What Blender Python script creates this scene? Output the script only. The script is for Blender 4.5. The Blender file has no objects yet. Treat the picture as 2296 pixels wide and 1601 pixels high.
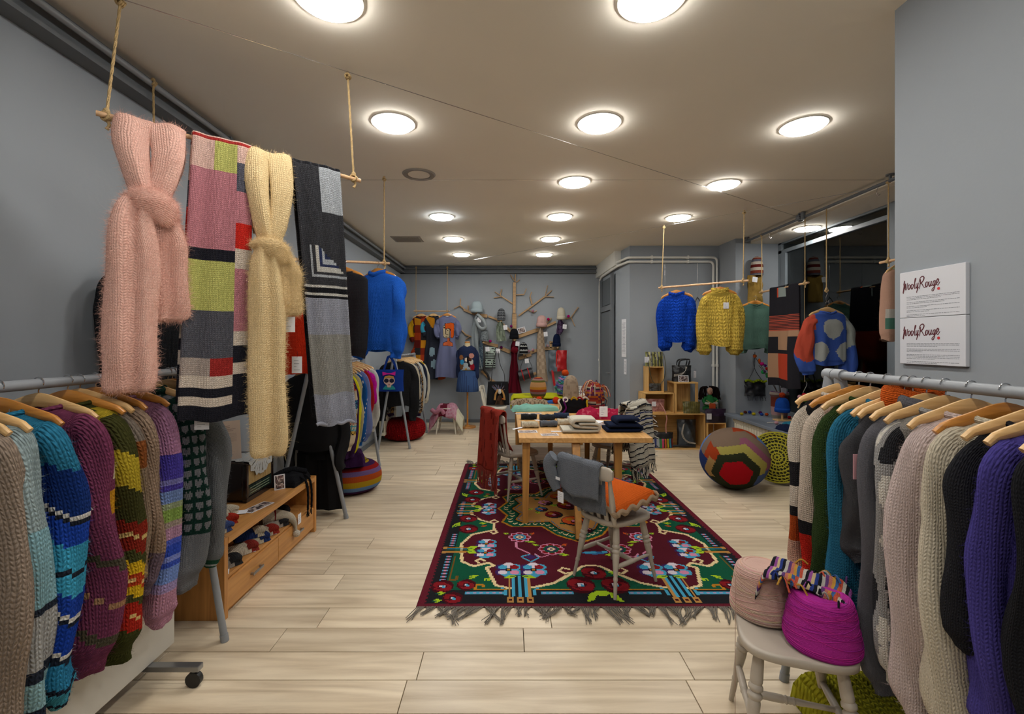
import bpy, math, random
import numpy as np
from mathutils import Vector, Matrix, Euler

# ---------------------------------------------------------------- camera, world, exposure
SC = bpy.context.scene
COL = SC.collection
F = 1020.0            # focal length in pixels of the 2296 x 1601 frame
CX, CY, CH = 1137.0, 768.0, 1.55
cam_d = bpy.data.cameras.new('camera')
cam_d.sensor_fit = 'HORIZONTAL'
cam_d.sensor_width = 36.0
cam_d.lens = F / 2296 * 36
cam_d.shift_x = (1148 - CX) / 2296
cam_d.shift_y = (CY - 800.5) / 2296
cam_d.clip_start = 0.02
cam = bpy.data.objects.new('camera', cam_d)
cam.location = (0, 0, CH)
cam.rotation_euler = (math.pi / 2, 0, 0)
COL.objects.link(cam)
SC.camera = cam
world = bpy.data.worlds.new('night')
SC.world = world
world.use_nodes = True
world.node_tree.nodes['Background'].inputs[0].default_value = (0.02, 0.025, 0.035, 1)
world.node_tree.nodes['Background'].inputs[1].default_value = 0.35
SC.view_settings.view_transform = 'Standard'
SC.view_settings.look = 'None'
SC.view_settings.gamma = 1
SC.view_settings.use_curve_mapping = False
SC.view_settings.exposure = 0.0
cy = SC.cycles         # light transport limits only, the room converges after a few bounces
cy.max_bounces = 6; cy.diffuse_bounces = 3; cy.glossy_bounces = 3; cy.transmission_bounces = 2; cy.transparent_max_bounces = 6
cy.caustics_reflective = False; cy.caustics_refractive = False
cy.use_adaptive_sampling = True; cy.adaptive_threshold = .06; cy.adaptive_min_samples = 16
cy.use_denoising = True
LAMP = 54.5            # radiance of the ceiling panels
HC = 3.03              # ceiling height

random.seed(7)
R = random.Random(11)
PI = math.pi
V = Vector

def P(px, py, D):
    """world point seen at photo pixel (px, py), D metres in front of the camera"""
    return V(((px - CX) * D / F, D, CH - (py - CY) * D / F))

# ---------------------------------------------------------------- colours and materials
KA = 1.15
def L(h, k=KA):
    h = h.lstrip('#')
    o = []
    for i in (0, 2, 4):
        c = int(h[i:i + 2], 16) / 255
        c = c / 12.92 if c <= .04045 else ((c + .055) / 1.055) ** 2.4
        o.append(min(.88, c * k))
    return (o[0], o[1], o[2], 1)

MATS = {}
def _new(name):
    m = bpy.data.materials.new(name)
    m.use_nodes = True
    nt = m.node_tree
    b = nt.nodes['Principled BSDF']
    return m, nt, b, nt.nodes, nt.links

def mat(name, col=None, rough=.6, metal=0, spec=.5, bump=0, bscale=80, var=0, vscale=6, emit=None, estr=0):
    """plain painted / plastic / metal / paper surface with a little procedural variation"""
    if name in MATS: return MATS[name]
    m, nt, b, N, K = _new(name)
    c = col if col is not None else (.5, .5, .5, 1)
    b.inputs['Base Color'].default_value = c
    b.inputs['Roughness'].default_value = rough
    b.inputs['Metallic'].default_value = metal
    b.inputs['Specular IOR Level'].default_value = spec
    tc = N.new('ShaderNodeTexCoord')
    if col is None or var:
        nz = N.new('ShaderNodeTexNoise'); nz.inputs['Scale'].default_value = vscale; nz.inputs['Detail'].default_value = 4
        K.new(tc.outputs['Object'], nz.inputs['Vector'])
        mr = N.new('ShaderNodeMapRange'); mr.inputs[3].default_value = 1 - max(var, .04); mr.inputs[4].default_value = 1 + max(var, .04)
        K.new(nz.outputs[0], mr.inputs[0])
        mx = N.new('ShaderNodeVectorMath'); mx.operation = 'SCALE'
        if col is None:
            at = N.new('ShaderNodeAttribute'); at.attribute_name = 'Col'
            K.new(at.outputs['Color'], mx.inputs[0])
        else:
            mx.inputs[0].default_value = c[:3]
        K.new(mr.outputs[0], mx.inputs['Scale'])
        K.new(mx.outputs[0], b.inputs['Base Color'])
    if bump:
        n2 = N.new('ShaderNodeTexNoise'); n2.inputs['Scale'].default_value = bscale; n2.inputs['Detail'].default_value = 3
        K.new(tc.outputs['Object'], n2.inputs['Vector'])
        bp = N.new('ShaderNodeBump'); bp.inputs['Strength'].default_value = bump; bp.inputs['Distance'].default_value = .01
        K.new(n2.outputs[0], bp.inputs['Height']); K.new(bp.outputs[0], b.inputs['Normal'])
    if emit:
        b.inputs['Emission Color'].default_value = emit; b.inputs['Emission Strength'].default_value = estr
    MATS[name] = m
    return m

def knit(name, w=.012, h=.009, strength=.7, fuzz=.4, heather=.18):
    """knitted cloth: colour from the face colours, V shaped stitches as relief, UV in metres"""
    if name in MATS: return MATS[name]
    m, nt, b, N, K = _new(name)
    def math_(op, a, bb=None):
        n = N.new('ShaderNodeMath'); n.operation = op
        for i, x in enumerate((a, bb)):
            if x is None: continue
            if isinstance(x, (int, float)): n.inputs[i].default_value = x
            else: K.new(x, n.inputs[i])
        return n.outputs[0]
    uv = N.new('ShaderNodeUVMap'); uv.uv_map = 'UVMap'
    sp = N.new('ShaderNodeSeparateXYZ'); K.new(uv.outputs[0], sp.inputs[0])
    u = math_('DIVIDE', sp.outputs[0], w); v = math_('DIVIDE', sp.outputs[1], h)
    tcn = N.new('ShaderNodeTexNoise'); tcn.inputs['Scale'].default_value = .25 / w; tcn.inputs['Detail'].default_value = 2
    K.new(uv.outputs[0], tcn.inputs['Vector'])
    u = math_('ADD', u, math_('MULTIPLY', tcn.outputs[0], .6)); v = math_('ADD', v, math_('MULTIPLY', tcn.outputs[0], .9))
    pp = math_('PINGPONG', u, .5)
    s = math_('SINE', math_('MULTIPLY', math_('ADD', v, math_('MULTIPLY', pp, 1.3)), 2 * PI))
    s = math_('ADD', math_('MULTIPLY', s, .5), .5)
    rib = math_('SINE', math_('MULTIPLY', pp, 2 * PI))
    hgt = math_('MULTIPLY', math_('ADD', math_('MULTIPLY', s, .6), .4), rib)
    nf = N.new('ShaderNodeTexNoise'); nf.inputs['Scale'].default_value = 3.2 / w; nf.inputs['Detail'].default_value = 4
    K.new(uv.outputs[0], nf.inputs['Vector'])
    hgt = math_('ADD', hgt, math_('MULTIPLY', nf.outputs[0], .5))
    bp = N.new('ShaderNodeBump'); bp.inputs['Strength'].default_value = strength; bp.inputs['Distance'].default_value = w * .55
    K.new(hgt, bp.inputs['Height']); K.new(bp.outputs[0], b.inputs['Normal'])
    at = N.new('ShaderNodeAttribute'); at.attribute_name = 'Col'
    mr = N.new('ShaderNodeMapRange'); mr.inputs[1].default_value = .25; mr.inputs[2].default_value = .75
    mr.inputs[3].default_value = 1 - heather; mr.inputs[4].default_value = 1 + heather
    K.new(nf.outputs[0], mr.inputs[0])
    mx = N.new('ShaderNodeVectorMath'); mx.operation = 'SCALE'
    K.new(at.outputs['Color'], mx.inputs[0]); K.new(mr.outputs[0], mx.inputs['Scale'])
    K.new(mx.outputs[0], b.inputs['Base Color'])
    b.inputs['Roughness'].default_value = .95
    b.inputs['Specular IOR Level'].default_value = .08
    b.inputs['Sheen Weight'].default_value = fuzz
    b.inputs['Sheen Roughness'].default_value = .5
    K.new(mx.outputs[0], b.inputs['Sheen Tint'])
    MATS[name] = m
    return m

def wood(name, c1, c2, axis=0, scale=3.0, rough=.45, rnd=True, ring=9, stretch=14):
    if name in MATS: return MATS[name]
    m, nt, b, N, K = _new(name)
    tc = N.new('ShaderNodeTexCoord'); oi = N.new('ShaderNodeObjectInfo')
    mp = N.new('ShaderNodeMapping')
    sc = [stretch * scale] * 3; sc[axis] = scale
    mp.inputs['Scale'].default_value = sc
    K.new(tc.outputs['Object'], mp.inputs['Vector'])
    if rnd:
        vm = N.new('ShaderNodeVectorMath'); vm.operation = 'MULTIPLY_ADD'
        vm.inputs[1].default_value = (37, 53, 71)
        K.new(oi.outputs['Random'], vm.inputs[0]); K.new(mp.outputs[0], vm.inputs[2])
        vec = vm.outputs[0]
    else: vec = mp.outputs[0]
    n1 = N.new('ShaderNodeTexNoise'); n1.inputs['Scale'].default_value = 1; n1.inputs['Detail'].default_value = 7; n1.inputs['Roughness'].default_value = .62; n1.inputs['Distortion'].default_value = .4
    K.new(vec, n1.inputs['Vector'])
    n2 = N.new('ShaderNodeTexNoise'); n2.inputs['Scale'].default_value = .22; n2.inputs['Detail'].default_value = 2
    K.new(vec, n2.inputs['Vector'])
    ml = N.new('ShaderNodeMath'); ml.operation = 'MULTIPLY'; ml.inputs[1].default_value = ring
    K.new(n2.outputs[0], ml.inputs[0])
    fr = N.new('ShaderNodeMath'); fr.operation = 'PINGPONG'; fr.inputs[1].default_value = .5
    K.new(ml.outputs[0], fr.inputs[0])
    ad = N.new('ShaderNodeMath'); ad.operation = 'MULTIPLY_ADD'; ad.inputs[1].default_value = .55
    K.new(fr.outputs[0], ad.inputs[0])
    K.new(n1.outputs[0], ad.inputs[2])
    cr = N.new('ShaderNodeValToRGB')
    cr.color_ramp.elements[0].position = .3; cr.color_ramp.elements[0].color = c2
    cr.color_ramp.elements[1].position = .85; cr.color_ramp.elements[1].color = c1
    K.new(ad.outputs[0], cr.inputs[0])
    mr = N.new('ShaderNodeMapRange'); mr.inputs[3].default_value = .88; mr.inputs[4].default_value = 1.1
    K.new(oi.outputs['Random'], mr.inputs[0])
    mx = N.new('ShaderNodeVectorMath'); mx.operation = 'SCALE'
    K.new(cr.outputs[0], mx.inputs[0]); K.new(mr.outputs[0], mx.inputs['Scale'])
    K.new(mx.outputs[0], b.inputs['Base Color'])
    b.inputs['Roughness'].default_value = rough
    bp = N.new('ShaderNodeBump'); bp.inputs['Strength'].default_value = .12; bp.inputs['Distance'].default_value = .003
    K.new(n1.outputs[0], bp.inputs['Height']); K.new(bp.outputs[0], b.inputs['Normal'])
    MATS[name] = m
    return m

def glass_mat():
    m, nt, b, N, K = _new('window_glass')
    out = N['Material Output']
    tr = N.new('ShaderNodeBsdfTransparent'); tr.inputs[0].default_value = (.8, .84, .84, 1)
    gl = N.new('ShaderNodeBsdfGlossy'); gl.inputs['Roughness'].default_value = .01; gl.inputs['Color'].default_value = (.85, .9, .9, 1)
    fr = N.new('ShaderNodeFresnel'); fr.inputs['IOR'].default_value = 1.52
    mr = N.new('ShaderNodeMath'); mr.operation = 'MULTIPLY'; mr.inputs[1].default_value = 1.7; mr.use_clamp = True
    K.new(fr.outputs[0], mr.inputs[0])
    mx = N.new('ShaderNodeMixShader')
    K.new(mr.outputs[0], mx.inputs[0]); K.new(tr.outputs[0], mx.inputs[1]); K.new(gl.outputs[0], mx.inputs[2])
    K.new(mx.outputs[0], out.inputs[0])
    return m

# ---------------------------------------------------------------- mesh builder
def catmull(pts, n):
    pts = [V(p) for p in pts]
    if len(pts) < 3: 
        return [pts[0].lerp(pts[-1], i / n) for i in range(n + 1)]
    out = []
    m = len(pts) - 1
    for i in range(n + 1):
        t = i / n * m
        k = min(int(t), m - 1); f = t - k
        p0 = pts[max(k - 1, 0)]; p1 = pts[k]; p2 = pts[k + 1]; p3 = pts[min(k + 2, m)]
        out.append(.5 * ((2 * p1) + (p2 - p0) * f + (2 * p0 - 5 * p1 + 4 * p2 - p3) * f * f + (3 * p1 - p0 - 3 * p2 + p3) * f ** 3))
    return out

def lerp_tab(tab, t):
    for (a, x), (b, y) in zip(tab, tab[1:]):
        if t <= b:
            f = 0 if b == a else (t - a) / (b - a)
            f = f * f * (3 - 2 * f)
            return x + (y - x) * max(0, f)
    return tab[-1][1]

class MB:
    def __init__(s):
        s.v = []; s.f = []; s.uv = []; s.c = []
    def add(s, vs, fs, uvs=None, col=(1, 1, 1, 1), cols=None):
        o = len(s.v)
        s.v.extend(tuple(v) for v in vs)
        s.uv.extend(uvs if uvs is not None else [(v[0] + v[1] * .37, v[2] + v[1] * .61) for v in vs])
        s.f.extend(tuple(i + o for i in f) for f in fs)
        s.c.extend(cols if cols is not None else [col] * len(fs))
        return s
    def box(s, x0, x1, y0, y1, z0, z1, col=(1, 1, 1, 1)):
        vs = [(x, y, z) for z in (z0, z1) for y in (y0, y1) for x in (x0, x1)]
        return s.add(vs, [(0, 2, 3, 1), (4, 5, 7, 6), (0, 1, 5, 4), (2, 6, 7, 3), (0, 4, 6, 2), (1, 3, 7, 5)], col=col)
    def obox(s, c, ax, ay, az, sx, sy, sz, col=(1, 1, 1, 1)):
        c = V(c); ax = V(ax).normalized() * sx / 2; ay = V(ay).normalized() * sy / 2; az = V(az).normalized() * sz / 2
        vs = [c + ax * i + ay * j + az * k for k in (-1, 1) for j in (-1, 1) for i in (-1, 1)]
        return s.add(vs, [(0, 2, 3, 1), (4, 5, 7, 6), (0, 1, 5, 4), (2, 6, 7, 3), (0, 4, 6, 2), (1, 3, 7, 5)], col=col)
    def bar(s, a, b, w, t, up=(0, 0, 1), w2=None, col=(1, 1, 1, 1)):
        """straight bar from a to b, w wide across, t thick along up"""
        a = V(a); b = V(b); d = (b - a).normalized(); u = V(up); x = d.cross(u).normalized(); u = x.cross(d).normalized()
        w2 = w if w2 is None else w2
        vs = [a - x * w / 2 - u * t / 2, a + x * w / 2 - u * t / 2, b - x * w2 / 2 - u * t / 2, b + x * w2 / 2 - u * t / 2,
              a - x * w / 2 + u * t / 2, a + x * w / 2 + u * t / 2, b - x * w2 / 2 + u * t / 2, b + x * w2 / 2 + u * t / 2]
        return s.add(vs, [(0, 2, 3, 1), (4, 5, 7, 6), (0, 1, 5, 4), (2, 6, 7, 3), (0, 4, 6, 2), (1, 3, 7, 5)], col=col)
    def ftube(s, pts, wid, th=None, wdir=None, n=10, cap=True, colf=None, col=(1, 1, 1, 1), closed=False, u0=0, pw=1.0, wob=None):
        """tube along pts; wid / th: half sizes (number, list or table over 0..1); wdir: direction of the wide axis"""
        pts = [V(p) for p in pts]; m = len(pts)
        g = lambda w, t, i: w if isinstance(w, (int, float)) else (lerp_tab(w, t) if isinstance(w[0], tuple) else w[i])
        vs = []; uvs = []; x = None; ln = 0
        for i, p in enumerate(pts):
            if closed: d = pts[(i + 1) % m] - pts[i - 1]
            else: d = pts[min(i + 1, m - 1)] - pts[max(i - 1, 0)]
            d = d.normalized() if d.length > 1e-9 else V((0, 0, 1))
            if wdir is not None: x = V(wdir) - d * V(wdir).dot(d)
            elif x is None:
                x = d.cross(V((0, 0, 1)))
                if x.length < .05: x = d.cross(V((0, 1, 0)))
            else: x = x - d * x.dot(d)
            x = x.normalized() if x.length > 1e-6 else V((1, 0, 0))
            y = d.cross(x).normalized()
            t = i / (m - 1)
            a = g(wid, t, i); b = a if th is None else g(th, t, i)
            if i: ln += (p - pts[i - 1]).length
            for k in range(n + 1):
                an = 2 * PI * k / n + PI / 2
                ca = math.cos(an); sa = math.sin(an)
                if pw != 1: ca = math.copysign(abs(ca) ** pw, ca); sa = math.copysign(abs(sa) ** pw, sa)
                q = p + x * a * ca + y * b * sa
                if wob: q = q + wob(t, an, x, y)
                vs.append(q); uvs.append((u0 + (a + b) * PI * k / n, ln))
        fs = []; cols = []
        rows = m if closed else m - 1
        for i in range(rows):
            j = (i + 1) % m
            for k in range(n):
                fs.append((i * (n + 1) + k, i * (n + 1) + k + 1, j * (n + 1) + k + 1, j * (n + 1) + k))
                cols.append(colf((i + .5) / max(1, rows), (k + .5) / n) if colf else col)
        if cap and not closed:
            fs.append(tuple(range(n - 1, -1, -1))); cols.append(cols[0])
            fs.append(tuple((m - 1) * (n + 1) + k for k in range(n))); cols.append(cols[-2])
        return s.add(vs, fs, uvs, cols=cols)
    def tube(s, pts, r, n=10, **k):
        return s.ftube(pts, r, n=n, **k)
    def lathe(s, prof, n=24, c=(0, 0, 0), M=None, colf=None, col=(1, 1, 1, 1), sx=1, sy=1, wob=None, cap=True):
        vs = []; uvs = []; ln = 0; m = len(prof); rm = max(p[0] for p in prof)
        for i, (r, z) in enumerate(prof):
            if i: ln += math.hypot(r - prof[i - 1][0], z - prof[i - 1][1])
            for k in range(n + 1):
                a = 2 * PI * k / n + PI / 2
                rr = r * (1 + (wob(i / (m - 1), a) if wob else 0))
                q = V((rr * math.cos(a) * sx, rr * math.sin(a) * sy, z))
                if M is not None: q = M @ q
                vs.append(q + V(c)); uvs.append((rm * a, ln))
        fs = []; cols = []
        for i in range(m - 1):
            for k in range(n):
                fs.append((i * (n + 1) + k, i * (n + 1) + k + 1, (i + 1) * (n + 1) + k + 1, (i + 1) * (n + 1) + k))
                cols.append(colf((i + .5) / (m - 1), (k + .5) / n) if colf else col)
        if cap:
            if prof[0][0] > 1e-4: fs.append(tuple(range(n - 1, -1, -1))); cols.append(cols[0])
            if prof[-1][0] > 1e-4: fs.append(tuple((m - 1) * (n + 1) + k for k in range(n))); cols.append(cols[-2] if len(cols) > 1 else cols[0])
        return s.add(vs, fs, uvs, cols=cols)
    def ball(s, c, r, n=12, col=(1, 1, 1, 1), sc=(1, 1, 1), colf=None, jit=0):
        prof = [(r * math.sin(PI * i / n), -r * math.cos(PI * i / n)) for i in range(n + 1)]
        M = Matrix.Diagonal(V(sc))
        w = (lambda t, a: R.uniform(-jit, jit)) if jit else None
        return s.lathe(prof, n=n + 4, c=c, M=M, col=col, colf=colf, wob=w)
    def grid(s, nu, nv, fn, colf=None, col=(1, 1, 1, 1), su=1, sv=1):
        vs = []; uvs = []
        for j in range(nv + 1):
            for i in range(nu + 1):
                vs.append(fn(i / nu, j / nv)); uvs.append((i / nu * su, j / nv * sv))
        fs = []; cols = []
        for j in range(nv):
            for i in range(nu):
                fs.append((j * (nu + 1) + i, j * (nu + 1) + i + 1, (j + 1) * (nu + 1) + i + 1, (j + 1) * (nu + 1) + i))
                cols.append(colf((i + .5) / nu, (j + .5) / nv) if colf else col)
        return s.add(vs, fs, uvs, cols=cols)
    def slab(s, nu, nv, fn, th, colf=None, col=(1, 1, 1, 1), su=1, sv=1):
        """sheet with thickness: top fn(u, v), bottom fn(u, v) - th along the local normal"""
        def nrm(u, v):
            e = 1e-3
            a = fn(min(u + e, 1), v) - fn(max(u - e, 0), v); b = fn(u, min(v + e, 1)) - fn(u, max(v - e, 0))
            c = a.cross(b); return c.normalized() if c.length > 1e-12 else V((0, 0, 1))
        def edge(u, v): 
            return min(1, 40 * min(u, 1 - u, v, 1 - v) + .25)
        s.grid(nu, nv, lambda u, v: fn(u, v) + nrm(u, v) * th / 2 * edge(u, v), colf, col, su, sv)
        s.grid(nu, nv, lambda u, v: fn(1 - u, v) - nrm(1 - u, v) * th / 2 * edge(u, v), (lambda u, v: colf(1 - u, v)) if colf else None, col, su, sv)
        o = len(s.v) - 2 * (nu + 1) * (nv + 1); q = (nu + 1) * (nv + 1)
        T = lambda i, j: o + j * (nu + 1) + i
        B = lambda i, j: o + q + j * (nu + 1) + (nu - i)
        c0 = s.c[-1]
        for i in range(nu):
            s.f.append((T(i + 1, 0), T(i, 0), B(i, 0), B(i + 1, 0))); s.c.append(colf((i + .5) / nu, 0) if colf else col)
            s.f.append((T(i, nv), T(i + 1, nv), B(i + 1, nv), B(i, nv))); s.c.append(colf((i + .5) / nu, 1) if colf else col)
        for j in range(nv):
            s.f.append((T(0, j), T(0, j + 1), B(0, j + 1), B(0, j))); s.c.append(colf(0, (j + .5) / nv) if colf else col)
            s.f.append((T(nu, j + 1), T(nu, j), B(nu, j), B(nu, j + 1))); s.c.append(colf(1, (j + .5) / nv) if colf else col)
        return s
    def prism(s, poly, o, ax, ay, az, col=(1, 1, 1, 1)):
        """polygon (x, y) in the plane o + ax x + ay y, extruded by vector az"""
        o = V(o); ax = V(ax); ay = V(ay); az = V(az); n = len(poly)
        a = [o + ax * p[0] + ay * p[1] for p in poly]
        vs = a + [p + az for p in a]
        fs = [tuple(range(n - 1, -1, -1)), tuple(range(n, 2 * n))]
        for i in range(n):
            j = (i + 1) % n
            fs.append((i, j, n + j, n + i))
        return s.add(vs, fs, col=col)
    def mesh(s, name):
        me = bpy.data.meshes.new(name)
        nv = len(s.v); nf = len(s.f)
        me.from_pydata(s.v, [], s.f)
        li = np.empty(len(me.loops), dtype=np.int32); me.loops.foreach_get('vertex_index', li)
        u = me.uv_layers.new(name='UVMap')
        u.data.foreach_set('uv', np.array(s.uv, dtype=np.float32)[li].ravel())
        at = me.attributes.new('Col', 'FLOAT_COLOR', 'FACE')
        at.data.foreach_set('color', np.array([tuple(c)[:3] + (1,) for c in s.c], dtype=np.float32).ravel())
        return me
    def build(s, name, m, parent=None, smooth=True, angle=None, bevel=0, loc=None):
        me = s.mesh(name)
        me.materials.append(m)
        if smooth:
            me.polygons.foreach_set('use_smooth', [True] * len(me.polygons))
            me.update()
            if angle is None: angle = 40
            try: me.set_sharp_from_angle(angle=math.radians(angle))
            except Exception: pass
        me.update()
        o = bpy.data.objects.new(name, me)
        COL.objects.link(o)
        if loc is not None: o.location = loc
        if parent is not None: o.parent = parent
        if bevel:
            b = o.modifiers.new('bevel', 'BEVEL'); b.width = bevel; b.segments = 2; b.limit_method = 'ANGLE'
        return o

def tag(o, label=None, cat=None, group=None, kind=None):
    if label: o['label'] = label
    if cat: o['category'] = cat
    if group: o['group'] = group
    if kind: o['kind'] = kind
    return o
def thing(name, label, cat, loc=(0, 0, 0), rz=0, group=None):
    o = bpy.data.objects.new(name, None)
    o.empty_display_size = .1
    COL.objects.link(o)
    o.location = loc; o.rotation_euler = (0, 0, rz)
    return tag(o, label, cat, group)
def struct(o, label=None):
    o['kind'] = 'structure'
    if label: o['label'] = label
    return o
def share(o, parent=None, loc=None, rot=None):
    c = o.copy(); COL.objects.link(c)
    c.parent = parent
    if loc is not None: c.location = loc
    if rot is not None: c.rotation_euler = rot
    return c

def fuzz(o, count, length=.012, width=.00035, parent=None, m=None, name='mohair_fuzz', kcol=1.0):
    """loose fibres standing off a knitted surface: thin real blades, joined"""
    me = o.data; me.calc_loop_triangles()
    nt = len(me.loop_triangles)
    tv = np.empty(nt * 3, dtype=np.int32); me.loop_triangles.foreach_get('vertices', tv); tv = tv.reshape(-1, 3)
    tp = np.empty(nt, dtype=np.int32); me.loop_triangles.foreach_get('polygon_index', tp)
    co = np.empty(len(me.vertices) * 3); me.vertices.foreach_get('co', co); co = co.reshape(-1, 3)
    cl = np.empty(len(me.polygons) * 4, dtype=np.float32); me.attributes['Col'].data.foreach_get('color', cl); cl = cl.reshape(-1, 4)
    rg = np.random.default_rng(count)
    a, b, c = co[tv[:, 0]], co[tv[:, 1]], co[tv[:, 2]]
    nr = np.cross(b - a, c - a); ar = np.linalg.norm(nr, axis=1) + 1e-12
    pick = rg.choice(nt, count, p=ar / ar.sum())
    r1 = np.sqrt(rg.random(count))[:, None]; r2 = rg.random(count)[:, None]
    p = (1 - r1) * a[pick] + r1 * (1 - r2) * b[pick] + r1 * r2 * c[pick]
    n = nr[pick] / ar[pick][:, None]
    d = n + rg.normal(0, .75, (count, 3)); d /= np.linalg.norm(d, axis=1)[:, None]
    ln = (length * (.4 + rg.random(count) ** 2 * 1.4))[:, None]
    side = np.cross(d, rg.normal(0, 1, (count, 3))); side /= np.linalg.norm(side, axis=1)[:, None] + 1e-9
    mid = p + d * ln * .6
    bend = rg.normal(0, .45, (count, 3)) * ln
    tip = mid + d * ln * .3 + bend
    vs = np.stack([p - side * width, p + side * width, mid + side * width * .7, tip, mid - side * width * .7], 1).reshape(-1, 3)
    base = np.arange(count) * 5
    m2 = bpy.data.meshes.new(name)
    m2.from_pydata(vs.tolist(), [], np.stack([base, base + 1, base + 2, base + 4], 1).tolist() + np.stack([base + 4, base + 2, base + 3], 1).tolist())
    at = m2.attributes.new('Col', 'FLOAT_COLOR', 'FACE')
    cc = np.clip(cl[tp[pick]] * kcol, 0, .9); cc[:, 3] = 1
    at.data.foreach_set('color', np.concatenate([cc, cc]).astype(np.float32).ravel())
    m2.materials.append(m or MFUZZ); m2.update()
    f = bpy.data.objects.new(name, m2); COL.objects.link(f)
    f.parent = parent or o
    f['kind'] = 'stuff'
    return f

# shared materials
M_ROPE = mat('hemp_rope', L('#b69a6c'), .9, bump=.6, bscale=260, var=.15, vscale=90)
M_DOWEL = wood('pale_dowel_wood', L('#c9a47c'), L('#a98360'), 0, 6)
M_STEEL = mat('brushed_steel', L('#8d8f92'), .3, metal=.9)
M_CHROME = mat('chrome_wire', L('#b9b9bb'), .18, metal=1)
M_RACK = mat('grey_painted_tube', L('#83878c'), .42, var=.04, vscale=20)
M_RACKD = mat('dark_grey_tube', L('#5d6166'), .45, var=.04, vscale=20)
M_OAK = wood('oak_furniture', L('#c48d4e'), L('#a5703a'), 1, 2.2, .4)
M_TABLE = wood('oak_table', L('#c79a5f'), L('#a87943'), 1, 2.0, .35)
M_PINE = wood('pine_crate', L('#d8ae6c'), L('#b98a4c'), 0, 2.4, .5)
M_PINEV = wood('pine_crate_upright', L('#d8ae6c'), L('#b98a4c'), 2, 2.4, .5)
M_TREE = wood('tree_plank', L('#b4926a'), L('#957448'), 0, 3, .55)
M_HANGL = wood('hanger_light_wood', L('#d6b07a'), L('#bd935c'), 0, 5, .35)
M_HANGD = wood('hanger_honey_wood', L('#c4853c'), L('#a4682a'), 0, 5, .3)
M_CHAIR = mat('chair_paint_greige', L('#a99f92'), .4, var=.04, vscale=12)
M_CHAIRW = mat('chair_paint_cream', L('#c9c3b4'), .5, var=.05, vscale=12)
M_PAPER = mat('white_card', L('#d4d4d8'), .7, var=.02)
M_PRINT = mat('printed_card', None, .55)
M_INK = mat('dark_red_ink', L('#54121f'), .6)
M_INKG = mat('grey_ink', L('#70747a'), .7)
M_REDDOT = mat('red_dot_ink', L('#c4262b'), .6)
M_STRING = mat('red_string', L('#7a1a1c'), .9)
M_LEATHER = mat('black_leather', L('#1b1b1e'), .42, bump=.25, bscale=60, var=.1)
M_CLOTH = mat('woven_cloth', None, .9, spec=.15, bump=.35, bscale=420)
M_LEATHC = mat('coloured_leather', None, .4, bump=.25, bscale=45)
MFUZZ = mat('mohair_fibre', None, .9, spec=.1)
K_CHUNK = knit('chunky_knit', .019, .015, .8, .45, .2)
K_SOFT = knit('soft_mohair_knit', .014, .011, .6, .6, .16)
K_MED = knit('medium_knit', .011, .009, .8, .4, .18)
K_FINE = knit('fine_knit', .0065, .0055, .6, .35, .14)
K_MOH = knit('mohair_knit', .014, .011, .55, .8, .2)
K_FAR = knit('far_knit', .016, .014, .7, .35, .2)
# ---------------------------------------------------------------- room shell
M_WALL = mat('grey_wall_paint', L('#8f959b'), .75, spec=.25, bump=.06, bscale=35, var=.035, vscale=1.3)
M_WALLD = mat('grey_beam_paint', L('#666a6e'), .7, spec=.3, var=.03, vscale=2)
M_CEIL = mat('warm_white_ceiling_paint', L('#e4dccf'), .85, spec=.2, bump=.04, bscale=30, var=.025, vscale=1.5)
M_WHITE = mat('white_enamel', L('#d8d7d0'), .4, var=.02)
M_FLOORB = mat('subfloor', L('#4a4036'), .9)
M_PLANK = wood('pale_oak_floor', L('#d8c8ae'), L('#b29e82'), 0, 1.6, .34, True, 7, 11)
M_SILL = mat('slate_blue_paint', L('#69717c'), .45, var=.06, vscale=4)
M_FRAME = mat('grey_window_frame', L('#788086'), .4, var=.04)
M_RAD = mat('cream_radiator_enamel', L('#d5cfbd'), .4)
XL = -2.06

def wallbox(name, x0, x1, y0, y1, z0=0, z1=HC, m=None):
    return struct(MB().box(x0, x1, y0, y1, z0, z1).build(name, m or M_WALL, smooth=False))

floor = struct(MB().box(-2.2, 4.1, -1.6, 9.0, -.12, -.013).build('floor', M_FLOORB, smooth=False))
pl0 = None
PW, PLN = .19, 1.28
row = 0
y = -1.52
while y < 8.95:
    x = -2.3 - R.uniform(0, 1.1)
    while x < 3.3 if y > 2.2 else x < 1.8:
        if pl0 is None:
            mb = MB(); e = .0018; b = .0015
            a, c = e, PLN - e; d, f = e, PW - e
            vs = [(a, d, -.013), (c, d, -.013), (c, f, -.013), (a, f, -.013), (a, d, -b), (c, d, -b), (c, f, -b), (a, f, -b),
                  (a + b, d + b, 0), (c - b, d + b, 0), (c - b, f - b, 0), (a + b, f - b, 0)]
            fs = [(8, 9, 10, 11)]
            for k in range(4):
                j = (k + 1) % 4
                fs += [(k, j, 4 + j, 4 + k), (4 + k, 4 + j, 8 + j, 8 + k)]
            pl0 = mb.add(vs, fs).build('plank', M_PLANK, floor, smooth=False); o = pl0
        else:
            o = share(pl0, floor)
        o.location = (x, y, 0)
        x += PLN
    y += PW; row += 1

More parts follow.
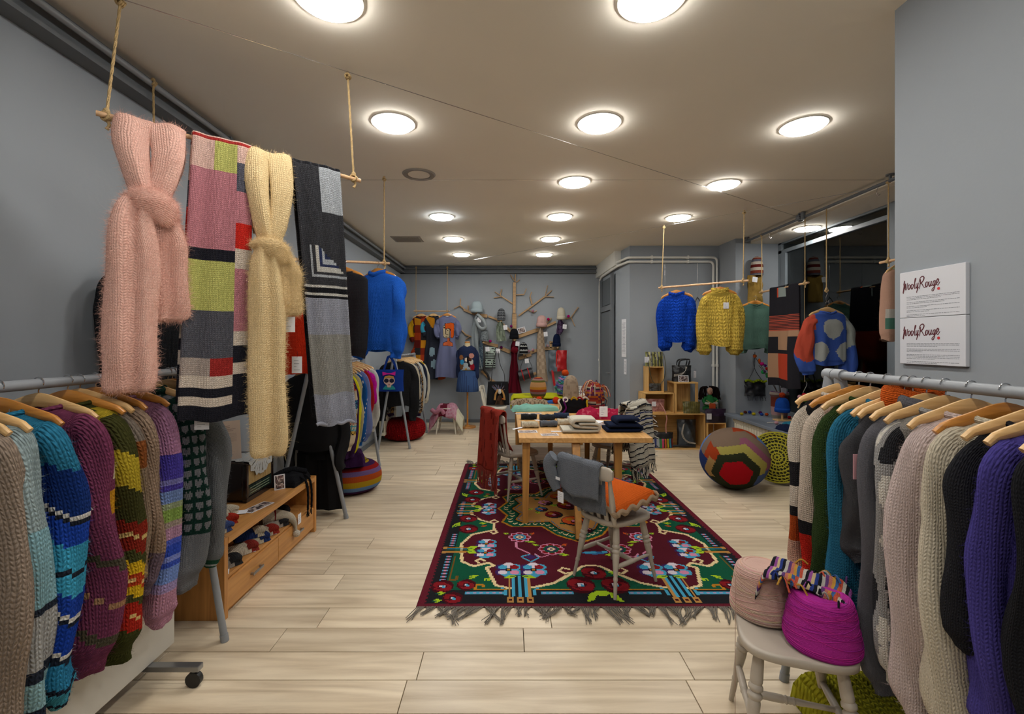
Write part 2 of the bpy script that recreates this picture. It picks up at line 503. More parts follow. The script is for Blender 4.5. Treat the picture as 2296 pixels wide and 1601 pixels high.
ceiling = wallbox('ceiling', -2.2, 4.2, -1.6, 9.0, HC, HC + .12, M_CEIL)
wallbox('wall_left', XL - .12, XL, -1.6, 9.0)
wallbox('wall_back', XL, 1.83, 8.83, 8.95)
wallbox('wall_rear', -2.2, 4.2, -1.72, -1.6)
wallbox('wall_right', 1.73, 4.2, -1.6, 2.03)
mb = MB().prism([(1.80, 8.9), (1.835, 7.4), (1.876, 6.96), (3.235, 6.96), (3.255, 6.48), (3.93, 6.48), (4.2, 6.48), (4.2, 8.95), (1.80, 8.95)], (0, 0, 0), (1, 0, 0), (0, 1, 0), (0, 0, HC))
struct(mb.build('wall_back_right', M_WALL, smooth=False))
# soffit above the shop window
struct(MB().box(3.47, 4.2, 2.03, 6.5, 2.955, HC).build('ceiling_soffit', M_CEIL, smooth=False))
# ledge moulding with conduit under the ceiling: left and back
t = struct(MB().box(XL, -2.0, -1.6, 8.83, 2.905, HC).box(XL, -1.965, -1.6, 8.83, 2.885, 2.905).build('trim_1', M_WALLD, smooth=False))
MB().tube([V((-1.955, -1.6, 2.972)), V((-1.955, 8.74, 2.972))], .016, 10).build('conduit', M_RACK, t)
for yy in (1.2, 3.2, 5.2, 7.2): MB().box(-2.0, -1.935, yy - .012, yy + .012, 2.95, 2.994).build('pipe_clip', M_RACKD, t, smooth=False)
t = struct(MB().box(XL, 1.8, 8.77, 8.83, 2.905, HC).box(XL, 1.8, 8.735, 8.83, 2.885, 2.905).build('trim_2', M_WALLD, smooth=False))
MB().tube([V((-1.95, 8.725, 2.972)), V((1.8, 8.725, 2.972))], .016, 10).build('conduit', M_RACKD, t)
# skirting
struct(MB().box(XL, 1.81, 8.815, 8.83, 0, .06).build('baseboard_back', M_WALLD, smooth=False))
struct(MB().box(XL, XL + .014, -1.6, 8.83, 0, .06).build('baseboard_left', M_WALLD, smooth=False))
# white bulkhead above the door in the return wall
struct(MB().prism([(1.72, 8.83), (1.74, 7.35), (1.86, 7.35), (1.86, 8.83)], (0, 0, 2.80), (1, 0, 0), (0, 1, 0), (0, 0, .23)).build('trim_3', M_WHITE, smooth=False))
# door in the return wall (seen edge on)
d = struct(MB().box(1.775, 1.83, 7.75, 8.55, 0, 2.1).build('door_1', mat('grey_door', L('#5f6468'), .5, var=.03), smooth=False, bevel=.004))
MB().box(1.755, 1.80, 7.66, 7.74, 0, 2.72).box(1.755, 1.80, 8.56, 8.64, 0, 2.72).box(1.755, 1.80, 7.74, 8.56, 2.11, 2.2).build('door_frame', M_WALLD, d, smooth=False)
MB().box(1.778, 1.80, 7.76, 8.54, 2.22, 2.68).build('pane', mat('dark_transom_glass', L('#43484c'), .1), d, smooth=False)
MB().tube([V((1.775, 7.86, 1.02)), V((1.735, 7.86, 1.02)), V((1.735, 7.97, 1.02))], .009, 8).build('door_handle', M_STEEL, d)

# white heating pipes
def pipe_run(name, label, pts, r=.018, m=None):
    t = thing(name, label, 'pipe', pts[0])
    o = MB().tube([V(p) - V(pts[0]) for p in pts], r, 12).build('pipe_run', m or M_WHITE, t, angle=60)
    return t
def bend(a, b, c, r=.06, n=5):
    a, b, c = V(a), V(b), V(c)
    p = b + (a - b).normalized() * r; q = b + (c - b).normalized() * r
    return [p.lerp(b, t).lerp(b.lerp(q, t), t) for t in [i / n for i in range(n + 1)]]
for k, (z, xx, lab) in enumerate(((2.845, 3.195, 'upper white heating pipe bending down the alcove corner'), (2.78, 3.14, 'lower white heating pipe running beside its twin'))):
    e = .035
    a = (1.775 - .0, 8.6, z); b = (1.775, 7.35, z); c = (1.845, 6.96 - e, z); d_ = (xx, 6.96 - e, z); f = (xx, 6.96 - e, .0)
    pts = [V(a)] + bend(a, b, c, .03, 3) + bend(b, c, d_, .05) + bend(c, d_, f, .07) + [V(f)]
    t = pipe_run('heating_pipe', lab, pts)
    for q in ((2.2, z), (2.75, z)):
        MB().box(q[0] - .012, q[0] + .012, 6.96 - .06, 6.958, q[1] - .024, q[1] + .024).build('pipe_clip', M_WHITE, t, smooth=False).location = -V(pts[0])
    MB().tube([V((xx, 6.925, 1.18)), V((xx, 6.925, 1.22))], .026, 12).build('pipe_clip', M_WHITE, t).location = -V(pts[0])
a = (1.775, 8.72, 2.845)
t = pipe_run('heating_pipe', 'white vertical pipe in the corner by the back door', [V((1.775, 7.6, 2.80)), V((1.772, 8.5, 2.79)), V((1.772, 8.66, 2.74)), V((1.772, 8.70, 2.62)), V((1.772, 8.70, 0))], .02)
MB().tube([V((1.772, 8.70, 1.2)), V((1.772, 8.70, 1.24))], .03, 12).build('pipe_clip', M_WHITE, t).location = -V((1.775, 7.6, 2.80))

# shop window: wall below, deep sill, frame, panes
wallbox('wall_window', 3.34, 4.2, 2.03, 6.48, 0, .5, mat('dark_grey_wall', L('#4e5358'), .7, var=.05))
struct(MB().box(3.09, 3.95, 2.03, 6.48, .51, .55).build('window_sill', M_SILL, smooth=False, bevel=.006))
win = struct(MB().box(3.86, 3.94, 6.40, 6.48, .55, 2.955).box(3.84, 3.95, 4.46, 4.60, .55, 2.955).box(3.86, 3.94, 2.03, 6.48, .55, .60)
    .box(3.86, 3.94, 2.03, 6.48, 2.80, 2.85).box(3.86, 3.94, 2.03, 6.48, 2.93, 2.955).build('window_1', M_FRAME, smooth=False, bevel=.004))
GL = glass_mat()
for i, (a, b, c, e) in enumerate(((4.60, 6.40, .60, 2.80), (2.03, 4.46, .60, 2.80), (4.60, 6.40, 2.85, 2.93), (2.03, 4.46, 2.85, 2.93))):
    MB().box(3.888, 3.894, a, b, c, e).build('pane', GL, win, smooth=False)
MB().box(3.85, 3.885, 6.30, 6.40, .60, 2.80).build('casement_edge', M_FRAME, win, smooth=False)

# hanging rail along the window with brackets
t = thing('ceiling_rail', 'dark steel rail fixed under the ceiling along the shop window', 'rail', (3.37, 2.1, 2.975))
MB().tube([V((0, 0, 0)), V((0, 4.35, 0))], .016, 10).build('rail_tube', M_RACKD, t)
for yy in (.4, 1.9, 3.1, 4.3):
    MB().tube([V((0, yy, 0)), V((0, yy, .055))], .012, 8).tube([V((0, yy, .045)), V((0, yy, .055))], .035, 14).build('bracket', M_RACKD, t)
MB().tube([V((-.02, 3.05, -.03)), V((-.02, 3.05, .05))], .024, 12).tube([V((-.05, 3.1, .0)), V((.03, 3.16, .02))], .022, 12).tube([V((.02, 3.16, .02)), V((.035, 3.17, .024))], .05, 14).build('cable_clamp', M_RACKD, t)
for yy in (2.05, 3.55, 3.75):
    MB().tube(catmull([(0, yy, .018), (.018, yy, 0), (.005, yy, -.03), (0, yy, -.06), (.016, yy, -.085), (.034, yy, -.07)], 16), .0028, 6).build('s_hook', M_CHROME, t)

# steel cables strung across the room just below the ceiling
def cable(label, a, b):
    o = MB().tube([V((0, 0, 0)), V(b) - V(a)], .0022, 6).build('steel_cable', M_CHROME, loc=a)
    return tag(o, label, 'cable')
cable('thin steel cable crossing the ceiling diagonally above the hanging scarves', (-2.0, 1.61, 2.97), (3.38, 5.2, 2.97))
cable('thin steel cable running straight across the ceiling towards the column', (-2.0, 3.96, 2.965), (3.36, 3.96, 2.965))
cable('thin steel cable running from the back corner to the window rail', (-1.62, 8.73, 2.965), (3.36, 4.24, 2.975))

# ceiling downlights
M_LAMP = mat('led_panel_glow', (1, 1, 1, 1), .5, emit=(1.0, .975, .925, 1), estr=LAMP)
M_LAMPC = mat('led_panel_glow_cool', (1, 1, 1, 1), .5, emit=(.80, .90, 1.0, 1), estr=LAMP)
M_TRIM = mat('lamp_trim_white', L('#c9c4ba'), .5)
def downlight(x, y, label, z=HC, m=None, r=.128):
    t = thing('ceiling_light', label, 'ceiling light', (x, y, z), group='round ceiling downlights')
    MB().lathe([(r, -.002), (r + .001, -.010), (r + .016, -.009), (r + .02, -.001)], 40, cap=False).build('trim_ring', M_TRIM, t)
    MB().lathe([(0.0001, -.024), (r * .95, -.024), (r, -.003)], 24, cap=False).build('diffuser', m or M_LAMP, t)
    return t
rows_y = [1.95, 3.06, 4.18, 5.33, 6.48, 7.62]
words_ = ['nearest', 'second nearest', 'third nearest', 'fourth nearest', 'second farthest', 'farthest']
for i, yy in enumerate(rows_y):
    if i != 2: downlight(-.765, yy, f'round downlight in the row nearest the scarves, {words_[i]} of the row', m=M_LAMPC if i == 3 else None)
    downlight(.62, yy, f'round downlight in the middle ceiling row, {words_[i]} of the row')
for i, yy in enumerate((3.1, 4.25, 5.37)):
    downlight(2.02, yy, f'round downlight in the short row by the window, {["nearest", "middle one", "farthest"][i]} of three')
downlight(3.68, 5.58, 'round downlight in the soffit above the shop window', 2.955)
for yy in (.8, -.4):  # unseen lamps added behind the camera as fill light, continuing two rows
    downlight(-.765, yy, 'round fill downlight added behind the viewer on the scarf side' + (' by the rear wall' if yy < 0 else ''))
    downlight(.62, yy, 'round fill downlight added behind the viewer in the middle row' + (' by the rear wall' if yy < 0 else ''))
# grey ring fitting without light and vent grille
t = thing('ceiling_speaker', 'unlit grey round fitting set among the ceiling lights', 'speaker', (-.775, 4.0, HC))
MB().lathe([(.0001, -.004), (.10, -.004), (.105, -.010), (.135, -.012), (.145, -.001)], 36, cap=False).build('ring', mat('grey_fitting', L('#8b857d'), .5), t)
MB().lathe([(.0001, -.006), (.095, -.006)], 30, cap=False).build('mesh_cover', M_CEIL, t)
t = thing('ceiling_vent', 'flat square air vent in the ceiling near the left wall', 'vent', (-1.42, 6.5, HC))
MB().box(-.21, .21, -.17, .17, -.008, 0).build('frame', mat('vent_beige', L('#938a7e'), .6), t, smooth=False, bevel=.003)
for k in range(8): MB().box(-.18, .18, -.145 + k * .038, -.125 + k * .038, -.016, -.006).build('slat', mat('vent_beige', None), t, smooth=False)

# street outside the window (night)
struct(MB().box(4.2, 30, -4, 40, -.2, -.1).build('street_ground', mat('asphalt', L('#2a2b2d'), .8, bump=.2)))
t = thing('street_lamp', 'small bright street lamp seen through the dark window', 'street lamp', (8.9, 14.2, -.1))
MB().tube([V((0, 0, 0)), V((0, 0, 3.6))], .05, 10).build('post', M_RACKD, t)
MB().box(-.16, .16, -.1, .1, 3.36, 3.58).build('lamp_head', mat('street_lamp_glow', (1, 1, 1, 1), emit=(1, .95, .88, 1), estr=6), t, smooth=False)
MB().box(-.2, .2, -.14, .14, 3.58, 3.63).build('lamp_cap', M_RACKD, t, smooth=False)
t = thing('parked_car', 'pale car parked on the dark street outside the window', 'car', (6.6, 8.4, -.1), 1.45)
prof = [(-2.0, .35), (-2.05, .7), (-1.75, .85), (-1.1, .92), (-.55, 1.38), (.7, 1.42), (1.35, .98), (1.95, .9), (2.05, .6), (2.0, .35)]
mb = MB(); mb.prism(prof, (0, -.85, 0), (1, 0, 0), (0, 0, 1), (0, 1.7, 0)); mb.build('body', mat('car_paint', L('#77777a'), .3), t, bevel=.06, angle=25)
mb = MB(); mb.prism([(-.95, .95), (-.5, 1.32), (.62, 1.35), (1.15, .99)], (0, -.865, 0), (1, 0, 0), (0, 0, 1), (0, 1.73, 0)); mb.build('side_window', mat('car_glass', L('#141618'), .1), t, smooth=False)
for xx in (-1.3, 1.35):
    for s in (-1, 1):
        MB().tube([V((xx, s * .70, .33)), V((xx, s * .88, .33))], .33, 20).build('wheel', mat('tyre', L('#151516'), .7), t)
# ---------------------------------------------------------------- soft goods library
def nz(x, y=0., z=0.):
    from mathutils import noise as _n
    return _n.noise(V((x, y, z)))

def inpoly(x, y, poly):
    c = False; n = len(poly); j = n - 1
    for i in range(n):
        xi, yi = poly[i]; xj, yj = poly[j]
        if (yi > y) != (yj > y) and x < (xj - xi) * (y - yi) / (yj - yi) + xi: c = not c
        j = i
    return c
def inell(x, y, cx, cy, a, b): return ((x - cx) / a) ** 2 + ((y - cy) / b) ** 2 < 1

HANG = {}
def hanger(loc, yaw, label, dark=False, W=.21, group=None, drop=.0):
    """wooden hanger; loc = top of the rail it hooks over"""
    t = thing('coat_hanger', label, 'hanger', loc, yaw, group)
    key = (dark, round(W, 2), round(drop, 2))
    if key not in HANG:
        pts = []
        for i in range(19):
            s = -1 + 2 * i / 18
            z = -.078 - drop - .058 * (abs(s) ** 1.25) - (.012 if abs(s) > .9 else 0) * (abs(s) - .9) * 10
            pts.append(V((s * W, .012 * s * s, z)))
        bar = MB().ftube(pts, [(0, .010), (.15, .016), (.5, .026), (.85, .016), (1, .010)], [(0, .009), (.5, .0075), (1, .009)], wdir=(0, 0, 1), n=10, pw=.75).build('shoulder_bar', M_HANGD if dark else M_HANGL, t)
        hk = [V((0, 0, -.06 - drop)), V((0, 0, -.045 - drop)), V((.004, 0, -.035 - drop))]
        for i in range(11):
            a = -PI * .28 + i / 10 * PI * 1.28
            hk.append(V((.019 * math.cos(a), 0, -.016 + .019 * math.sin(a))))
        hook = MB().tube(hk, .0022, 6).build('hook', M_CHROME, t)
        HANG[key] = (bar, hook)
    else:
        for o in HANG[key]: share(o, t)
    return t

def garment(name, label, cat, loc, yaw, colf, m=None, W=.24, blen=.60, th=.07, neck=.085, prof=None, sleeves=True,
            slen=.70, srad=((0, .05), (.1, .066), (.45, .072), (.8, .066), (.9, .046), (1, .042)), sflat=.7, spread=.03, collar=.022, cth=.011, ctall=0,
            top=-.10, slope=.065, folds=.012, na=36, nb=44, sn=20, sl=40, group=None, seed=0, hemcol=None, tags=None, fz=0, sdrop=0, asym=0, sleeve_bow=.012, open_front=False):
    """hanging knit: local x along the shoulders, y through the cloth, z from the rail down. colf(part, t, x, z, a) -> colour"""
    m = m or K_MED
    t = thing(name, label, cat, loc, yaw, group)
    rr = random.Random(seed + 5)
    ph = [rr.uniform(0, 6.28) for _ in range(4)]
    if prof is None:
        prof = [(0, neck, .042), (.25, W * .55, .05), (.55, W * .85, .055), (1.0, W, .06)]
        zb = top - slope
        P_ = [(top - slope * a, hw, tt) for a, hw, tt in prof]
        P_ += [(zb - blen * .12, W * 1.0, th), (zb - blen * .5, W * .97, th * 1.08), (zb - blen * .9, W * .95, th), (zb - blen * .93, W * .90, th * .9), (zb - blen, W * .88, th * .86)]
    else:
        P_ = prof
    zt, zl = P_[0][0], P_[-1][0]
    def sec(z):
        for (a, hw, tt), (b, hw2, tt2) in zip(P_, P_[1:]):
            if z >= b:
                f = (a - z) / max(1e-6, a - b); return hw + (hw2 - hw) * f, tt + (tt2 - tt) * f
        return P_[-1][1:]
    zs = []
    for i in range(nb + 1):
        f = i / nb
        zs.append(zt + (zl - zt) * (f ** 1.15))
    vs = []; uvs = []; fs = []; cols = []
    for i, z in enumerate(zs):
        hw, tt = sec(z); f = i / nb
        dip = 0
        for k in range(na + 1):
            a = 2 * PI * k / na + PI / 2
            ca, sa = math.cos(a), math.sin(a)
            x = hw * math.copysign(abs(ca) ** .75, ca)
            y = tt * math.copysign(abs(sa) ** .8, sa)
            w = folds * f * (math.sin(5 * a + ph[0] + f * 1.5) + .6 * math.sin(9 * a + ph[1]))
            y += w * (1 if sa >= 0 else -1) * abs(sa) + .02 * nz(x * 4, z * 3, ph[2]) * min(1, f * 3)
            zz = z
            if f < .3: # neckline scoops lower at the front
                zz -= (.030 if sa < 0 else .012) * (1 - f / .3) * max(0, 1 - abs(x) / max(neck, .001) * .8)
            if f > .9: zz += .012 * math.sin(3 * a + ph[3]) * (f - .9) * 10
            vs.append((x + asym * f, y, zz)); uvs.append((hw * 2 * k / na * 2, z))
    for i in range(nb):
        for k in range(na):
            fs.append((i * (na + 1) + k, (i + 1) * (na + 1) + k, (i + 1) * (na + 1) + k + 1, i * (na + 1) + k + 1))
            a = 2 * PI * (k + .5) / na + PI / 2
            hw, tt = sec((zs[i] + zs[i + 1]) / 2); ca = math.cos(a)
            cols.append(colf('body', (i + .5) / nb, hw * math.copysign(abs(ca) ** .75, ca), (zs[i] + zs[i + 1]) / 2, a))
    body = MB().add(vs, fs, uvs, cols=cols).build('body', m, t, angle=75)
    made = [body]
    if collar:
        pts = []
        nc = 28
        for k in range(nc):
            a = 2 * PI * k / nc
            sa = math.sin(a)
            pts.append(V((neck * math.cos(a), .045 * sa, zt - (.030 if sa < 0 else .010) * (1 - abs(math.cos(a)) * .8) + ctall * .5)))
        mb = MB()
        mb.ftube(pts + [pts[0]], collar / 2 + ctall / 2, cth, wdir=(0, 0, 1), n=8, cap=False, colf=lambda tt, k: colf('collar', tt, 0, zt, tt * 6.28))
        made.append(mb.build('collar', m, t, angle=80))
    if sleeves:
        zsh = P_[0][0] - slope
        for s in (-1, 1):
            x0 = W * .94
            pts = catmull([(s * (x0 - .06), 0, zsh - .03), (s * (x0 - .005), 0, zsh - .065), (s * (x0 + spread * .6 + sleeve_bow), rr.uniform(-.015, .015), zsh - slen * .3),
                           (s * (x0 + spread + sleeve_bow), rr.uniform(-.02, .02), zsh - slen * .62), (s * (x0 + spread * .9 - .01), rr.uniform(-.02, .02), zsh - slen * .88 - sdrop), (s * (x0 + spread * .8 - .015), rr.uniform(-.02, .02), zsh - slen - sdrop)], sl)
            px_, p1 = rr.uniform(0, 6), rr.uniform(0, 6)
            def wob(tt, an, x, y, s=s, px_=px_, p1=p1):
                q = .016 * nz(math.cos(an) * 1.3 + px_, math.sin(an) * 1.3, tt * 5.5 + p1) + folds * .8 * math.sin(3 * an + px_ + tt * 3) * (.3 + tt) + .012 * math.sin(tt * 14 + an * 2 + p1) * tt * (1 - tt) * 3
                return (x * math.cos(an) + y * math.sin(an)) * q
            mb = MB()
            zr = [p.z for p in pts]
            mb.ftube(pts, list(map(lambda i: lerp_tab(srad, i / sl), range(sl + 1))), [lerp_tab(srad, i / sl) * (sflat + .25 * (i / sl) ** 2) for i in range(sl + 1)], wdir=(1, 0, 0), n=sn, wob=wob,
                     colf=lambda tt, k, s=s, zr=zr: colf('sleeveL' if s < 0 else 'sleeveR', tt, s, zr[min(sl, int(tt * sl))], k * 6.283))
            made.append(mb.build('sleeve', m, t, angle=80))
    if fz:
        for o in made:
            fuzz(o, int(1.6 * fz if o is body else (fz * .7 if o.name.startswith('sleeve') else fz * .05)), parent=o)
    return t

def solid(h, k=KA):
    c = L(h, k)
    return lambda *a: c
def stripes(bands, key='t', jag=.0):
    """bands: [(upto, hex)] over t (0..1) or z"""
    bs = [(u, L(h)) for u, h in bands]
    def f(part, t, x, z, a):
        v = t if key == 't' else -z
        if jag: v += jag * math.sin(a * 9 + 1)
        for u, c in bs:
            if v < u: return c
        return bs[-1][1]
    return f

def price_tag(loc, yaw, label, w=.05, h=.065, string=.05, tilt=0, lines=4, group=None):
    t = thing('price_tag', label, 'price tag', loc, yaw, group)
    M = Matrix.Rotation(tilt, 4, 'Y')
    o = MB().box(-w / 2, w / 2, -.0008, .0008, -string - h, -string).build('card', M_PAPER, t, smooth=False); o.rotation_euler = (0, tilt, 0)
    mb = MB()
    for k in range(lines):
        z = -string - h * (.25 + .55 * k / max(1, lines - 1)); l = w * R.uniform(.25, .6)
        mb.box(-w * .3, -w * .3 + l, -.0012, -.0008, z - h * .012, z + h * .012)
    p = mb.build('handwriting', M_INKG, o, smooth=False)
    MB().tube(catmull([(0, 0, 0), (.004, -.002, -string * .5), (0, 0, -string - .008)], 8), .0009, 5).build('string', M_STRING, t)
    return t

def rope(mb, a, b, r=.0055):
    """twisted rope as three strands"""
    a, b = V(a), V(b); d = b - a; n = max(8, int(d.length / .02))
    x = d.cross(V((0, 1, 0))).normalized(); y = d.normalized().cross(x)
    for k in range(3):
        pts = [a + d * (i / n) + (x * math.cos(i * 1.05 + k * 2.094) + y * math.sin(i * 1.05 + k * 2.094)) * r * .5 for i in range(n + 1)]
        mb.tube(pts, r * .62, 5)
    return mb
def knot(mb, c, r=.012, rodr=.01, drop=.05):
    c = V(c)
    for k in range(3):
        pts = [c + V((math.cos(a) * (rodr + .006), (k - 1) * .009 + math.sin(a * 2) * .003, math.sin(a) * (rodr + .006))) for a in [i / 12 * 2 * PI for i in range(13)]]
        mb.tube(pts, .005, 6)
    mb.ball(c + V((0, 0, rodr + .012)), r, 8, sc=(1, 1, 1.2), jit=.08)
    mb.tube(catmull([c + V((0, 0, -rodr)), c + V((.008, .004, -drop * .6)), c + V((.0, .0, -drop))], 6), [.005, .006, .006, .006, .006, .007, .008], 6)

def trapeze(label, tops, bots, ends, r=.011, m=None):
    """wooden rod hung on two ropes"""
    base = V(ends[0])
    t = thing('hanging_rod', label, 'hanging rod', base)
    d = V(ends[1]) - V(ends[0]); n = 14
    MB().tube([V((0, 0, 0)) + d * (i / n) + V((0, 0, .003 * nz(i * .7, base.x))) for i in range(n + 1)], [r * (1 + .12 * nz(i * .9, base.y)) for i in range(n + 1)], 12).build('dowel', m or M_DOWEL, t)
    for a, b in zip(tops, bots):
        mb = MB(); rope(mb, V(a) - base, V(b) + V((0, 0, .01)) - base)
        ro = mb.build('rope', M_ROPE, t)
        mb = MB(); knot(mb, V(b) - base); mb.build('knot', M_ROPE, ro)
        mb = MB(); knot(mb, V(a) - base, .010, .006, .0); mb.build('knot', M_ROPE, ro)
    return t

def rack(label, a, b, spread=.24, dz=.0, overhang=.06, r=.019, far_spread=None, m=None, single=False):
    """clothes rack: a tube rail on two splayed leg pairs"""
    m = m or M_RACK
    a = V(a); b = V(b); d = (b - a).normalized()
    t = thing('clothes_rack', label, 'clothes rack', (a.x, a.y, 0))
    o = V((a.x, a.y, 0)); sx = V((1, 0, 0))
    MB().tube([a - d * overhang - o, b + d * overhang - o], r, 16).build('rail', m, t)
    for k, (p, sg) in enumerate(((a, 1), (b, -1))):
        sp = spread if k == 0 or far_spread is None else far_spread
        for s in (-1, 1):
            q = p + d * (.028 * s)
            foot = V((p.x + s * sp, q.y, .0)); 
            leg = MB().tube([q - o, foot - o], r * .9, 14).tube([foot - o, foot - o + (q - foot).normalized() * .035], r * 1.05, 14).build('leg', m, t)
            MB().tube([q - d * .026 - o, q + d * .026 - o], r * 1.4, 14).tube([q - o, q - o + (foot - q).normalized() * .075], r * 1.3, 14).tube([q - o + (foot - q).normalized() * .068, q - o + (foot - q).normalized() * .08], r * 1.5, 14).build('tee_joint', m, leg)
    return t

def drape(name, label, cat, c, along, w_top, w_bot, lf, lb, nrm, colf, m, th=.012, rr=.016, nu=20, nv=70, seed=0, fold=.012, group=None, flare=0, back_off=.02, hem_wave=.01):
    """strip of knit laid over a rod at c: hangs lf in front (along nrm) and lb behind"""
    c = V(c); ax = V(along).normalized(); n = V(nrm); n = (n - ax * n.dot(ax)).normalized(); z = V((0, 0, 1))
    tot = lf + lb + PI * rr; rd = random.Random(seed); ph = rd.uniform(0, 6); p2 = rd.uniform(0, 6)
    def path(s):
        if s < lf: 
            return n * (rr + .015 * (1 - s / lf) ** 2 * 0 + .012 * math.sin(s * 4 + ph) * (1 - s / lf)) + z * (-(lf - s)), (lf - s) / lf
        if s < lf + PI * rr:
            a = (s - lf) / rr; return n * rr * math.cos(a) + z * rr * math.sin(a), 0
        q = s - lf - PI * rr
        return -n * (rr + back_off * (q / lb) + .012 * math.sin(q * 4 + p2) * (q / lb)) - z * q, q / lb
    def fn(u, v):
        p, dn = path(v * tot)
        w = w_top + (w_bot - w_top) * (dn ** .8)
        sgn = 1 if v * tot < lf + 1.57 * rr else -1
        off = fold * math.sin(u * 9 + ph + dn * 1.5) * (.5 + .5 * dn) + fold * .5 * math.sin(u * 17 + p2)
        zz = hem_wave * math.sin(u * 7 + ph) * dn ** 4
        return p + ax * (u - .5) * w + n * off * sgn + z * zz + ax * flare * dn
    o = MB().slab(nu, nv, lambda u, v: fn(u, v) - c * 0, th, colf=lambda u, v: colf(u, (lf - v * tot) / lf if v * tot < lf + 1.57 * rr else -(v * tot - lf - PI * rr) / lb), su=w_bot, sv=tot).build(name, m, loc=c, angle=80)
    return tag(o, label, cat, group)

# ---------------------------------------------------------------- first hanging rod: four scarves
A1, B1 = P(215, 253, 1.80), P(808, 405, 2.475)
trapeze('long rod on two ropes carrying four knitted scarves', [P(270, 6, 1.895), P(780, 172, 2.44)], [P(239, 262, 1.825), P(793, 400, 2.455)], [A1, B1], .0105)
rd_ = (B1 - A1).normalized()
def on1(px):
    lo, hi = 0., 1.
    for _ in range(40):
        mid = (lo + hi) / 2; q = A1.lerp(B1, mid)
        if CX + q.x / q.y * F < px: lo = mid
        else: hi = mid
    return A1.lerp(B1, lo)
tocam = V((0, -1, 0)); n1 = (tocam - rd_ * tocam.dot(rd_)); n1.z = 0; n1.normalize()
ax1 = V((rd_.x, rd_.y, 0)).normalized()

def knotted_scarf(name, label, c, colr, m, w, loop, tails, knot_r, seed, fz, flen=.016):
    """scarf folded over the rod, tied in one loose knot, two tails below"""
    t = thing(name, label, 'scarf', c)
    ph = random.Random(seed).uniform(0, 6)
    X, Nn, Z = ax1, n1, V((0, 0, 1))
    cf = lambda tt, k: colr
    def wob(amp, f1):
        return lambda tt, an, x, y: (x * math.cos(an) + y * math.sin(an)) * amp * (math.sin(3 * an + f1 + tt * 4) + .5 * math.sin(tt * 17 + an))
    mb = MB()
    for s in (-1, 1):   # two sides of the loop crossing in front
        pts = catmull([X * (s * w * .10) - Nn * .035 - Z * loop * .8, X * (s * w * .28) - Nn * .045 - Z * loop * .35, X * (s * w * .27) - Nn * .02 - Z * .005, X * (s * w * .27) + Z * .016,
                       X * (s * w * .27) + Nn * .022 - Z * .01, X * (s * w * .29) + Nn * .038 - Z * loop * .35, X * (s * w * .16) + Nn * .035 - Z * loop * .75, X * (-s * w * .02) + Nn * .02 - Z * loop], 36)
        mb.ftube(pts, [(0, w * .22), (.3, w * .29), (.42, w * .29), (.6, w * .30), (.85, w * .22), (1, w * .14)], [(0, .02), (.35, .012), (.45, .011), (.6, .022), (.9, .032), (1, .03)], wdir=X, n=18, colf=cf, wob=wob(.005, ph + s))
    mb.build('loop', m, t, angle=85)
    mb = MB()
    kc = -Z * (loop + knot_r * .15) + Nn * .035
    pts = catmull([kc + X * (-w * .30) + Z * .02 - Nn * .02, kc + X * (-w * .15) + Nn * .035 + Z * .015, kc + X * (w * .08) + Nn * .045, kc + X * (w * .27) + Nn * .012 - Z * .02, kc + X * (w * .30) - Nn * .03 - Z * .01], 22)
    mb.ftube(pts, [(0, knot_r * .5), (.3, knot_r * .95), (.7, knot_r), (1, knot_r * .6)], [(0, .03), (.5, .042), (1, .03)], wdir=Z, n=18, colf=cf, wob=wob(.004, ph + 2))
    mb.build('knot', m, t, angle=85)
    for (x0, x1, ln, wt, nofs, kk) in tails:
        pts = catmull([kc + X * (w * x0 * .4) + Nn * .0 + Z * .01, kc + X * (w * x0) + Nn * nofs - Z * .06, kc + X * (w * (x0 * .4 + x1 * .6)) + Nn * nofs - Z * ln * .4, kc + X * (w * x1) + Nn * nofs - Z * ln * .8, kc + X * (w * x1) + Nn * nofs - Z * ln], 44)
        mb = MB().ftube(pts, [(0, wt * .45), (.15, wt * .7), (.45, wt), (.9, wt), (.97, wt * .92), (1, wt * .75)], [(0, .03), (.2, .05), (.6, .045), (.95, .035), (1, .018)], wdir=X + Nn * .2, n=32, pw=.85, colf=cf, wob=lambda tt, an, x, y, w_=wob(.006, ph + kk), g_=.030 if ln > .6 else .012: w_(tt, an, x, y) - (y * (g_ * math.exp(-((math.cos(an) - .15) / .22) ** 2) * min(1, tt * 4)) if math.sin(an) > 0 else y * 0))
        mb.build('tail', m, t, angle=85)
    if fz:
        for o in list(t.children): fuzz(o, int(fz * (1 if o.name.startswith('tail') else .5)), flen, .0004, parent=o)
    return t
c1 = on1(338)
knotted_scarf('knotted_scarf', 'pale pink mohair scarf tied in a loose knot on the rod', c1, L('#ebb5a6'), K_SOFT, .215, .335, [(-.27, -.30, .76, .086, .035, 0), (.24, .28, .47, .07, -.02, 3)], .062, 1, 11000, .018)
c3 = on1(602)
knotted_scarf('knotted_scarf', 'creamy yellow mohair scarf tied in a knot on the rod', c3, L('#dcc395'), K_SOFT, .185, .45, [(-.12, -.06, .97, .078, .03, 1), (.36, .42, .30, .058, .0, 4)], .05, 3, 11000, .018)
price_tag(on1(637) + n1 * .03 + V((0, 0, -.73)), .2, 'white price tag hanging from the creamy yellow scarf', .085, .075, .035)

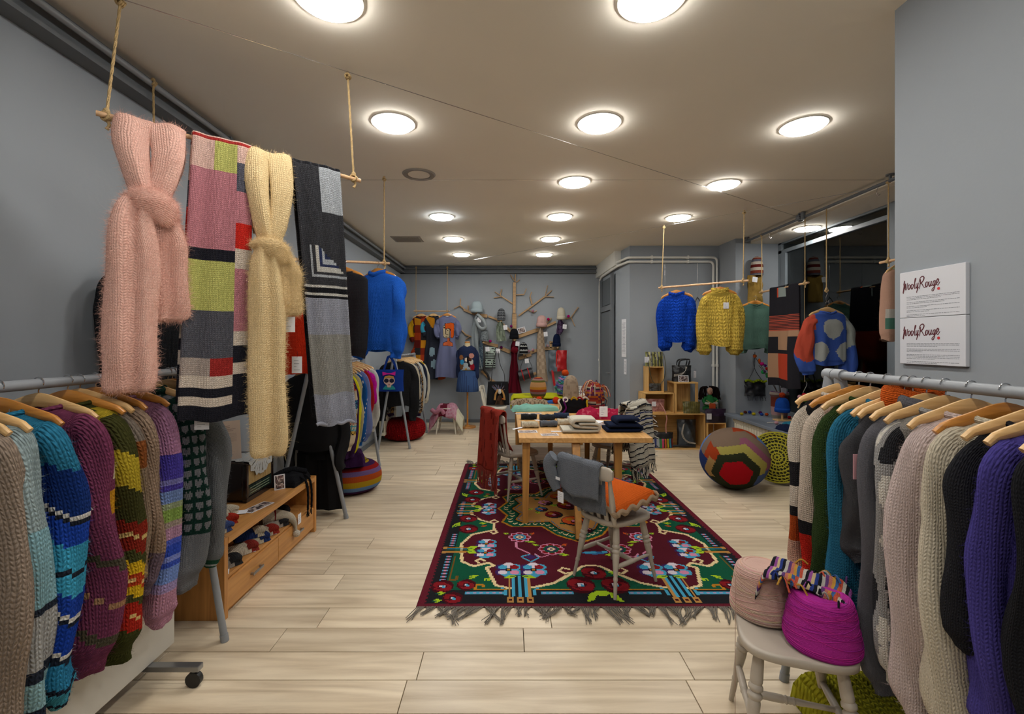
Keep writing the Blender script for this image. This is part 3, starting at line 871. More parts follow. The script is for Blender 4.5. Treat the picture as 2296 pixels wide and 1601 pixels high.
cc = {k: L(v) for k, v in dict(pink='#b97a83', lime='#b9b86a', navy='#23232b', grey='#55555d', beige='#a89a92', red='#9c2f2c', cream='#cfc0b2', brt='#c42a22', blush='#d8b4a8', slate='#54545f').items()}
def patch1(u, d):
    d0 = d
    if d >= 0:   # front
        left = u < .58
        if u < .72:
            if d < .10: return cc['blush'] if u < .36 else cc['lime']
            if d < .385: return cc['pink']
            if d < .43: return cc['navy']
            if d < .61: return cc['lime']
            if d < .78: return cc['grey']
            if d < .845: return cc['beige'] if u < .42 else cc['red']
            if d < .885: return cc['cream']
            if d < .92: return cc['navy']
            if d < .95: return cc['cream']
            return cc['navy']
        if d < .06: return cc['blush']
        if d < .17: return cc['slate']
        if d < .28: return cc['pink']
        if d < .38: return cc['brt']
        if d < .45: return cc['cream']
        if d < .68: return cc['pink']
        if d < .74: return cc['cream']
        if d < .80: return cc['navy']
        if d < .84: return cc['cream']
        return cc['navy']
    d = -d
    for lim, k in ((.012, 'red'), (.15, 'blush'), (.25, 'slate'), (.4, 'brt'), (.5, 'navy'), (.7, 'pink'), (.75, 'cream'), (.8, 'navy'), (.85, 'cream')):
        if d < lim: return cc[k]
    return cc['navy']
o = drape('patchwork_scarf', 'striped colour block scarf in pink, lime, grey and black', 'scarf', on1(500), ax1,   .235, .275, 1.24, 1.17, n1, patch1, K_MED, .015, .024, 44, 190, 4, .008, flare=-.035, back_off=.05)
fuzz(o, 14000, .008, .00025)
price_tag(on1(480) + n1 * .04 + V((-.06, 0, -1.215)), .15, 'cream paper tag under the striped colour block scarf', .06, .06, .01)

dk = {k: L(v) for k, v in dict(char='#36363a', lg='#a3a7ad', lil='#8e909c', tau='#86847f', blk='#1c1c20', ivory='#b9b6b0', nv='#2c3350').items()}
def patch2(u, d):
    if d < 0:
        d = -d
        if d < .62: return dk['blk'] if (int(u * 40) % 7) else dk['char']
        return dk['blk']
    if d < .17 and u > .52 - .1 * (d - .08): return dk['lg']
    if d < .30: return dk['char']
    if d < .425:
        # nested corner motif
        q = max((u - .22) / .7, 0); e = (d - .30) / .125
        if u < .2: return dk['char']
        if u > .35 + .75 * e: return dk['char']
        r = min(u - .2, (1 - e) * .55) 
        return [dk['lg'], dk['char'], dk['ivory'], dk['nv'], dk['lg'], dk['nv'], dk['nv']][min(6, int(r / .06))]
    if d < .455: return dk['char']
    if d < .467: return dk['ivory']
    if d < .480: return dk['blk']
    if d < .492: return dk['ivory']
    if d < .50: return dk['blk']
    if d < .65: return dk['lil']
    if d < .88: return dk['tau']
    return dk['lil']
o = drape('charcoal_scarf', 'charcoal and grey wool scarf with a nested corner motif', 'scarf', on1(708) + n1 * .004, ax1, .235, .20, 1.31, 1.28, n1, patch2, K_MED, .015, .020, 48, 200, 9, .008, flare=.10, back_off=.06)
fuzz(o, 14000, .008, .00025)
o2 = MB().ftube([on1(708) + n1 * .025 + ax1 * (.1 + (i / 20 - .5) * .205) + V((0, 0, -1.305 + .006 * math.sin(i * .9))) - o.location for i in range(21)], .009, n=10, col=dk['lil']).build('rolled_hem', K_FINE, o)
price_tag(on1(672) - n1 * .05 + V((0, 0, -.93)), .1, 'white tag hanging under the dark end of the charcoal scarf', .05, .085, .03)

# ---------------------------------------------------------------- second rod behind the scarves
T2a, T2b = V((-1.93, 2.5, 2.04)), V((-1.07, 3.96, 2.24))
d2 = (T2b - T2a)
trapeze('rod hung between wall and ceiling cable behind the scarves', [V((-1.945, 2.5, 2.975)), V((-1.07, 3.96, 2.97))], [T2a, T2b], [T2a - d2 * .03, T2b + d2 * .035], .0105)
yw2 = math.atan2(-d2.x, d2.y) # shoulder axis across the rod
def on2(s): return T2a + d2 * (1 - s)
for s, nm, lab, colr, kw in (
    (.045, 'mohair_sweater', 'bright cobalt blue mohair sweater hanging beside the grey scarf', '#1f56b4', dict(W=.235, blen=.60, slen=.66, spread=.0, fz=3500, ctall=.02)),
    (.25, 'knit_vest', 'black knitted vest half hidden behind the grey scarf', '#26262a', dict(W=.235, blen=.60, sleeves=False)),
    (.50, 'knit_sweater', 'bright orange red sweater seen between cream and grey scarves', '#d6361c', dict(W=.23, blen=.66, slen=.78, spread=.04))):
    h = on2(s) + V((0, 0, .011))
    yy = yw2 + .06
    garment(nm, lab, 'vest' if 'vest' in nm else 'sweater', h, yy, solid(colr), K_MOH if s < .1 else K_MED, seed=int(s * 100), **kw)
    hanger(h, yy, 'honey wood hanger holding the ' + lab[:lab.index(' sw') if ' sw' in lab else lab.index(' vest')] + (' vest' if 'vest' in nm else ' sweater'), s < .3, .19)
gr = L('#2b3b33'); lt = L('#b9bdb4')
def cuffpat(part, t, x, z, a):
    if part.startswith('sl') and t > .86: return lt if math.sin(t * 90) * math.sin(a * 3) > .35 else gr
    return L('#202226')
h = V((-1.93, 2.44, 2.06))
garment('knit_sweater', 'dark sweater with green patterned cuffs hanging against the left wall', 'sweater', h, 1.42, cuffpat, K_MED, W=.19, blen=.55, slen=.62, spread=-.01, th=.05, seed=33, sleeve_bow=0)
hanger(h, 1.42, 'wooden hanger of the dark sweater against the left wall', True, .17)
# ---------------------------------------------------------------- clothes racks
BALLOON = ((0, .045), (.12, .07), (.45, .082), (.78, .092), (.9, .066), (1, .052))
WIDE = ((0, .045), (.12, .066), (.5, .073), (.85, .069), (.92, .052), (1, .046))

rack('grey tube clothes rack full of chunky knits against the left wall', (-1.70, 2.39, 1.40), (-1.70, .75, 1.40), .235)
rack('grey tube clothes rack packed with sweaters beside the white notices', (1.485, 2.06, 1.404), (1.485, .75, 1.404), .215)
rack('grey tube clothes rack behind the wooden bench', (-1.715, 3.98, 1.36), (-1.80, 5.68, 1.36), .30, far_spread=.2)
rack('grey tube clothes rack at the far end of the left wall', (-1.64, 6.6, 1.35), (-1.60, 7.78, 1.35), .225)

def bands(seq, fur=None):
    """seq: list of (t_end, hex) per sleeve and body alike, measured down the garment in metres"""
    bs = [(u, L(h)) for u, h in seq]
    def f(part, t, x, z, a):
        v = -z + .006 * math.sin(a * 7) + .004 * math.sin(a * 13 + z * 40)
        for u, c in bs:
            if v < u: return c
        return bs[-1][1]
    return f
def pick(z, seq):
    for u, c in seq:
        if -z < u: return c
    return seq[-1][1]

mauve, mol, myel, mcre, mtan = L('#6e3550'), L('#4a4436'), L('#c08a20'), L('#b9ac8e'), L('#a07a5a')
def f_mauve(part, t, x, z, a):
    v = -z + .10 * (math.sin(a) * .5)
    if part != 'body':
        if .27 < -z < .37 and 1.2 < a < 4.4: return mcre
        if .41 < -z < .50 and 1.6 < a < 4.6: return myel
        if .60 < v < .63 or .87 < v < .90: return mol
        if .75 < v < .765: return mtan
    return mauve
def f_blue(part, t, x, z, a):
    v = -z + .05 * math.sin(a)
    s = [('#2a6f8e', .25), ('#16306e', .40), ('#c9c6c0', .415), ('#20242e', .43), ('#1c3f9c', .50), ('#3a93b4', .58), ('#20242e', .60), ('#3a93b4', .66), ('#1a3a92', .72), ('#d0cdc6', .735), ('#1d2432', .75), ('#173a96', .84), ('#d0cdc6', .85), ('#1d2432', .87), ('#2b78a0', .95), ('#1d2432', .97), ('#3f93ae', 1.02), ('#1d2432', 1.035)]
    for h, u in s:
        if v < u: return L(h)
    return L('#4f97a8')
def f_lblue(part, t, x, z, a):
    v = -z
    s = [('#8a9a9c', .45), ('#7fa6b0', .68), ('#242a36', .71), ('#9a9a98', .86), ('#242a36', .875), ('#a8bcc2', .89), ('#242a36', .905), ('#85aab2', 1.0), ('#1d2432', 1.08)]
    for h, u in s:
        if v < u: return L(h)
    return L('#7fa6b0')
def f_olive(part, t, x, z, a):
    v = -z + .03 * math.sin(a * 1.0 + 1)
    s = [('#3a3a1c', .30), ('#a9932a', .42), ('#3a3a1c', .55), ('#7e2418', .60), ('#c4a86a', .615), ('#7e2418', .67), ('#3f4020', .71), ('#c7a11e', .755), ('#a93a1c', .775), ('#d0b070', .785), ('#a93a1c', .80), ('#c7a11e', .835), ('#3f4020', .86), ('#9a2418', .90), ('#d0b070', .912), ('#9a2418', .955)]
    if part == 'body' and abs(x) > .12 and -z < .3: return L('#a9932a')
    if part == 'sleeveR' and 2.0 < a < 2.9 and -z < .45: return L('#7e2418')
    for h, u in s:
        if v < u: return L(h)
    return L('#3a3d1c')
def f_taupe(part, t, x, z, a):
    if part == 'sleeveR' and 2.0 < a < 4.2 and .24 < -z < .42: return L('#5a2a78')
    if part != 'body' and -z > .72: return L('#6a5a66')
    return L('#8a7462')
def f_rust(part, t, x, z, a):
    if -z < .26: return L('#6d6258')
    if -z < .36: return L('#7a4522')
    return L('#7d6a58')
def f_lilac(part, t, x, z, a):
    v = -z
    s = [('#a87898', .36), ('#4a3f9c', .45), ('#7a78b4', .47), ('#4a3f9c', .50), ('#6f86b8', .56), ('#8f9a78', .585), ('#7f9a4c', .625), ('#9a8a80', .66), ('#a8809a', .71), ('#4a58b4', .73), ('#8d9ad0', .74), ('#2f48ac', .79), ('#7a86c8', .805), ('#3a50b0', .82), ('#6f88c4', .89), ('#9a88b4', .92)]
    for h, u in s:
        if v < u: return L(h)
    return L('#b08096')
hg, hk_ = L('#16302a'), L('#74757a')
def f_heart(part, t, x, z, a):
    if part == 'collar': return L('#1c3a30')
    if part != 'body' and -z > .76: return L('#6a6c70')
    u = (a * .085 if part != 'body' else x) / .048; v = -z / .05
    fu, fv = u % 1 - .5, .5 - v % 1
    if abs(fu) > .46 or abs(fv) > .46: return hg
    x_, y_ = fu * 2.9, fv * 2.9 + .25
    return hk_ if (x_ * x_ + y_ * y_ - 1) ** 3 - x_ * x_ * y_ ** 3 < 0 else hg
def f_grey(part, t, x, z, a):
    if part != 'body' and t > .90: return L('#1f4434') if t < .945 or t > .965 else L('#9a9c9a')
    return L('#6a6d70')

LEFT = [ # D, name, label, colf, material, kwargs
    (2.28, 'grey_sweater', 'plain grey knit sweater with green cuffs at the rack end', f_grey, K_MED, dict(slen=.86, srad=WIDE, blen=.62, fz=2500, spread=.05)),
    (2.14, 'heart_sweater', 'dark green sweater patterned all over with grey hearts', f_heart, K_MED, dict(slen=.90, srad=BALLOON, sl=150, sn=80, na=110, nb=100, ctall=.02, fz=1800)),
    (2.0, 'striped_sweater', 'lilac, blue and green striped chunky sweater', f_lilac, K_CHUNK, dict(slen=.98, srad=WIDE, sl=60, fz=2500)),
    (1.88, 'taupe_sweater', 'taupe chunky sweater with a purple shoulder patch', f_taupe, K_CHUNK, dict(slen=.78, srad=WIDE, sl=50, fz=2000)),
    (1.81, 'rust_sweater', 'brown grey chunky sweater with a rust shoulder', f_rust, K_CHUNK, dict(slen=.72, srad=WIDE, fz=1500)),
    (1.76, 'striped_cardigan', 'olive chunky cardigan with red and yellow stripes', f_olive, K_CHUNK, dict(slen=.98, srad=BALLOON, sl=90, W=.235, fz=3000, folds=.006)),
    (1.65, 'mauve_sweater', 'plum purple chunky sweater with cream and mustard patches', f_mauve, K_CHUNK, dict(slen=.94, srad=BALLOON, sl=60, sn=30, W=.23, fz=4500, folds=.006)),
    (1.52, 'blue_sweater', 'chunky sweater striped in turquoise, navy and white', f_blue, K_CHUNK, dict(slen=.96, srad=WIDE, sl=90, W=.225, fz=4500, blen=.80)),
    (1.42, 'pale_striped_sweater', 'pale aqua and grey striped chunky sweater at the photo edge', f_lblue, K_CHUNK, dict(slen=1.0, srad=WIDE, sl=70, fz=3000)),
    (1.35, 'oatmeal_cardigan', 'oatmeal bouclé knit cardigan nearest the viewer on the left', solid('#8c7c6e'), K_CHUNK, dict(slen=1.0, srad=WIDE, blen=.85, fz=3500)),
]
for i, (D, nm, lab, cf, m, kw) in enumerate(LEFT):
    kw = dict(dict(sflat=.55, th=.055, W=.185, blen=.66, spread=.012, seed=i * 7, sleeve_bow=.008), **kw); kw['W'] = min(kw['W'], .19); kw['slen'] *= .955
    loc = V((-1.70, D, 1.421)); yw = R.uniform(-.06, .06)
    garment(nm, lab, 'cardigan' if 'cardigan' in nm else 'sweater', loc, yw, cf, m, **kw)
    hanger(loc, yw, f'wooden hanger carrying the {lab.split(" with ")[0].split(" at ")[0].split(" nearest ")[0].split(" patterned ")[0]}', i in (2, 3, 5, 7), .20)
for D, lab in ((2.31, 'honey wood hanger next to the rack end on the left'), (1.98, 'spare wooden hanger above the heart patterned sweater'), ):
    hanger(V((-1.70, D, 1.421)), .05, lab, True, .21)

# right rack
wb, ws, wo, wp = L('#222124'), L('#c2b6a8'), L('#a8481e'), L('#c49a86')
def f_cblock(part, t, x, z, a):
    if part == 'sleeveL':
        v = -z + .03 * math.sin(a)
        if v < .42: return ws
        if v < .52: return wb
        if v < .60: return ws
        if v < .65: return wb
        if v < .76: return wo
        return wp
    if part == 'collar': return ws
    return wb if -z < .45 else wo
def f_pinkbeige(part, t, x, z, a):
    if part == 'collar': return L('#9a7444')
    if part == 'body' and abs(x) < .12 and -z < .2: return L('#5c2334')
    if part != 'body' and -z > .62: return L('#b8261c') if -z > .68 else wb
    return L('#c2a594') if part == 'body' else L('#c4b4a4')
def f_petrol(part, t, x, z, a):
    if part == 'sleeveL' and abs(((a - 3.0) + .25 * math.sin(z * 7)) ) < .10 and (int(-z * 90) % 3): return L('#c0a890')
    return L('#235c76')
def f_abs(part, t, x, z, a):
    n = nz(a * 1.1, z * 7, 3.3) if part != 'body' else nz(x * 11, z * 8, 8.1)
    if -z < .2 and part == 'body': return L('#8a8680')
    if n > .18: return L('#29292c')
    if n < -.22: return L('#c9c4ba')
    return L('#8e8c8a')
RIGHT = [
    (2.02, 'colour_block_sweater', 'black, cream and rust colour block sweater at the far rack end', f_cblock, K_MED, dict(slen=.78, sl=60)),
    (1.92, 'pink_beige_sweater', 'pinkish beige sweater with a burgundy yoke', f_pinkbeige, K_MED, dict(slen=.80)),
    (1.86, 'green_sweater', 'dark moss green sweater with full sleeves', solid('#2c3d1e'), K_MED, dict(slen=.84, srad=BALLOON, fz=2500)),
    (1.775, 'petrol_sweater', 'petrol blue mohair sweater with a braided seam on the sleeve', f_petrol, K_MOH, dict(slen=.90, srad=BALLOON, sn=44, sl=70, fz=3000)),
    (1.7, 'graphite_sweater', 'dark graphite sweater with short ribbed sleeves', solid('#3d3d40'), K_FINE, dict(slen=.52, blen=.50, srad=WIDE)),
    (1.665, 'orange_turtleneck', 'bright orange ribbed turtleneck squeezed between dark sweaters', solid('#b8521e'), K_MED, dict(sleeves=False, slen=.5, blen=.45, ctall=.06, W=.13, neck=.10)),
    (1.61, 'charcoal_sweater', 'charcoal grey turtleneck sweater with long sleeves', solid('#56555a'), K_FINE, dict(slen=.94, srad=WIDE, ctall=.03, fz=2500)),
    (1.54, 'patterned_sweater', 'grey sweater with black and white abstract patches', f_abs, K_MED, dict(slen=.86, srad=WIDE, sl=110, sn=56, na=90, nb=100)),
    (1.455, 'blush_sweater', 'pale blush pink mohair sweater with long full sleeves', solid('#b3a29e'), K_MOH, dict(slen=.93, srad=BALLOON, fz=4500)),
    (1.355, 'cream_sweater', 'cream mohair sweater hanging next to the blush pink one', solid('#b5ab98'), K_MOH, dict(slen=.92, srad=BALLOON, fz=4500)),
    (1.27, 'black_sweater', 'black sweater with short balloon sleeves', solid('#232327'), K_MED, dict(slen=.58, srad=BALLOON, blen=.52)),
    (1.215, 'purple_cardigan', 'violet mohair cardigan near the photo edge', solid('#3f3878'), K_MOH, dict(slen=.78, srad=WIDE, fz=3000, W=.2)),
    (1.13, 'black_cardigan', 'black cardigan nearest the viewer on the right rack', solid('#1d1d20'), K_MED, dict(slen=.8, blen=.7, W=.19)),
]
for i, (D, nm, lab, cf, m, kw) in enumerate(RIGHT):
    kw = dict(dict(sflat=.52, th=.05, W=.165, blen=.62, spread=.0, seed=i * 11 + 3, sleeve_bow=.004), **kw); kw['W'] = min(kw['W'], .168)
    loc = V((1.485, D, 1.425)); yw = R.uniform(-.06, .06)
    garment(nm, lab, 'cardigan' if 'cardigan' in nm else 'sweater', loc, yw, cf, m, **kw)
    hanger(loc, yw, f'wooden hanger under the {lab.split(" with ")[0].split(" at ")[0].split(" nearest ")[0].split(" hanging ")[0].split(" squeezed")[0].split(" near ")[0]}', i in (1, 9), .19)
t = thing('pink_tag', 'pink paper tag sticking out between dark sweaters on the right', 'price tag', (1.27, 1.63, 1.12))
MB().box(-.03, .03, -.001, .001, -.06, .03).build('card', mat('pink_card', L('#b98a90'), .7), t, smooth=False)

# mid left rack: black outfit plus knits
loc = V((-1.72, 4.06, 1.381))
garment('black_jacket', 'long black jacket on the rack behind the bench', 'jacket', loc, -.12, solid('#1b1b1d'), M_CLOTH, W=.235, blen=.62, slen=.78, srad=((0, .05), (.1, .06), (.5, .055), (1, .045)), ctall=.03, seed=51, folds=.008)
hanger(loc, -.12, 'honey wood hanger of the long black jacket', True, .2)
t = thing('black_trousers', 'wide black trousers hanging below the black jacket', 'trousers', (-1.70, 4.12, 0))
MB().ftube([V((0, 0, .66)), V((0, 0, .58)), V((0, 0, .50))], [.17, .19, .20], [.05, .06, .06], wdir=(1, 0, 0), n=24, col=L('#171719')).build('waist', M_CLOTH, t)
for s in (-1, 1):
    MB().ftube([V((s * .095, 0, .55)), V((s * .10, 0, .3)), V((s * .11, 0, .05))], [.10, .105, .115], [.055, .05, .05], wdir=(1, 0, 0), n=22, col=L('#171719'), wob=lambda tt, an, x, y: y * .012 * math.sin(5 * an)).build('trouser_leg', M_CLOTH, t)
fb = [L(h) for h in ('#cbb89a', '#23305c', '#c9a34a', '#8a2a24', '#4f93a0', '#1f1f22', '#b8442c')]
def f_fair(part, t, x, z, a):
    v = -z
    u = (x if part == 'body' else a * .07)
    if .20 < v < .30: return fb[5] if nz(u * 40, v * 60) > -.1 else fb[6]
    if .38 < v < .46: return fb[1] if math.sin(u * 160) * math.sin(v * 160) > -.2 else fb[4]
    if .46 < v < .50: return fb[4] if math.sin(u * 180) > 0 else fb[0]
    if .50 < v < .57: return fb[5] if abs(math.sin(u * 70) * .03 + .535 - v) < .008 else fb[2]
    if .57 < v < .61: return fb[3] if math.sin(u * 260 + v * 200) > 0 else fb[0]
    if .61 < v < .67: return fb[4] if math.sin(u * 110) ** 2 + math.sin(v * 110) ** 2 < 1.2 else fb[0]
    if .67 < v < .71: return fb[5] if abs(math.sin(u * 90) * .015 + .69 - v) < .007 else fb[2]
    return fb[0]
def f_brush(part, t, x, z, a): 
    return L('#c9c8c4') if part != 'body' and abs(math.sin(z * 9 + a * 2.2)) < .09 else L('#1f5394')
MID = [
    (4.36, 'fair_isle_cardigan', 'patterned cardigan with bands in cream, yellow, red and blue', f_fair, dict(slen=.70, sl=80, sn=40, na=64, nb=80, W=.21)),
    (4.50, 'purple_sweater', 'dark purple knit between patterned cardigan and yellow sweater', solid('#3a2146'), dict(slen=.80)),
    (4.58, 'yellow_sweater', 'neon yellow mohair sweater on the middle rack', solid('#ccc21c'), dict(slen=.82, fz=1500)),
    (4.68, 'sand_sweater', 'sand beige knit behind the neon yellow sweater', solid('#a89c74'), dict(slen=.76)),
    (4.82, 'scribble_sweater', 'blue sweater with white scribbled lines', f_brush, dict(slen=.76, sn=36, sl=60)),
    (4.96, 'periwinkle_sweater', 'periwinkle blue sweater with ribbed cuffs', solid('#6a76a6'), dict(slen=.74, srad=BALLOON)),
    (5.12, 'red_sweater', 'red sweater on the middle rack', solid('#9a1a1c'), dict(slen=.62)),
    (5.24, 'magenta_sweater', 'magenta sweater peeking out next to the red one', solid('#b0148a'), dict(slen=.4, blen=.45, srad=BALLOON)),
    (5.40, 'white_sweater', 'off white fluffy sweater at the far end of the middle rack', solid('#c2c2b8'), dict(slen=.72, fz=2500)),
]
for i, (D, nm, lab, cf, kw) in enumerate(MID):
    f = (D - 3.98) / 1.7
    loc = V((-1.715 - .085 * f, D, 1.381)); yw = R.uniform(-.05, .05)
    kw = dict(dict(W=.19, blen=.60, spread=.01, seed=i * 5 + 70, sflat=.6), **kw)
    garment(nm, lab, 'cardigan' if 'cardigan' in nm else 'sweater', loc, yw, cf, K_MED, **kw)
    hanger(loc, yw, f'pale wooden hanger of the {lab.split(" with ")[0].split(" on ")[0].split(" behind ")[0].split(" between ")[0].split(" at ")[0].split(" peek")[0]}', False, .205)

# far left rack
def f_leo(part, t, x, z, a):
    u = (x if part == 'body' else a * .07)
    if part != 'body' and t > .86: return L('#2a1c3c')
    q = math.hypot((u / .05) % 1 - .5, (z / .06) % 1 - .5)
    return L('#1f1c22') if .2 < q < .36 else L('#8a6a44')
def f_tweed(part, t, x, z, a): return L('#77787a') if R.random() > .45 else L('#2b2b2e')
def f_must(part, t, x, z, a): return L('#c09a2c') if -z < .22 else L('#c0baa8')
FAR = [
    (6.78, 'black_coat', 'black long sleeved top behind the blue tote bag', solid('#1f1f21'), dict(slen=.82)),
    (6.92, 'ivory_cardigan', 'ivory edged cardigan on the far rack', solid('#b4aa96'), dict(slen=.6)),
    (7.02, 'speckled_sweater', 'black and white speckled sweater on the far rack', f_tweed, dict(slen=.74)),
    (7.14, 'ring_pattern_sweater', 'brown sweater with a dark ring pattern', f_leo, dict(slen=.80, sl=60, sn=32)),
    (7.28, 'pale_grey_sweater', 'pale grey fluffy sweater on the far rack', solid('#aeb0ac'), dict(slen=.74)),
    (7.42, 'navy_sweater', 'navy sweater on the far rack', solid('#1e2434'), dict(slen=.62)),
    (7.58, 'mustard_yoke_sweater', 'cream sweater with a mustard yoke', f_must, dict(slen=.66, srad=WIDE)),
]
for i, (D, nm, lab, cf, kw) in enumerate(FAR):
    loc = V((-1.635 + .03 * (D - 6.6), D, 1.371)); yw = R.uniform(-.05, .05)
    kw = dict(dict(W=.215, blen=.60, spread=.03, seed=i * 5 + 170, na=28, nb=32), **kw)
    garment(nm, lab, 'cardigan' if 'cardigan' in nm else 'sweater', loc, yw, cf, K_FAR, **kw)
    hanger(loc, yw, f'pale wooden hanger of the {lab.split(" with ")[0].split(" on ")[0].split(" behind ")[0]}', False, .205)
# ---------------------------------------------------------------- rug
RW, RH = 222, 314
pal = {k: L(v, 1.15) for k, v in dict(k='#1b1c1f', m='#4a141f', g='#0f4a34', c='#d0b98c', o='#a8701e', b='#3f8fae', r='#76151c', d='#3e0b14', l='#96b422', p='#c07a94', w='#c4b8c0', v='#352052', t='#a57840', e='#5a1a26', n='#6a4a1c', O='#b4481c', B='#2a5c88').items()}
keys = list(pal); idx = {k: i for i, k in enumerate(keys)}
cv = np.full((RH, RW), idx['k'], dtype=np.int8)
yy_, xx_ = np.mgrid[0:RH, 0:RW]; xc, yc = xx_ + .5, yy_ + .5
def _poly(pts):
    ms = np.zeros((RH, RW), bool); n = len(pts); j = n - 1
    for i in range(n):
        xi, yi = pts[i]; xj, yj = pts[j]
        if yi != yj:
            ms ^= ((yi > yc) != (yj > yc)) & (xc < (xj - xi) * (yc - yi) / (yj - yi) + xi)
        j = i
    return ms
def paint(ms, k): cv[ms] = idx[k]
def poly(pts, k): paint(_poly(pts), k)
def disc(x, y, a, b, k): paint(((xc - x) / a) ** 2 + ((yc - y) / b) ** 2 < 1, k)
def rect(x0, y0, x1, y1, k): paint((xc > x0) & (xc < x1) & (yc > y0) & (yc < y1), k)
def line(pts, w, k):
    ms = np.zeros((RH, RW), bool)
    for (x0, y0), (x1, y1) in zip(pts, pts[1:]):
        dx, dy = x1 - x0, y1 - y0; l2 = dx * dx + dy * dy + 1e-9
        t = np.clip(((xc - x0) * dx + (yc - y0) * dy) / l2, 0, 1)
        ms |= (xc - x0 - t * dx) ** 2 + (yc - y0 - t * dy) ** 2 < (w / 2) ** 2
    paint(ms, k)
def sym(f):
    """draw in the lower left quarter, repeat mirrored"""
    f(lambda p: p); f(lambda p: (RW - p[0], p[1])); f(lambda p: (p[0], RH - p[1])); f(lambda p: (RW - p[0], RH - p[1]))
def rose(S, x, y, r):
    x, y = S((x, y))
    disc(x, y, r, r * 1.1, 'd'); disc(x - r * .3, y + r * .25, r * .62, r * .5, 'r'); disc(x + r * .35, y - r * .2, r * .55, r * .6, 'r')
    line([(x - r * .6, y - r * .4), (x, y - r * .75), (x + r * .6, y - r * .5)], 1.6, 'r'); disc(x, y, r * .42, r * .36, 'd'); disc(x, y, r * .26, r * .22, 'w'); disc(x + .8, y - .6, 1.2, 1.2, 'b')
def pansy(S, x, y, r):
    x, y = S((x, y))
    for k, (dx, dy) in enumerate(((-.55, .5), (.55, .5), (-.6, -.45), (.6, -.45), (0, .75), (0, -.75))):
        disc(x + dx * r, y + dy * r, r * .62, r * .55, 'vbvbwb'[k])
    for k, (dx, dy) in enumerate(((-.5, .5), (.5, .5), (-.55, -.45), (.55, -.45))):
        disc(x + dx * r, y + dy * r, r * .42, r * .38, 'brwp'[k])
    disc(x, y, r * .3, r * .3, 'k'); disc(x, y, 1.3, 1.3, 'o')
def leaf(S, x, y, x2, y2, w, k='l'):
    a, b = S((x, y)), S((x2, y2)); mx, my = (a[0] + b[0]) / 2, (a[1] + b[1]) / 2
    dx, dy = b[0] - a[0], b[1] - a[1]; l = math.hypot(dx, dy); nx, ny = -dy / l * w, dx / l * w
    poly([a, (mx + nx, my + ny), b, (mx - nx, my - ny)], k); line([a, (mx, my)], 1, 'g')
rect(0, 0, RW, RH, 'e')
rect(3, 2.5, RW - 3, RH - 2.5, 'k')
for yv in range(3, RH - 2, 4): # saw teeth on the long sides
    poly([(3, yv), (5.5, yv + 2), (3, yv + 4)], 'e'); poly([(RW - 3, yv), (RW - 5.5, yv + 2), (RW - 3, yv + 4)], 'e')
rect(14, 18, RW - 14, RH - 18, 'g')
cream = [(44, 45), (39, 46), (42, 36), (46, 23), (54, 20), (70, 21), (83, 26), (97, 39), (105, 48), (111, 49)]
side = [(18, 83), (21, 56), (30, 49), (37, 56)]
field = [(111, 49), (105, 48), (97, 39), (83, 26), (70, 21), (54, 20), (46, 23), (42, 36), (39, 46), (44, 49), (40, 53), (30, 48), (21, 55), (18, 83), (25, 100), (43, 109), (42, 113), (42, 122), (30, 130), (22, 141), (20, 150), (30, 157)]
full = field + [(x, RH - y) for x, y in reversed(field)]
full = full + [(RW - x, y) for x, y in reversed(full)]
poly(full, 'm')
line(full + [full[0]], 2.4, 'c'); line([(x, y + .0) for x, y in full + [full[0]]], .9, 'c')
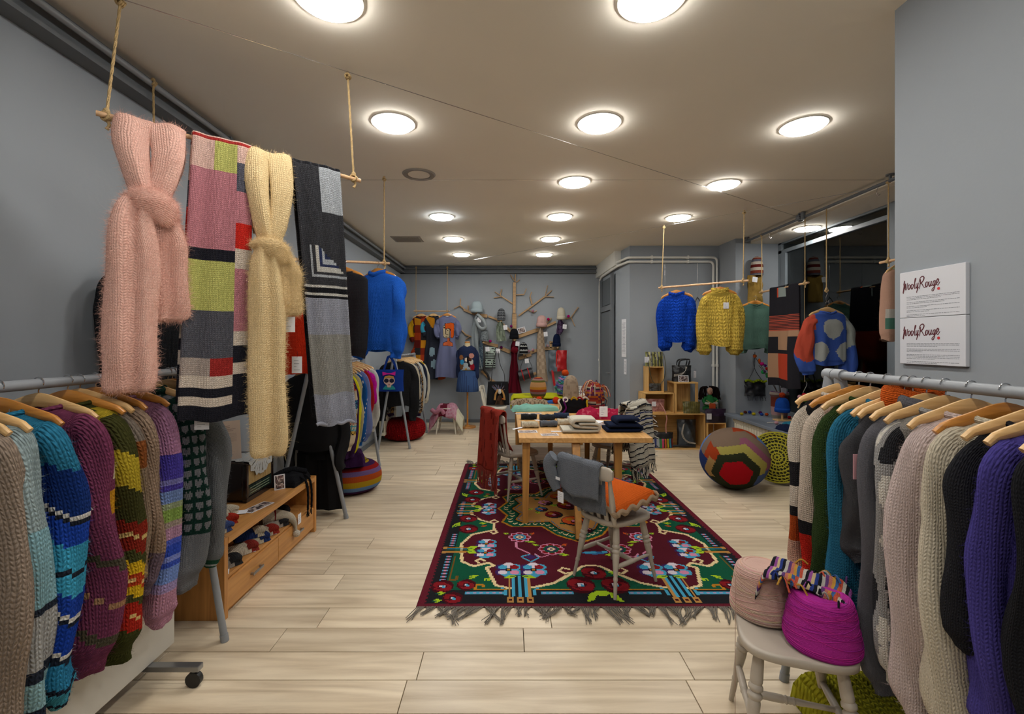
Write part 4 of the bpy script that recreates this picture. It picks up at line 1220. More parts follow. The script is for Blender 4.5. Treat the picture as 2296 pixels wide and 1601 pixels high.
def quarter(S):
    line([S((97, 40)), S((92, 38)), S((88, 42)), S((91, 46)), S((95, 44))], 1.8, 'c')
    line([S((37, 56)), S((34, 59)), S((31, 56)), S((33, 53))], 1.8, 'c')
    line([S((43, 109)), S((45, 104)), S((42, 101)), S((40, 104))], 1.8, 'c')
    line([S((42, 122)), S((45, 126)), S((42, 130)), S((39, 127))], 1.8, 'c')
    # columns with boxes at the short edge and flower heads
    for i, k in enumerate('tbkbkbt'):
        x = 54.5 + i * 2.1; line([S((x, 11)), S((x, 36))], 1.9, k)
    for x in (55, 61, 67):
        a = S((x, 7)); rect(a[0] - 2.2, a[1] - 2.6, a[0] + 2.2, a[1] + 2.6, 't'); rect(a[0] - 1, a[1] - 1.2, a[0] + 1, a[1] + 1.2, 'd')
    line([S((52, 13)), S((52, 17)), S((50, 20))], 1.5, 'b'); line([S((70, 13)), S((70, 17)), S((72, 20))], 1.5, 'b')
    pansy(S, 54, 43, 7.5); pansy(S, 71, 43, 7.5); leaf(S, 61, 36, 50, 32, 2.5); leaf(S, 61, 36, 73, 32, 2.5)
    # squares along the edges
    for x in list(range(29, 52, 4)) + list(range(76, 96, 4)):
        a = S((x, 14.5)); rect(a[0] - 1.6, a[1] - 1.5, a[0] + 1.6, a[1] + 1.5, 'b'); rect(a[0] - .6, a[1] - .6, a[0] + .6, a[1] + .6, 'p')
    for yv in list(range(30, 66, 4)) + list(range(80, 104, 4)) + list(range(140, 157, 4)):
        a = S((11, yv)); rect(a[0] - 1.7, a[1] - 1.5, a[0] + 1.7, a[1] + 1.5, 'b'); rect(a[0] - .6, a[1] - .6, a[0] + .6, a[1] + .6, 'p')
    line([S((33, 18.5)), S((33, 24)), S((38, 24)), S((38, 21))], 1.1, 'o'); line([S((33, 18.5)), S((52, 18.5))], 1.1, 'o'); line([S((72, 18.5)), S((94, 18.5))], 1.1, 'o')
    line([S((15.5, 30)), S((15.5, 62))], 1.1, 'n'); line([S((15.5, 30)), S((20, 30)), S((20, 35))], 1.1, 'n')
    for i, k in enumerate('togbo'):
        line([S((8, 69 + i * 1.8)), S((23, 69 + i * 1.8))], 1.3, k)
    for yv in (69, 76): 
        a = S((6.5, yv)); rect(a[0] - 1.8, a[1] - 1.8, a[0] + 1.8, a[1] + 1.8, 't')
    pansy(S, 37, 83, 6.5); pansy(S, 37, 68, 6.5); leaf(S, 22, 73, 31, 79, 3); leaf(S, 22, 73, 31, 67, 3)
    for i, k in enumerate('togbo'): line([S((8, 145 + i * 1.8)), S((22, 145 + i * 1.8))], 1.3, k)
    leaf(S, 21, 149, 30, 155, 3); pansy(S, 36, 150, 6)
    # corner and side roses
    rose(S, 12, 22, 7); rose(S, 27, 24, 6); rose(S, 20, 9, 6); leaf(S, 26, 31, 34, 36, 2.2); leaf(S, 38, 28, 42, 33, 2); leaf(S, 9, 13, 15, 15, 2); leaf(S, 8, 5, 14, 7, 2)
    rose(S, 19, 133, 8); rose(S, 21, 111, 8); leaf(S, 7, 112, 13, 126, 2.5); leaf(S, 9, 119, 14, 118, 2.2); leaf(S, 28, 121, 36, 124, 2.2); leaf(S, 30, 115, 36, 118, 2, 'O')
    # flowers of the field
    for (x, y, r) in ((63, 95, 7.5), (86, 74, 8)):
        a = S((x, y))
        for q in range(8):
            an = q * PI / 4; disc(a[0] + r * .85 * math.cos(an), a[1] + r * .85 * math.sin(an), r * .38, r * .38, 'p'); disc(a[0] + r * .8 * math.cos(an), a[1] + r * .8 * math.sin(an), r * .28, r * .28, 'r')
        disc(a[0], a[1], r * .72, r * .72, 'g' if x > 70 else 'b'); disc(a[0], a[1], r * .5, r * .5, 'v'); disc(a[0], a[1], r * .34, r * .34, 'c'); disc(a[0], a[1], 1.2, 1.2, 'v')
        leaf(S, x - r, y + r * .6, x - r - 6, y + r * 1.1, 1.8); leaf(S, x + r, y + r * .5, x + r + 5, y + r * 1.2, 1.8, 'O'); leaf(S, x + r * .4, y - r, x + r * .6 + 8, y - r - 2, 2)
    line([S((60, 86)), S((60, 77)), S((70, 66))], 1.3, 'p'); line([S((70, 66)), S((63, 62)), S((70, 54)), S((76, 61)), S((73, 66))], 1.2, 'b'); poly([S((66, 62)), S((70, 57)), S((74, 61)), S((71, 65))], 'v')
    line([S((73, 67)), S((77, 61)), S((83, 64))], 1.2, 'p')
sym(quarter)
for s in (0, 1):
    S = (lambda p: p) if s == 0 else (lambda p: (RW - p[0], RH - p[1]))
    a = S((117, 68)); disc(a[0], a[1], 9, 2.6, 'B'); disc(a[0] - 3, a[1] + .5, 5, 1.6, 'b'); disc(a[0] + 8, a[1] + 1.5, 2.2, 2, 'b')
    rose(S, 111, 39, 8.5); rose(S, 100, 24, 9); rose(S, 122, 24, 9); leaf(S, 120, 37, 126, 41, 2)
    poly([S(p) for p in ((101, 5), (103, 13), (109, 17), (114, 17), (120, 13), (123, 5), (118, 6), (114, 11), (108, 11), (105, 6))], 'l'); poly([S(p) for p in ((106, 6), (109, 11), (108, 13))], 'k'); poly([S(p) for p in ((117, 6), (114, 11), (116, 13))], 'k')
# centre medallion
med = [(44, 157), (52, 140), (48, 125), (56, 115), (82, 115), (92, 98), (111, 84)]
def ring(ins):
    c = []
    for x, y in med:
        dx, dy = 111 - x, 157 - y; l = math.hypot(dx, dy); c.append((x + dx / l * ins, y + dy / l * ins))
    h = c + [(RW - x, y) for x, y in reversed(c[:-1])]
    return h + [(x, RH - y) for x, y in reversed(h[1:-1])]
poly(ring(0), 'o'); poly(ring(2.2), 'g'); poly(ring(12), 'k'); poly(ring(13.5), 'o'); poly(ring(15.5), 'B'); poly(ring(16.5), 't')
rg_ = ring(7)
for (x0, y0), (x1, y1) in zip(rg_, rg_[1:] + rg_[:1]):
    n = max(1, int(math.hypot(x1 - x0, y1 - y0) / 5))
    for i in range(n):
        f = (i + .5) / n; x, y = x0 + (x1 - x0) * f, y0 + (y1 - y0) * f
        line([(x - 1.8, y + 1.6), (x, y - .8), (x + 1.8, y + 1.6)], 1.1, 'c')
rr2 = random.Random(3)
I = lambda p: p
inner = ring(22)
for i in range(60):
    x, y = rr2.uniform(60, 162), rr2.uniform(105, 209)
    if inpoly(x, y, inner):
        leaf(I, x, y, x + rr2.uniform(-9, 9), y + rr2.uniform(-7, 7), 2.6, rr2.choice('gglgk'))
for x, y, r, k in ((111, 128, 11, 'O'), (95, 142, 8, 'r'), (128, 150, 9, 'O'), (111, 165, 11, 'r'), (90, 172, 7, 'p'), (130, 178, 9, 'r'), (104, 190, 8, 'O'), (118, 108, 6, 'p'), (85, 155, 6, 'B'), (140, 162, 6, 'B')):
    disc(x, y, r, r, 'k'); disc(x - 1, y + 1, r * .85, r * .8, k); disc(x + r * .2, y - r * .1, r * .5, r * .45, 'd'); disc(x - r * .3, y + r * .3, r * .3, r * .3, 'o'); disc(x, y, r * .2, r * .2, 'p')
M_RUG = mat('kilim_wool', None, .95, spec=.08, bump=.5, bscale=240)
RX, RY = -.53, 2.66
rug = thing('kilim_rug', 'large flat woven rug with roses, dark red field and green border', 'rug', (RX, RY, 0))
ca_ = [pal[k] for k in keys]
flat = cv.ravel()
def rugz(x, y): return .006 + .0015 * nz(x * 6, y * 6)
mb = MB()
mb.grid(RW, RH, lambda u, v: V((u * 2.22, v * 3.14, rugz(u * 2.22, v * 3.14))), None, su=2.22, sv=3.14)
mb.c = [ca_[i] for i in flat]
e = L('#3a1018')
mb.box(0, 2.22, -.002, 0, 0.0008, .006, e); mb.box(0, 2.22, 3.14, 3.142, 0.0008, .006, e); mb.box(-.002, 0, 0, 3.14, 0.0008, .006, e); mb.box(2.22, 2.222, 0, 3.14, 0.0008, .006, e)
mb.build('weave', M_RUG, rug, smooth=False)
M_FRG = mat('rug_fringe_wool', L('#6e675e'), .95, bump=.5, bscale=300, var=.3, vscale=30)
for sgn, y0 in ((-1, -.002), (1, 3.142)):
    mb = MB(); rf = random.Random(5 + sgn)
    x = .01; bias = 0
    while x < 2.21:
        # strands gathered into untidy bunches
        k = rf.randint(5, 10); bx = x + rf.uniform(-.04, .06); bl = rf.uniform(.08, .17); bd = rf.uniform(-.09, .06)
        for i in range(k):
            xs = x + i * .0075
            if xs > 2.215: break
            ln = bl * rf.uniform(.75, 1.15)
            tip = V((bx + bd + rf.uniform(-.02, .02), y0 + sgn * ln, .006 + rf.random() * .006))
            mid = V(((xs * .45 + (bx + bd * .3) * .55) + rf.uniform(-.008, .008), y0 + sgn * ln * .5, .009 + rf.random() * .012))
            mb.tube(catmull([V((xs, y0 - sgn * .004, .005)), mid, tip], 5), [.0025, .0026, .0024, .0024, .0022, .0018], 5)
        x += k * .0075
    tag(mb.build('fringe', M_FRG, rug), kind='stuff')

# ---------------------------------------------------------------- tables
def table(label, x0, x1, y0, y1, legs, z=.75):
    t = thing('wooden_table', label, 'table', ((x0 + x1) / 2, (y0 + y1) / 2, 0))
    o = V(((x0 + x1) / 2, (y0 + y1) / 2, 0))
    MB().box(x0 - o.x, x1 - o.x, y0 - o.y, y1 - o.y, z - .044, z).build('tabletop', M_TABLE, t, smooth=False, bevel=.004)
    for a, b in legs:
        a = V((a[0], a[1], z - .044)) - o; b = V((b[0], b[1], .008)) - o
        MB().bar(a, b, .068, .05, up=(0, 1, 0), w2=.046).build('leg', M_TABLEV, t, smooth=False, bevel=.004)
    return t
M_TABLEV = wood('oak_table_upright', L('#b5813f'), L('#966730'), 2, 2.4, .4)
table('oak table in front, spread with knitted cuffs and folded hats', .10, 1.225, 3.82, 5.45, [((.165, 3.9), (.155, 3.9)), ((.95, 3.9), (.95, 3.9)), ((.51, 5.38), (.51, 5.38)), ((.945, 5.38), (.945, 5.38)), ((.585, 3.88), (.56, 3.56))])
table('oak table behind, covered with yellow knit and woolly hats', .085, 1.21, 5.47, 6.95, [((.15, 5.55), (.15, 5.55)), ((1.12, 5.6), (1.12, 5.6)), ((.15, 6.88), (.15, 6.88)), ((1.12, 6.88), (1.12, 6.88))])

# ---------------------------------------------------------------- chairs
def turned(a, b, r=.019, rings=(.3, .36, .74), n=14, taper=.62):
    a, b = V(a), V(b); m = 48; rad = []
    for i in range(m + 1):
        f = i / m
        q = r * (.82 + .32 * math.sin(PI * min(1, f * 1.5)) ** .8) * (1 - (1 - taper) * max(0, f - .45) / .55)
        for k in rings:
            if abs(f - k) < .016: q *= 1.13
            elif abs(f - k) < .036: q *= .86
        rad.append(q)
    return MB().tube([a.lerp(b, i / m) for i in range(m + 1)], rad, n)
def seat_outline(w=.41, d=.39, back=.34, n=40, pw=.55):
    o = []
    for i in range(n):
        a = 2 * PI * i / n
        ca, sa = math.cos(a), math.sin(a)
        x = d / 2 * math.copysign(abs(ca) ** pw, ca); y = math.copysign(abs(sa) ** pw, sa) / 2
        o.append((x, y * (back + (w - back) * (x / d + .5))))
    return o
def chair(name, label, c, ang, m, back=True, seat_h=.445, w=.41, d=.39, hb=.80, group=None, cat='chair'):
    """local +x is the way the sitter faces"""
    t = thing(name, label, cat, (c[0], c[1], c[2] if len(c) > 2 else 0), ang, group)
    ol = seat_outline(w, d, w * .85)
    vs = []; rings_ = [(.94, seat_h - .036), (1.0, seat_h - .028), (1.0, seat_h - .008), (.975, seat_h - .001), (.90, seat_h - .002), (.6, seat_h - .009), (.2, seat_h - .012)]
    n = len(ol)
    for s, z in rings_: vs += [(x * s, y * s, z) for x, y in ol]
    fs = [tuple(range(n - 1, -1, -1))]
    for k in range(len(rings_) - 1):
        for i in range(n): fs.append((k * n + i, k * n + (i + 1) % n, (k + 1) * n + (i + 1) % n, (k + 1) * n + i))
    fs.append(tuple((len(rings_) - 1) * n + i for i in range(n)))
    MB().add(vs, fs).build('seat', m, t, angle=60)
    ft = {}
    for sx in (-1, 1):
        for sy in (-1, 1):
            top = V((sx * d * .30, sy * w * (.30 if sx < 0 else .32), seat_h - .03)); foot = V((sx * d * .50, sy * w * (.44 if sx < 0 else .46), .0))
            turned(top, foot, .0195).build('leg', m, t, angle=50); ft[sx, sy] = (top, foot)
    mids = {}
    for sy in (-1, 1):
        a = ft[-1, sy][0].lerp(ft[-1, sy][1], .58); b = ft[1, sy][0].lerp(ft[1, sy][1], .58)
        turned(a, b, .013, (.5,), taper=.9).build('stretcher', m, t, angle=50); mids[sy] = a.lerp(b, .5)
    turned(mids[-1], mids[1], .013, (.46, .54), taper=.9).build('stretcher', m, t, angle=50)
    if back:
        xb = -d * .43
        for sy in (-1, 1):
            turned((xb, sy * w * .37, seat_h - .01), (xb - .075, sy * w * .415, hb - .02), .0165, (.12, .86), taper=.85).build('back_post', m, t, angle=50)
        for k in range(4):
            y = (k - 1.5) * w * .155
            MB().bar((xb - .005, y, seat_h - .01), (xb - .082, y * 1.12, hb - .075), .030, .012, up=(1, 0, .1)).build('slat', m, t, smooth=False, bevel=.003)
        mb = MB()
        pts = [V((xb - .075 - .022 * (1 - (s / 10) ** 2), s / 10 * w * .50, hb - .045)) for s in range(-10, 11)]
        mb.ftube(pts, [(0, .025), (.06, .042), (.5, .05), (.94, .042), (1, .025)], .011, wdir=(0, 0, 1), n=14, pw=.6)
        mb.build('top_rail', m, t, angle=50)
    return t
chair('spindle_chair', 'greige chair on the rug with a grey mohair top over its back', (.70, 2.98, .008), .62, M_CHAIR, w=.40, d=.38)
chair('spindle_chair', 'greige chair left of the table under a rust red throw', (.09, 4.66, .008), .50, M_CHAIR, hb=.84)
chair('spindle_chair', 'greige chair right of the table under a black and white blanket', (1.16, 4.98, .008), PI - .75, M_CHAIR, hb=.84)
chair('spindle_chair', 'cream chair by the back wall with a black doll bag', (-.20, 7.9), -.12, M_CHAIRW)
chair('spindle_stool', 'greige stool in the foreground holding two cones of yarn', (1.085, 1.745), -.30 - PI / 2, M_CHAIR, back=False, w=.40, d=.37, seat_h=.45, cat='stool')
chair('spindle_stool', 'cream stool by the back wall under a pink and white throw', (-1.03, 7.82), -PI / 2, M_CHAIRW, back=False, w=.36, d=.32, seat_h=.44, cat='stool')

# ---------------------------------------------------------------- oak bench (left)
bx0, bx1, by0, by1, bh = -2.02, -1.58, 2.53, 3.75, .455
bench = thing('oak_media_bench', 'low oak bench with drawers and open shelf below the radio', 'bench', ((bx0 + bx1) / 2, (by0 + by1) / 2, 0))
bo = V(((bx0 + bx1) / 2, (by0 + by1) / 2, 0))
def bb(name, x0, x1, y0, y1, z0, z1, m=M_OAK, par=None, bev=.003):
    return MB().box(x0 - bo.x, x1 - bo.x, y0 - bo.y, y1 - bo.y, z0, z1).build(name, m, par or bench, smooth=False, bevel=bev)
M_OAKV = wood('oak_upright', L('#bd8547'), L('#9d6a35'), 2, 2.2, .4)
bb('top', bx0, bx1 + .01, by0 + .035, by1 - .035, bh - .04, bh - .003)
for ya, yb in ((by0, by0 + .035), (by1 - .035, by1)):
    bb('side_panel', bx0, bx1 + .008, ya, yb, 0, bh, M_OAKV)
bb('shelf', bx0, bx1 - .01, by0 + .035, by1 - .035, .205, .225)
bb('back_panel', bx0, bx0 + .012, by0 + .035, by1 - .035, .03, bh - .04)
bb('plinth', bx0 + .02, bx1 - .03, by0 + .035, by1 - .035, 0.0, .035)
ym = (by0 + by1) / 2
for ya, yb in ((by0 + .038, ym - .002), (ym + .002, by1 - .038)):
    dr = bb('drawer', bx1 - .02, bx1 + .002, ya, yb, .04, .203)
    yc_ = (ya + yb) / 2
    mb = MB(); mb.box(bx1 + .018 - bo.x, bx1 + .026 - bo.x, yc_ - .06 - bo.y, yc_ + .06 - bo.y, .118, .134)
    for s in (-.05, .05): mb.box(bx1 - bo.x, bx1 + .02 - bo.x, yc_ + s - .006 - bo.y, yc_ + s + .006 - bo.y, .12, .132)
    mb.build('handle', M_STEEL, dr, smooth=False, bevel=.002)
# ---------------------------------------------------------------- throws on the chairs
def on_chair(c, ang, p):
    """chair local point -> world"""
    M = Matrix.Translation(V((c[0], c[1], c[2] if len(c) > 2 else 0))) @ Matrix.Rotation(ang, 4, 'Z')
    return M @ V(p)
cA, aA = (.70, 2.98, .008), .62
gm = L('#62666d')
ctr = on_chair(cA, aA, (-.255, .055, .785)); fwd = V((math.cos(aA), math.sin(aA), 0)); lat = V((-math.sin(aA), math.cos(aA), 0))
def gcol(u, d): return gm
o = drape('mohair_shrug', 'fluffy grey mohair shrug folded over the chair back', 'shrug', ctr, lat, .37, .37, .20, .30, -fwd, gcol, K_MOH, .022, .022, 30, 60, 21, .008, hem_wave=.012)
fuzz(o, 9000, .012, .0004)
MB().ftube(catmull([-fwd * .05 + lat * .19 + V((0, 0, .01)), -fwd * .06 + lat * .225 + V((0, 0, -.05)), -fwd * .05 + lat * .205 + V((0, 0, -.14)), -fwd * .04 + lat * .17 + V((0, 0, -.21))], 16), [(0, .045), (.5, .06), (1, .035)], .028, wdir=lat, n=16, col=gm).build('sleeve', K_MOH, o)
MB().obox(-fwd * .075 + lat * .125 + V((0, 0, -.12)), lat, fwd, (0, 0, 1), .04, .002, .018).build('woven_label', M_PAPER, o, smooth=False)
price_tag(on_chair(cA, aA, (-.315, .17, .63)), aA - PI / 2, 'white price tag dangling from the grey mohair shrug', .055, .07, .05)
# orange cushion on the seat
t = thing('knitted_cushion', 'orange knitted cushion with a beige crocheted edge on the rug chair', 'cushion', on_chair(cA, aA, (.0, .0, .455)), aA)
oc, pc = L('#c4581c'), L('#4a2458')
def cush(u, v):
    x, y = (u - .5) * .36, (v - .5) * .38
    e = min(u, 1 - u, v, 1 - v) * 2
    return V((x, y, .075 + .07 * min(1, e * 1.6) ** .5 + .045 * (u - .4)))
MB().slab(26, 26, cush, .02, colf=lambda u, v: pc if u > .78 and abs(v - .6) < .2 else oc, su=.36, sv=.36).build('top_cover', K_MED, t, angle=80)
MB().slab(20, 20, lambda u, v: V(((u - .5) * .35, (v - .5) * .37, .075 + .03 * (u - .4) - .06 * min(1, min(u, 1 - u, v, 1 - v) * 4) ** .5)), .01, col=L('#8a6a50'), su=.36, sv=.36).build('bottom_cover', K_MED, t, angle=80)
ed = []
for i in range(96):
    a = i / 96 * 4; k = int(a); f = a - k
    x, y = [(f, 0), (1, f), (1 - f, 1), (0, 1 - f)][k]
    p = V(((x - .5) * .385, (y - .5) * .405, .077 + .04 * (x - .4) + .012 * math.sin(i * 1.05))); ed.append(p)
MB().ftube(ed, .018, .006, wdir=(0, 0, 1), n=8, closed=True, col=L('#a08a72')).build('crochet_edge', K_FINE, t, angle=80)

cB, aB = (.09, 4.66, .008), .50
fB = V((math.cos(aB), math.sin(aB), 0)); lB = V((-math.sin(aB), math.cos(aB), 0))
rc_, rd2 = L('#7e2a20'), L('#5e1a14')
ctr = on_chair(cB, aB, (-.255, .02, .85))
def rcol(u, d): return rd2 if nz(u * 14, d * 9) > .35 else rc_
M_THROW = knit('brushed_throw', .009, .009, .5, .9, .2)
# front over the seat, back hanging down with fringe
tw = thing('fringed_throw', 'rust red fringed wool throw hung over the chair back', 'throw', ctr)
def throwf(u, v):
    s = v * 1.05
    y = (u - .5) * (.44 - .06 * abs(v - .45))
    f = .012 * math.sin(u * 11 + v * 2)
    if s < .40: q = .40 - s; return fB * (.03 + .10 * max(0, q - .30) * 4 + f + .30 * q * q) + lB * y + V((0, 0, -q * .93))
    if s < .48: a = (s - .40) / .08 * PI; return fB * (.03 * math.cos(a) + f) + lB * y + V((0, 0, .03 * math.sin(a)))
    q = s - .48; return -fB * (.035 + .05 * q + f) + lB * y * (1 + .15 * q) + V((0, 0, -q))
o = MB().slab(28, 60, throwf, .014, colf=rcol, su=.44, sv=1.05).build('cloth', M_THROW, tw, angle=80)
fuzz(o, 4000, .010, .0004)
mb = MB(); rf = random.Random(2)
for i in range(64):
    u = (i + .5) / 64; a = throwf(u, 1.0)
    mb.tube(catmull([a, a + V((rf.uniform(-.01, .01), rf.uniform(-.01, .01), -.09)), a + V((rf.uniform(-.02, .02), rf.uniform(-.02, .02), -.19))], 5), [.0042, .004, .0038, .0036, .0034, .003], 5, col=rc_)
for i in range(30):  # fringe of the side fold
    v = .5 + .5 * i / 30; a = throwf(0.0, v)
    mb.tube(catmull([a, a + V((-.02, -.015 + rf.uniform(-.01, .01), -.05)), a + V((-.03, -.015 + rf.uniform(-.02, .02), -.13))], 4), .0036, 5, col=rc_)
tag(mb.build('fringe', mat('fringe_yarn', None, .95), tw), kind='stuff')

cC, aC = (1.16, 4.98, .008), PI - .75
fC = V((math.cos(aC), math.sin(aC), 0)); lC = V((-math.sin(aC), math.cos(aC), 0))
bw = [L(h) for h in ('#c2bcae', '#222328', '#2a3560', '#8c8a84')]
def bcol(u, v):
    k = (v * 120 + 3.5 * nz(v * 13, u * 1.5)) % 6
    if k < 2.6: return bw[0]
    if k < 3.9: return bw[1]
    if k < 4.6: return bw[0]
    return bw[2] if int(v * 6) % 3 == 0 else bw[3] if k < 5.1 else bw[0]
ctr = on_chair(cC, aC, (-.25, 0, .85))
tw = thing('striped_blanket', 'black, white and navy striped handwoven blanket over the chair back', 'blanket', ctr)
def blank(u, v):
    s = v * 1.15
    y = (u - .5) * .50; f = .016 * math.sin(u * 9 + v * 3) + .006 * math.sin(u * 23)
    if s < .42: q = .42 - s; return fC * (.05 + f + .35 * q * q) + lC * y + V((0, 0, -q * .9 + .02))
    if s < .54: a = (s - .42) / .12 * PI; return fC * (.05 * math.cos(a) + f) + lC * y + V((0, 0, .02 + .05 * math.sin(a)))
    q = s - .54; return -fC * (.055 + .10 * q + f) + lC * y + V((0, 0, .02 - q))
o = MB().slab(30, 200, blank, .022, colf=bcol, su=.5, sv=1.15).build('cloth', K_MED, tw, angle=80)
mb = MB()
for i in range(70):
    u = (i + .5) / 70
    for v, up in ((1.0, -1), (0.0, -1)):
        a = blank(u, v); k = bw[i % 2]
        mb.tube(catmull([a, a + V((rf.uniform(-.02, .02), rf.uniform(-.02, .02), -.05)), a + V((rf.uniform(-.03, .03), rf.uniform(-.03, .03), -.11))], 4), .0038, 5, col=k)
for i in range(70):
    v = rf.random(); a = blank(1.0 if rf.random() > .5 else 0.0, v); s = V((1, 0, 0))
    mb.tube([a, a + V((rf.uniform(-.02, .05), rf.uniform(-.05, .0), rf.uniform(-.05, .01)))], .004, 5, col=bw[rf.choice((0, 0, 1))])
tag(mb.build('fringe', MATS['fringe_yarn'], tw), kind='stuff')

# black bag with a straw doll on the chair by the back wall
cD = V((-.20, 7.9, 0))
t = thing('black_doll_bag', 'black cloth bag with an appliqué straw doll leaning on the cream chair', 'bag', (-.16, 7.93, .45))
o = MB().slab(14, 14, lambda u, v: V(((u - .5) * (.40 - .05 * v), .10 * v, v * .40 + .01)) + V((0, .03 * math.sin(u * PI), 0)), .05, col=L('#161618')).build('bag_body', M_CLOTH, t, angle=80)
mb = MB()
for k in range(22):
    a = R.uniform(.2, PI - .2); l = R.uniform(.10, .19)
    mb.tube([V((.03, .03, .23)), V((.03 + l * math.cos(a), .02, .23 + l * math.sin(a) * .9))], .002, 4, col=L(R.choice(['#6c6f8a', '#8a8fae', '#a06a6a', '#5a5a66'])))
mb.build('straw_hair', M_PRINT, t)
MB().ball((.03, .005, .245), .035, 12, col=L('#c9c4ba'), sc=(1, .6, 1.3)).build('doll_face', K_FINE, t)
mb = MB(); 
for s in (-1, 1): mb.ftube(catmull([(.03 + s * .03, .0, .28), (.03 + s * .07, -.01, .2), (.03 + s * .085, -.01, .10)], 10), [(0, .014), (1, .02)], n=8, col=L('#b98a50'))
mb.build('braid', K_MED, t)
MB().lathe([(.0001, .18), (.03, .17), (.06, .09), (.085, .02), (.0001, .015)], 16, c=(.03, 0, 0), sy=.5, colf=lambda a, b: L('#4a3424') if R.random() > .4 else L('#2c2018')).build('doll_dress', K_FAR, t)
MB().ball((.085, -.03, .12), .012, 8, col=L('#d05a1c')).build('doll_mitten', K_FINE, t)
mb = MB()
for s in (-.12, .12): mb.tube(catmull([(s, .09, .40), (s * .9, .10, .55), (s * .5 - .03, .30, .72), (-.02, .80, 1.0)], 14), .006, 6, col=L('#161618'))
mb.build('strap', M_LEATHC, t)

# pink and white throw on the back stool
t = thing('pink_throw', 'pink, burgundy and white throw draped over the cream stool', 'throw', (-1.03, 7.82, .44))
def pth(u, v):
    x, y = (u - .5) * .66, (v - .5) * .66
    r = max(abs(x) - .15, 0); rz = max(abs(y) - .13, 0)
    return V((x * .86, y * (.9 - .25 * abs(v - .5) * 2), .02 + .03 * nz(x * 6, y * 6) - r * 1.25 - rz * .9 + .02 * math.cos(x * 6)))
pk = [L(h) for h in ('#b07486', '#5c1a28', '#b58a98', '#c9c4ac')]
MB().slab(34, 26, pth, .03, colf=lambda u, v: (pk[0] if R.random() > .3 else pk[2]) if u < .3 + .1 * v else pk[1] if u < .5 + .1 * v else (pk[2] if R.random() > .35 else pk[0]) if u < .8 else pk[3], su=.6, sv=.45).build('cloth', K_CHUNK, t, angle=80)
MB().ftube(catmull([(-.24, -.17, -.02), (-.17, -.20, -.06), (-.08, -.20, -.02), (-.03, -.19, -.09)], 16), .035, n=12, col=pk[0]).build('folded_edge', K_CHUNK, t, angle=80)

# ---------------------------------------------------------------- third rod: dresses by the back wall
A3, B3 = V((-1.74, 8.68, 2.15)), V((-1.13, 8.58, 2.14))
trapeze('short rod on two ropes holding three dresses by the back wall', [V((-1.74, 8.70, 2.98)), V((-1.13, 8.60, 2.965))], [A3, B3], [A3 - V((.04, 0, 0)), B3 + V((.05, 0, 0))], .011)
def dprof(W, waist, hemw, ln, wz=.5):
    z0 = -.10
    return [(z0, .085, .04), (z0 - .02, W * .6, .05), (z0 - .045, W * .9, .055), (z0 - .07, W, .06), (z0 - wz * .6, W * .86, .07), (z0 - wz, waist, .06), (z0 - wz - .1, waist * 1.12, .07), (z0 - ln * .8, hemw * .97, .085), (z0 - ln, hemw, .085)]
lv, orr, skn, blk = L('#6b7090'), L('#c9541c'), L('#b9a888'), L('#1c1c20')
def f_face(part, t, x, z, a):
    if part != 'body' or math.sin(a) > -.0: return lv
    X, Z = x / .01, -z / .01   # cm, Z from rail
    def bx(x0, x1, z0, z1): return x0 < X < x1 and z0 < Z < z1
    for pts, c in (([(-4.5, 24), (7, 22.5), (13, 25), (13, 47), (11, 52), (6, 52), (6, 36), (1, 34), (-3, 36), (-4.5, 32)], orr),
                   ([(-8, 29), (-4.5, 28), (-4.5, 33), (-3, 36), (1, 34), (5.5, 36), (5.5, 49), (3, 52), (-6, 52), (-8, 47)], skn),
                   ([(-1, 52), (5, 52), (5, 58), (10, 61), (11, 68), (-8, 67), (-8, 61), (-1, 58)], L('#c0603a'))):
        if inpoly(X, Z, pts):
            for (ax_, az_), (bx_, bz_) in zip(pts, pts[1:] + pts[:1]):
                l2 = (bx_ - ax_) ** 2 + (bz_ - az_) ** 2; tt = max(0, min(1, ((X - ax_) * (bx_ - ax_) + (Z - az_) * (bz_ - az_)) / l2))
                if math.hypot(X - ax_ - tt * (bx_ - ax_), Z - az_ - tt * (bz_ - az_)) < .75: return blk
            if c is skn and (abs(X + 2.4) < .5 and 32 < Z < 46 or bx(-2.5, 1.5, 45.5, 46.5) or inell(X, Z, -6.3, 33, .8, 1.5) or inell(X, Z, .2, 38, 1.2, 1.0) or bx(-3.2, -.5, 49, 50)): return blk
            return c
    return lv
def f_dots(part, t, x, z, a):
    Z = -z
    if part == 'collar': return L('#24262e')
    if part == 'body':
        if x < .02 and Z < .33 - .9 * x * 0 and Z < .36 + x * 1.6: return L('#b87a1c')
        if inell(x, Z, -.02, .78, .055, .09) or inell(x, Z, .02, 1.02, .055, .09) or inell(x, Z, .17, .70, .06, .08): return L('#7d95a0')
        if x > .1 and Z > .9: return L('#b0481c')
    elif part == 'sleeveL' and .25 < t < .68: return L('#3a93b0')
    return L('#2b2e38')
def f_quilt(part, t, x, z, a):
    if part == 'sleeveL': return L('#b88a1a') if t < .75 else L('#5a1c18')
    k = int((x + 1) / .11) + int(-z / .14) * 3
    return [L(h) for h in ('#5e1c18', '#b87a1c', '#a03a1c', '#2c2a2c', '#7a2a1a')][k % 5]
SH = ((0, .042), (.3, .058), (.8, .058), (.93, .047), (1, .044))
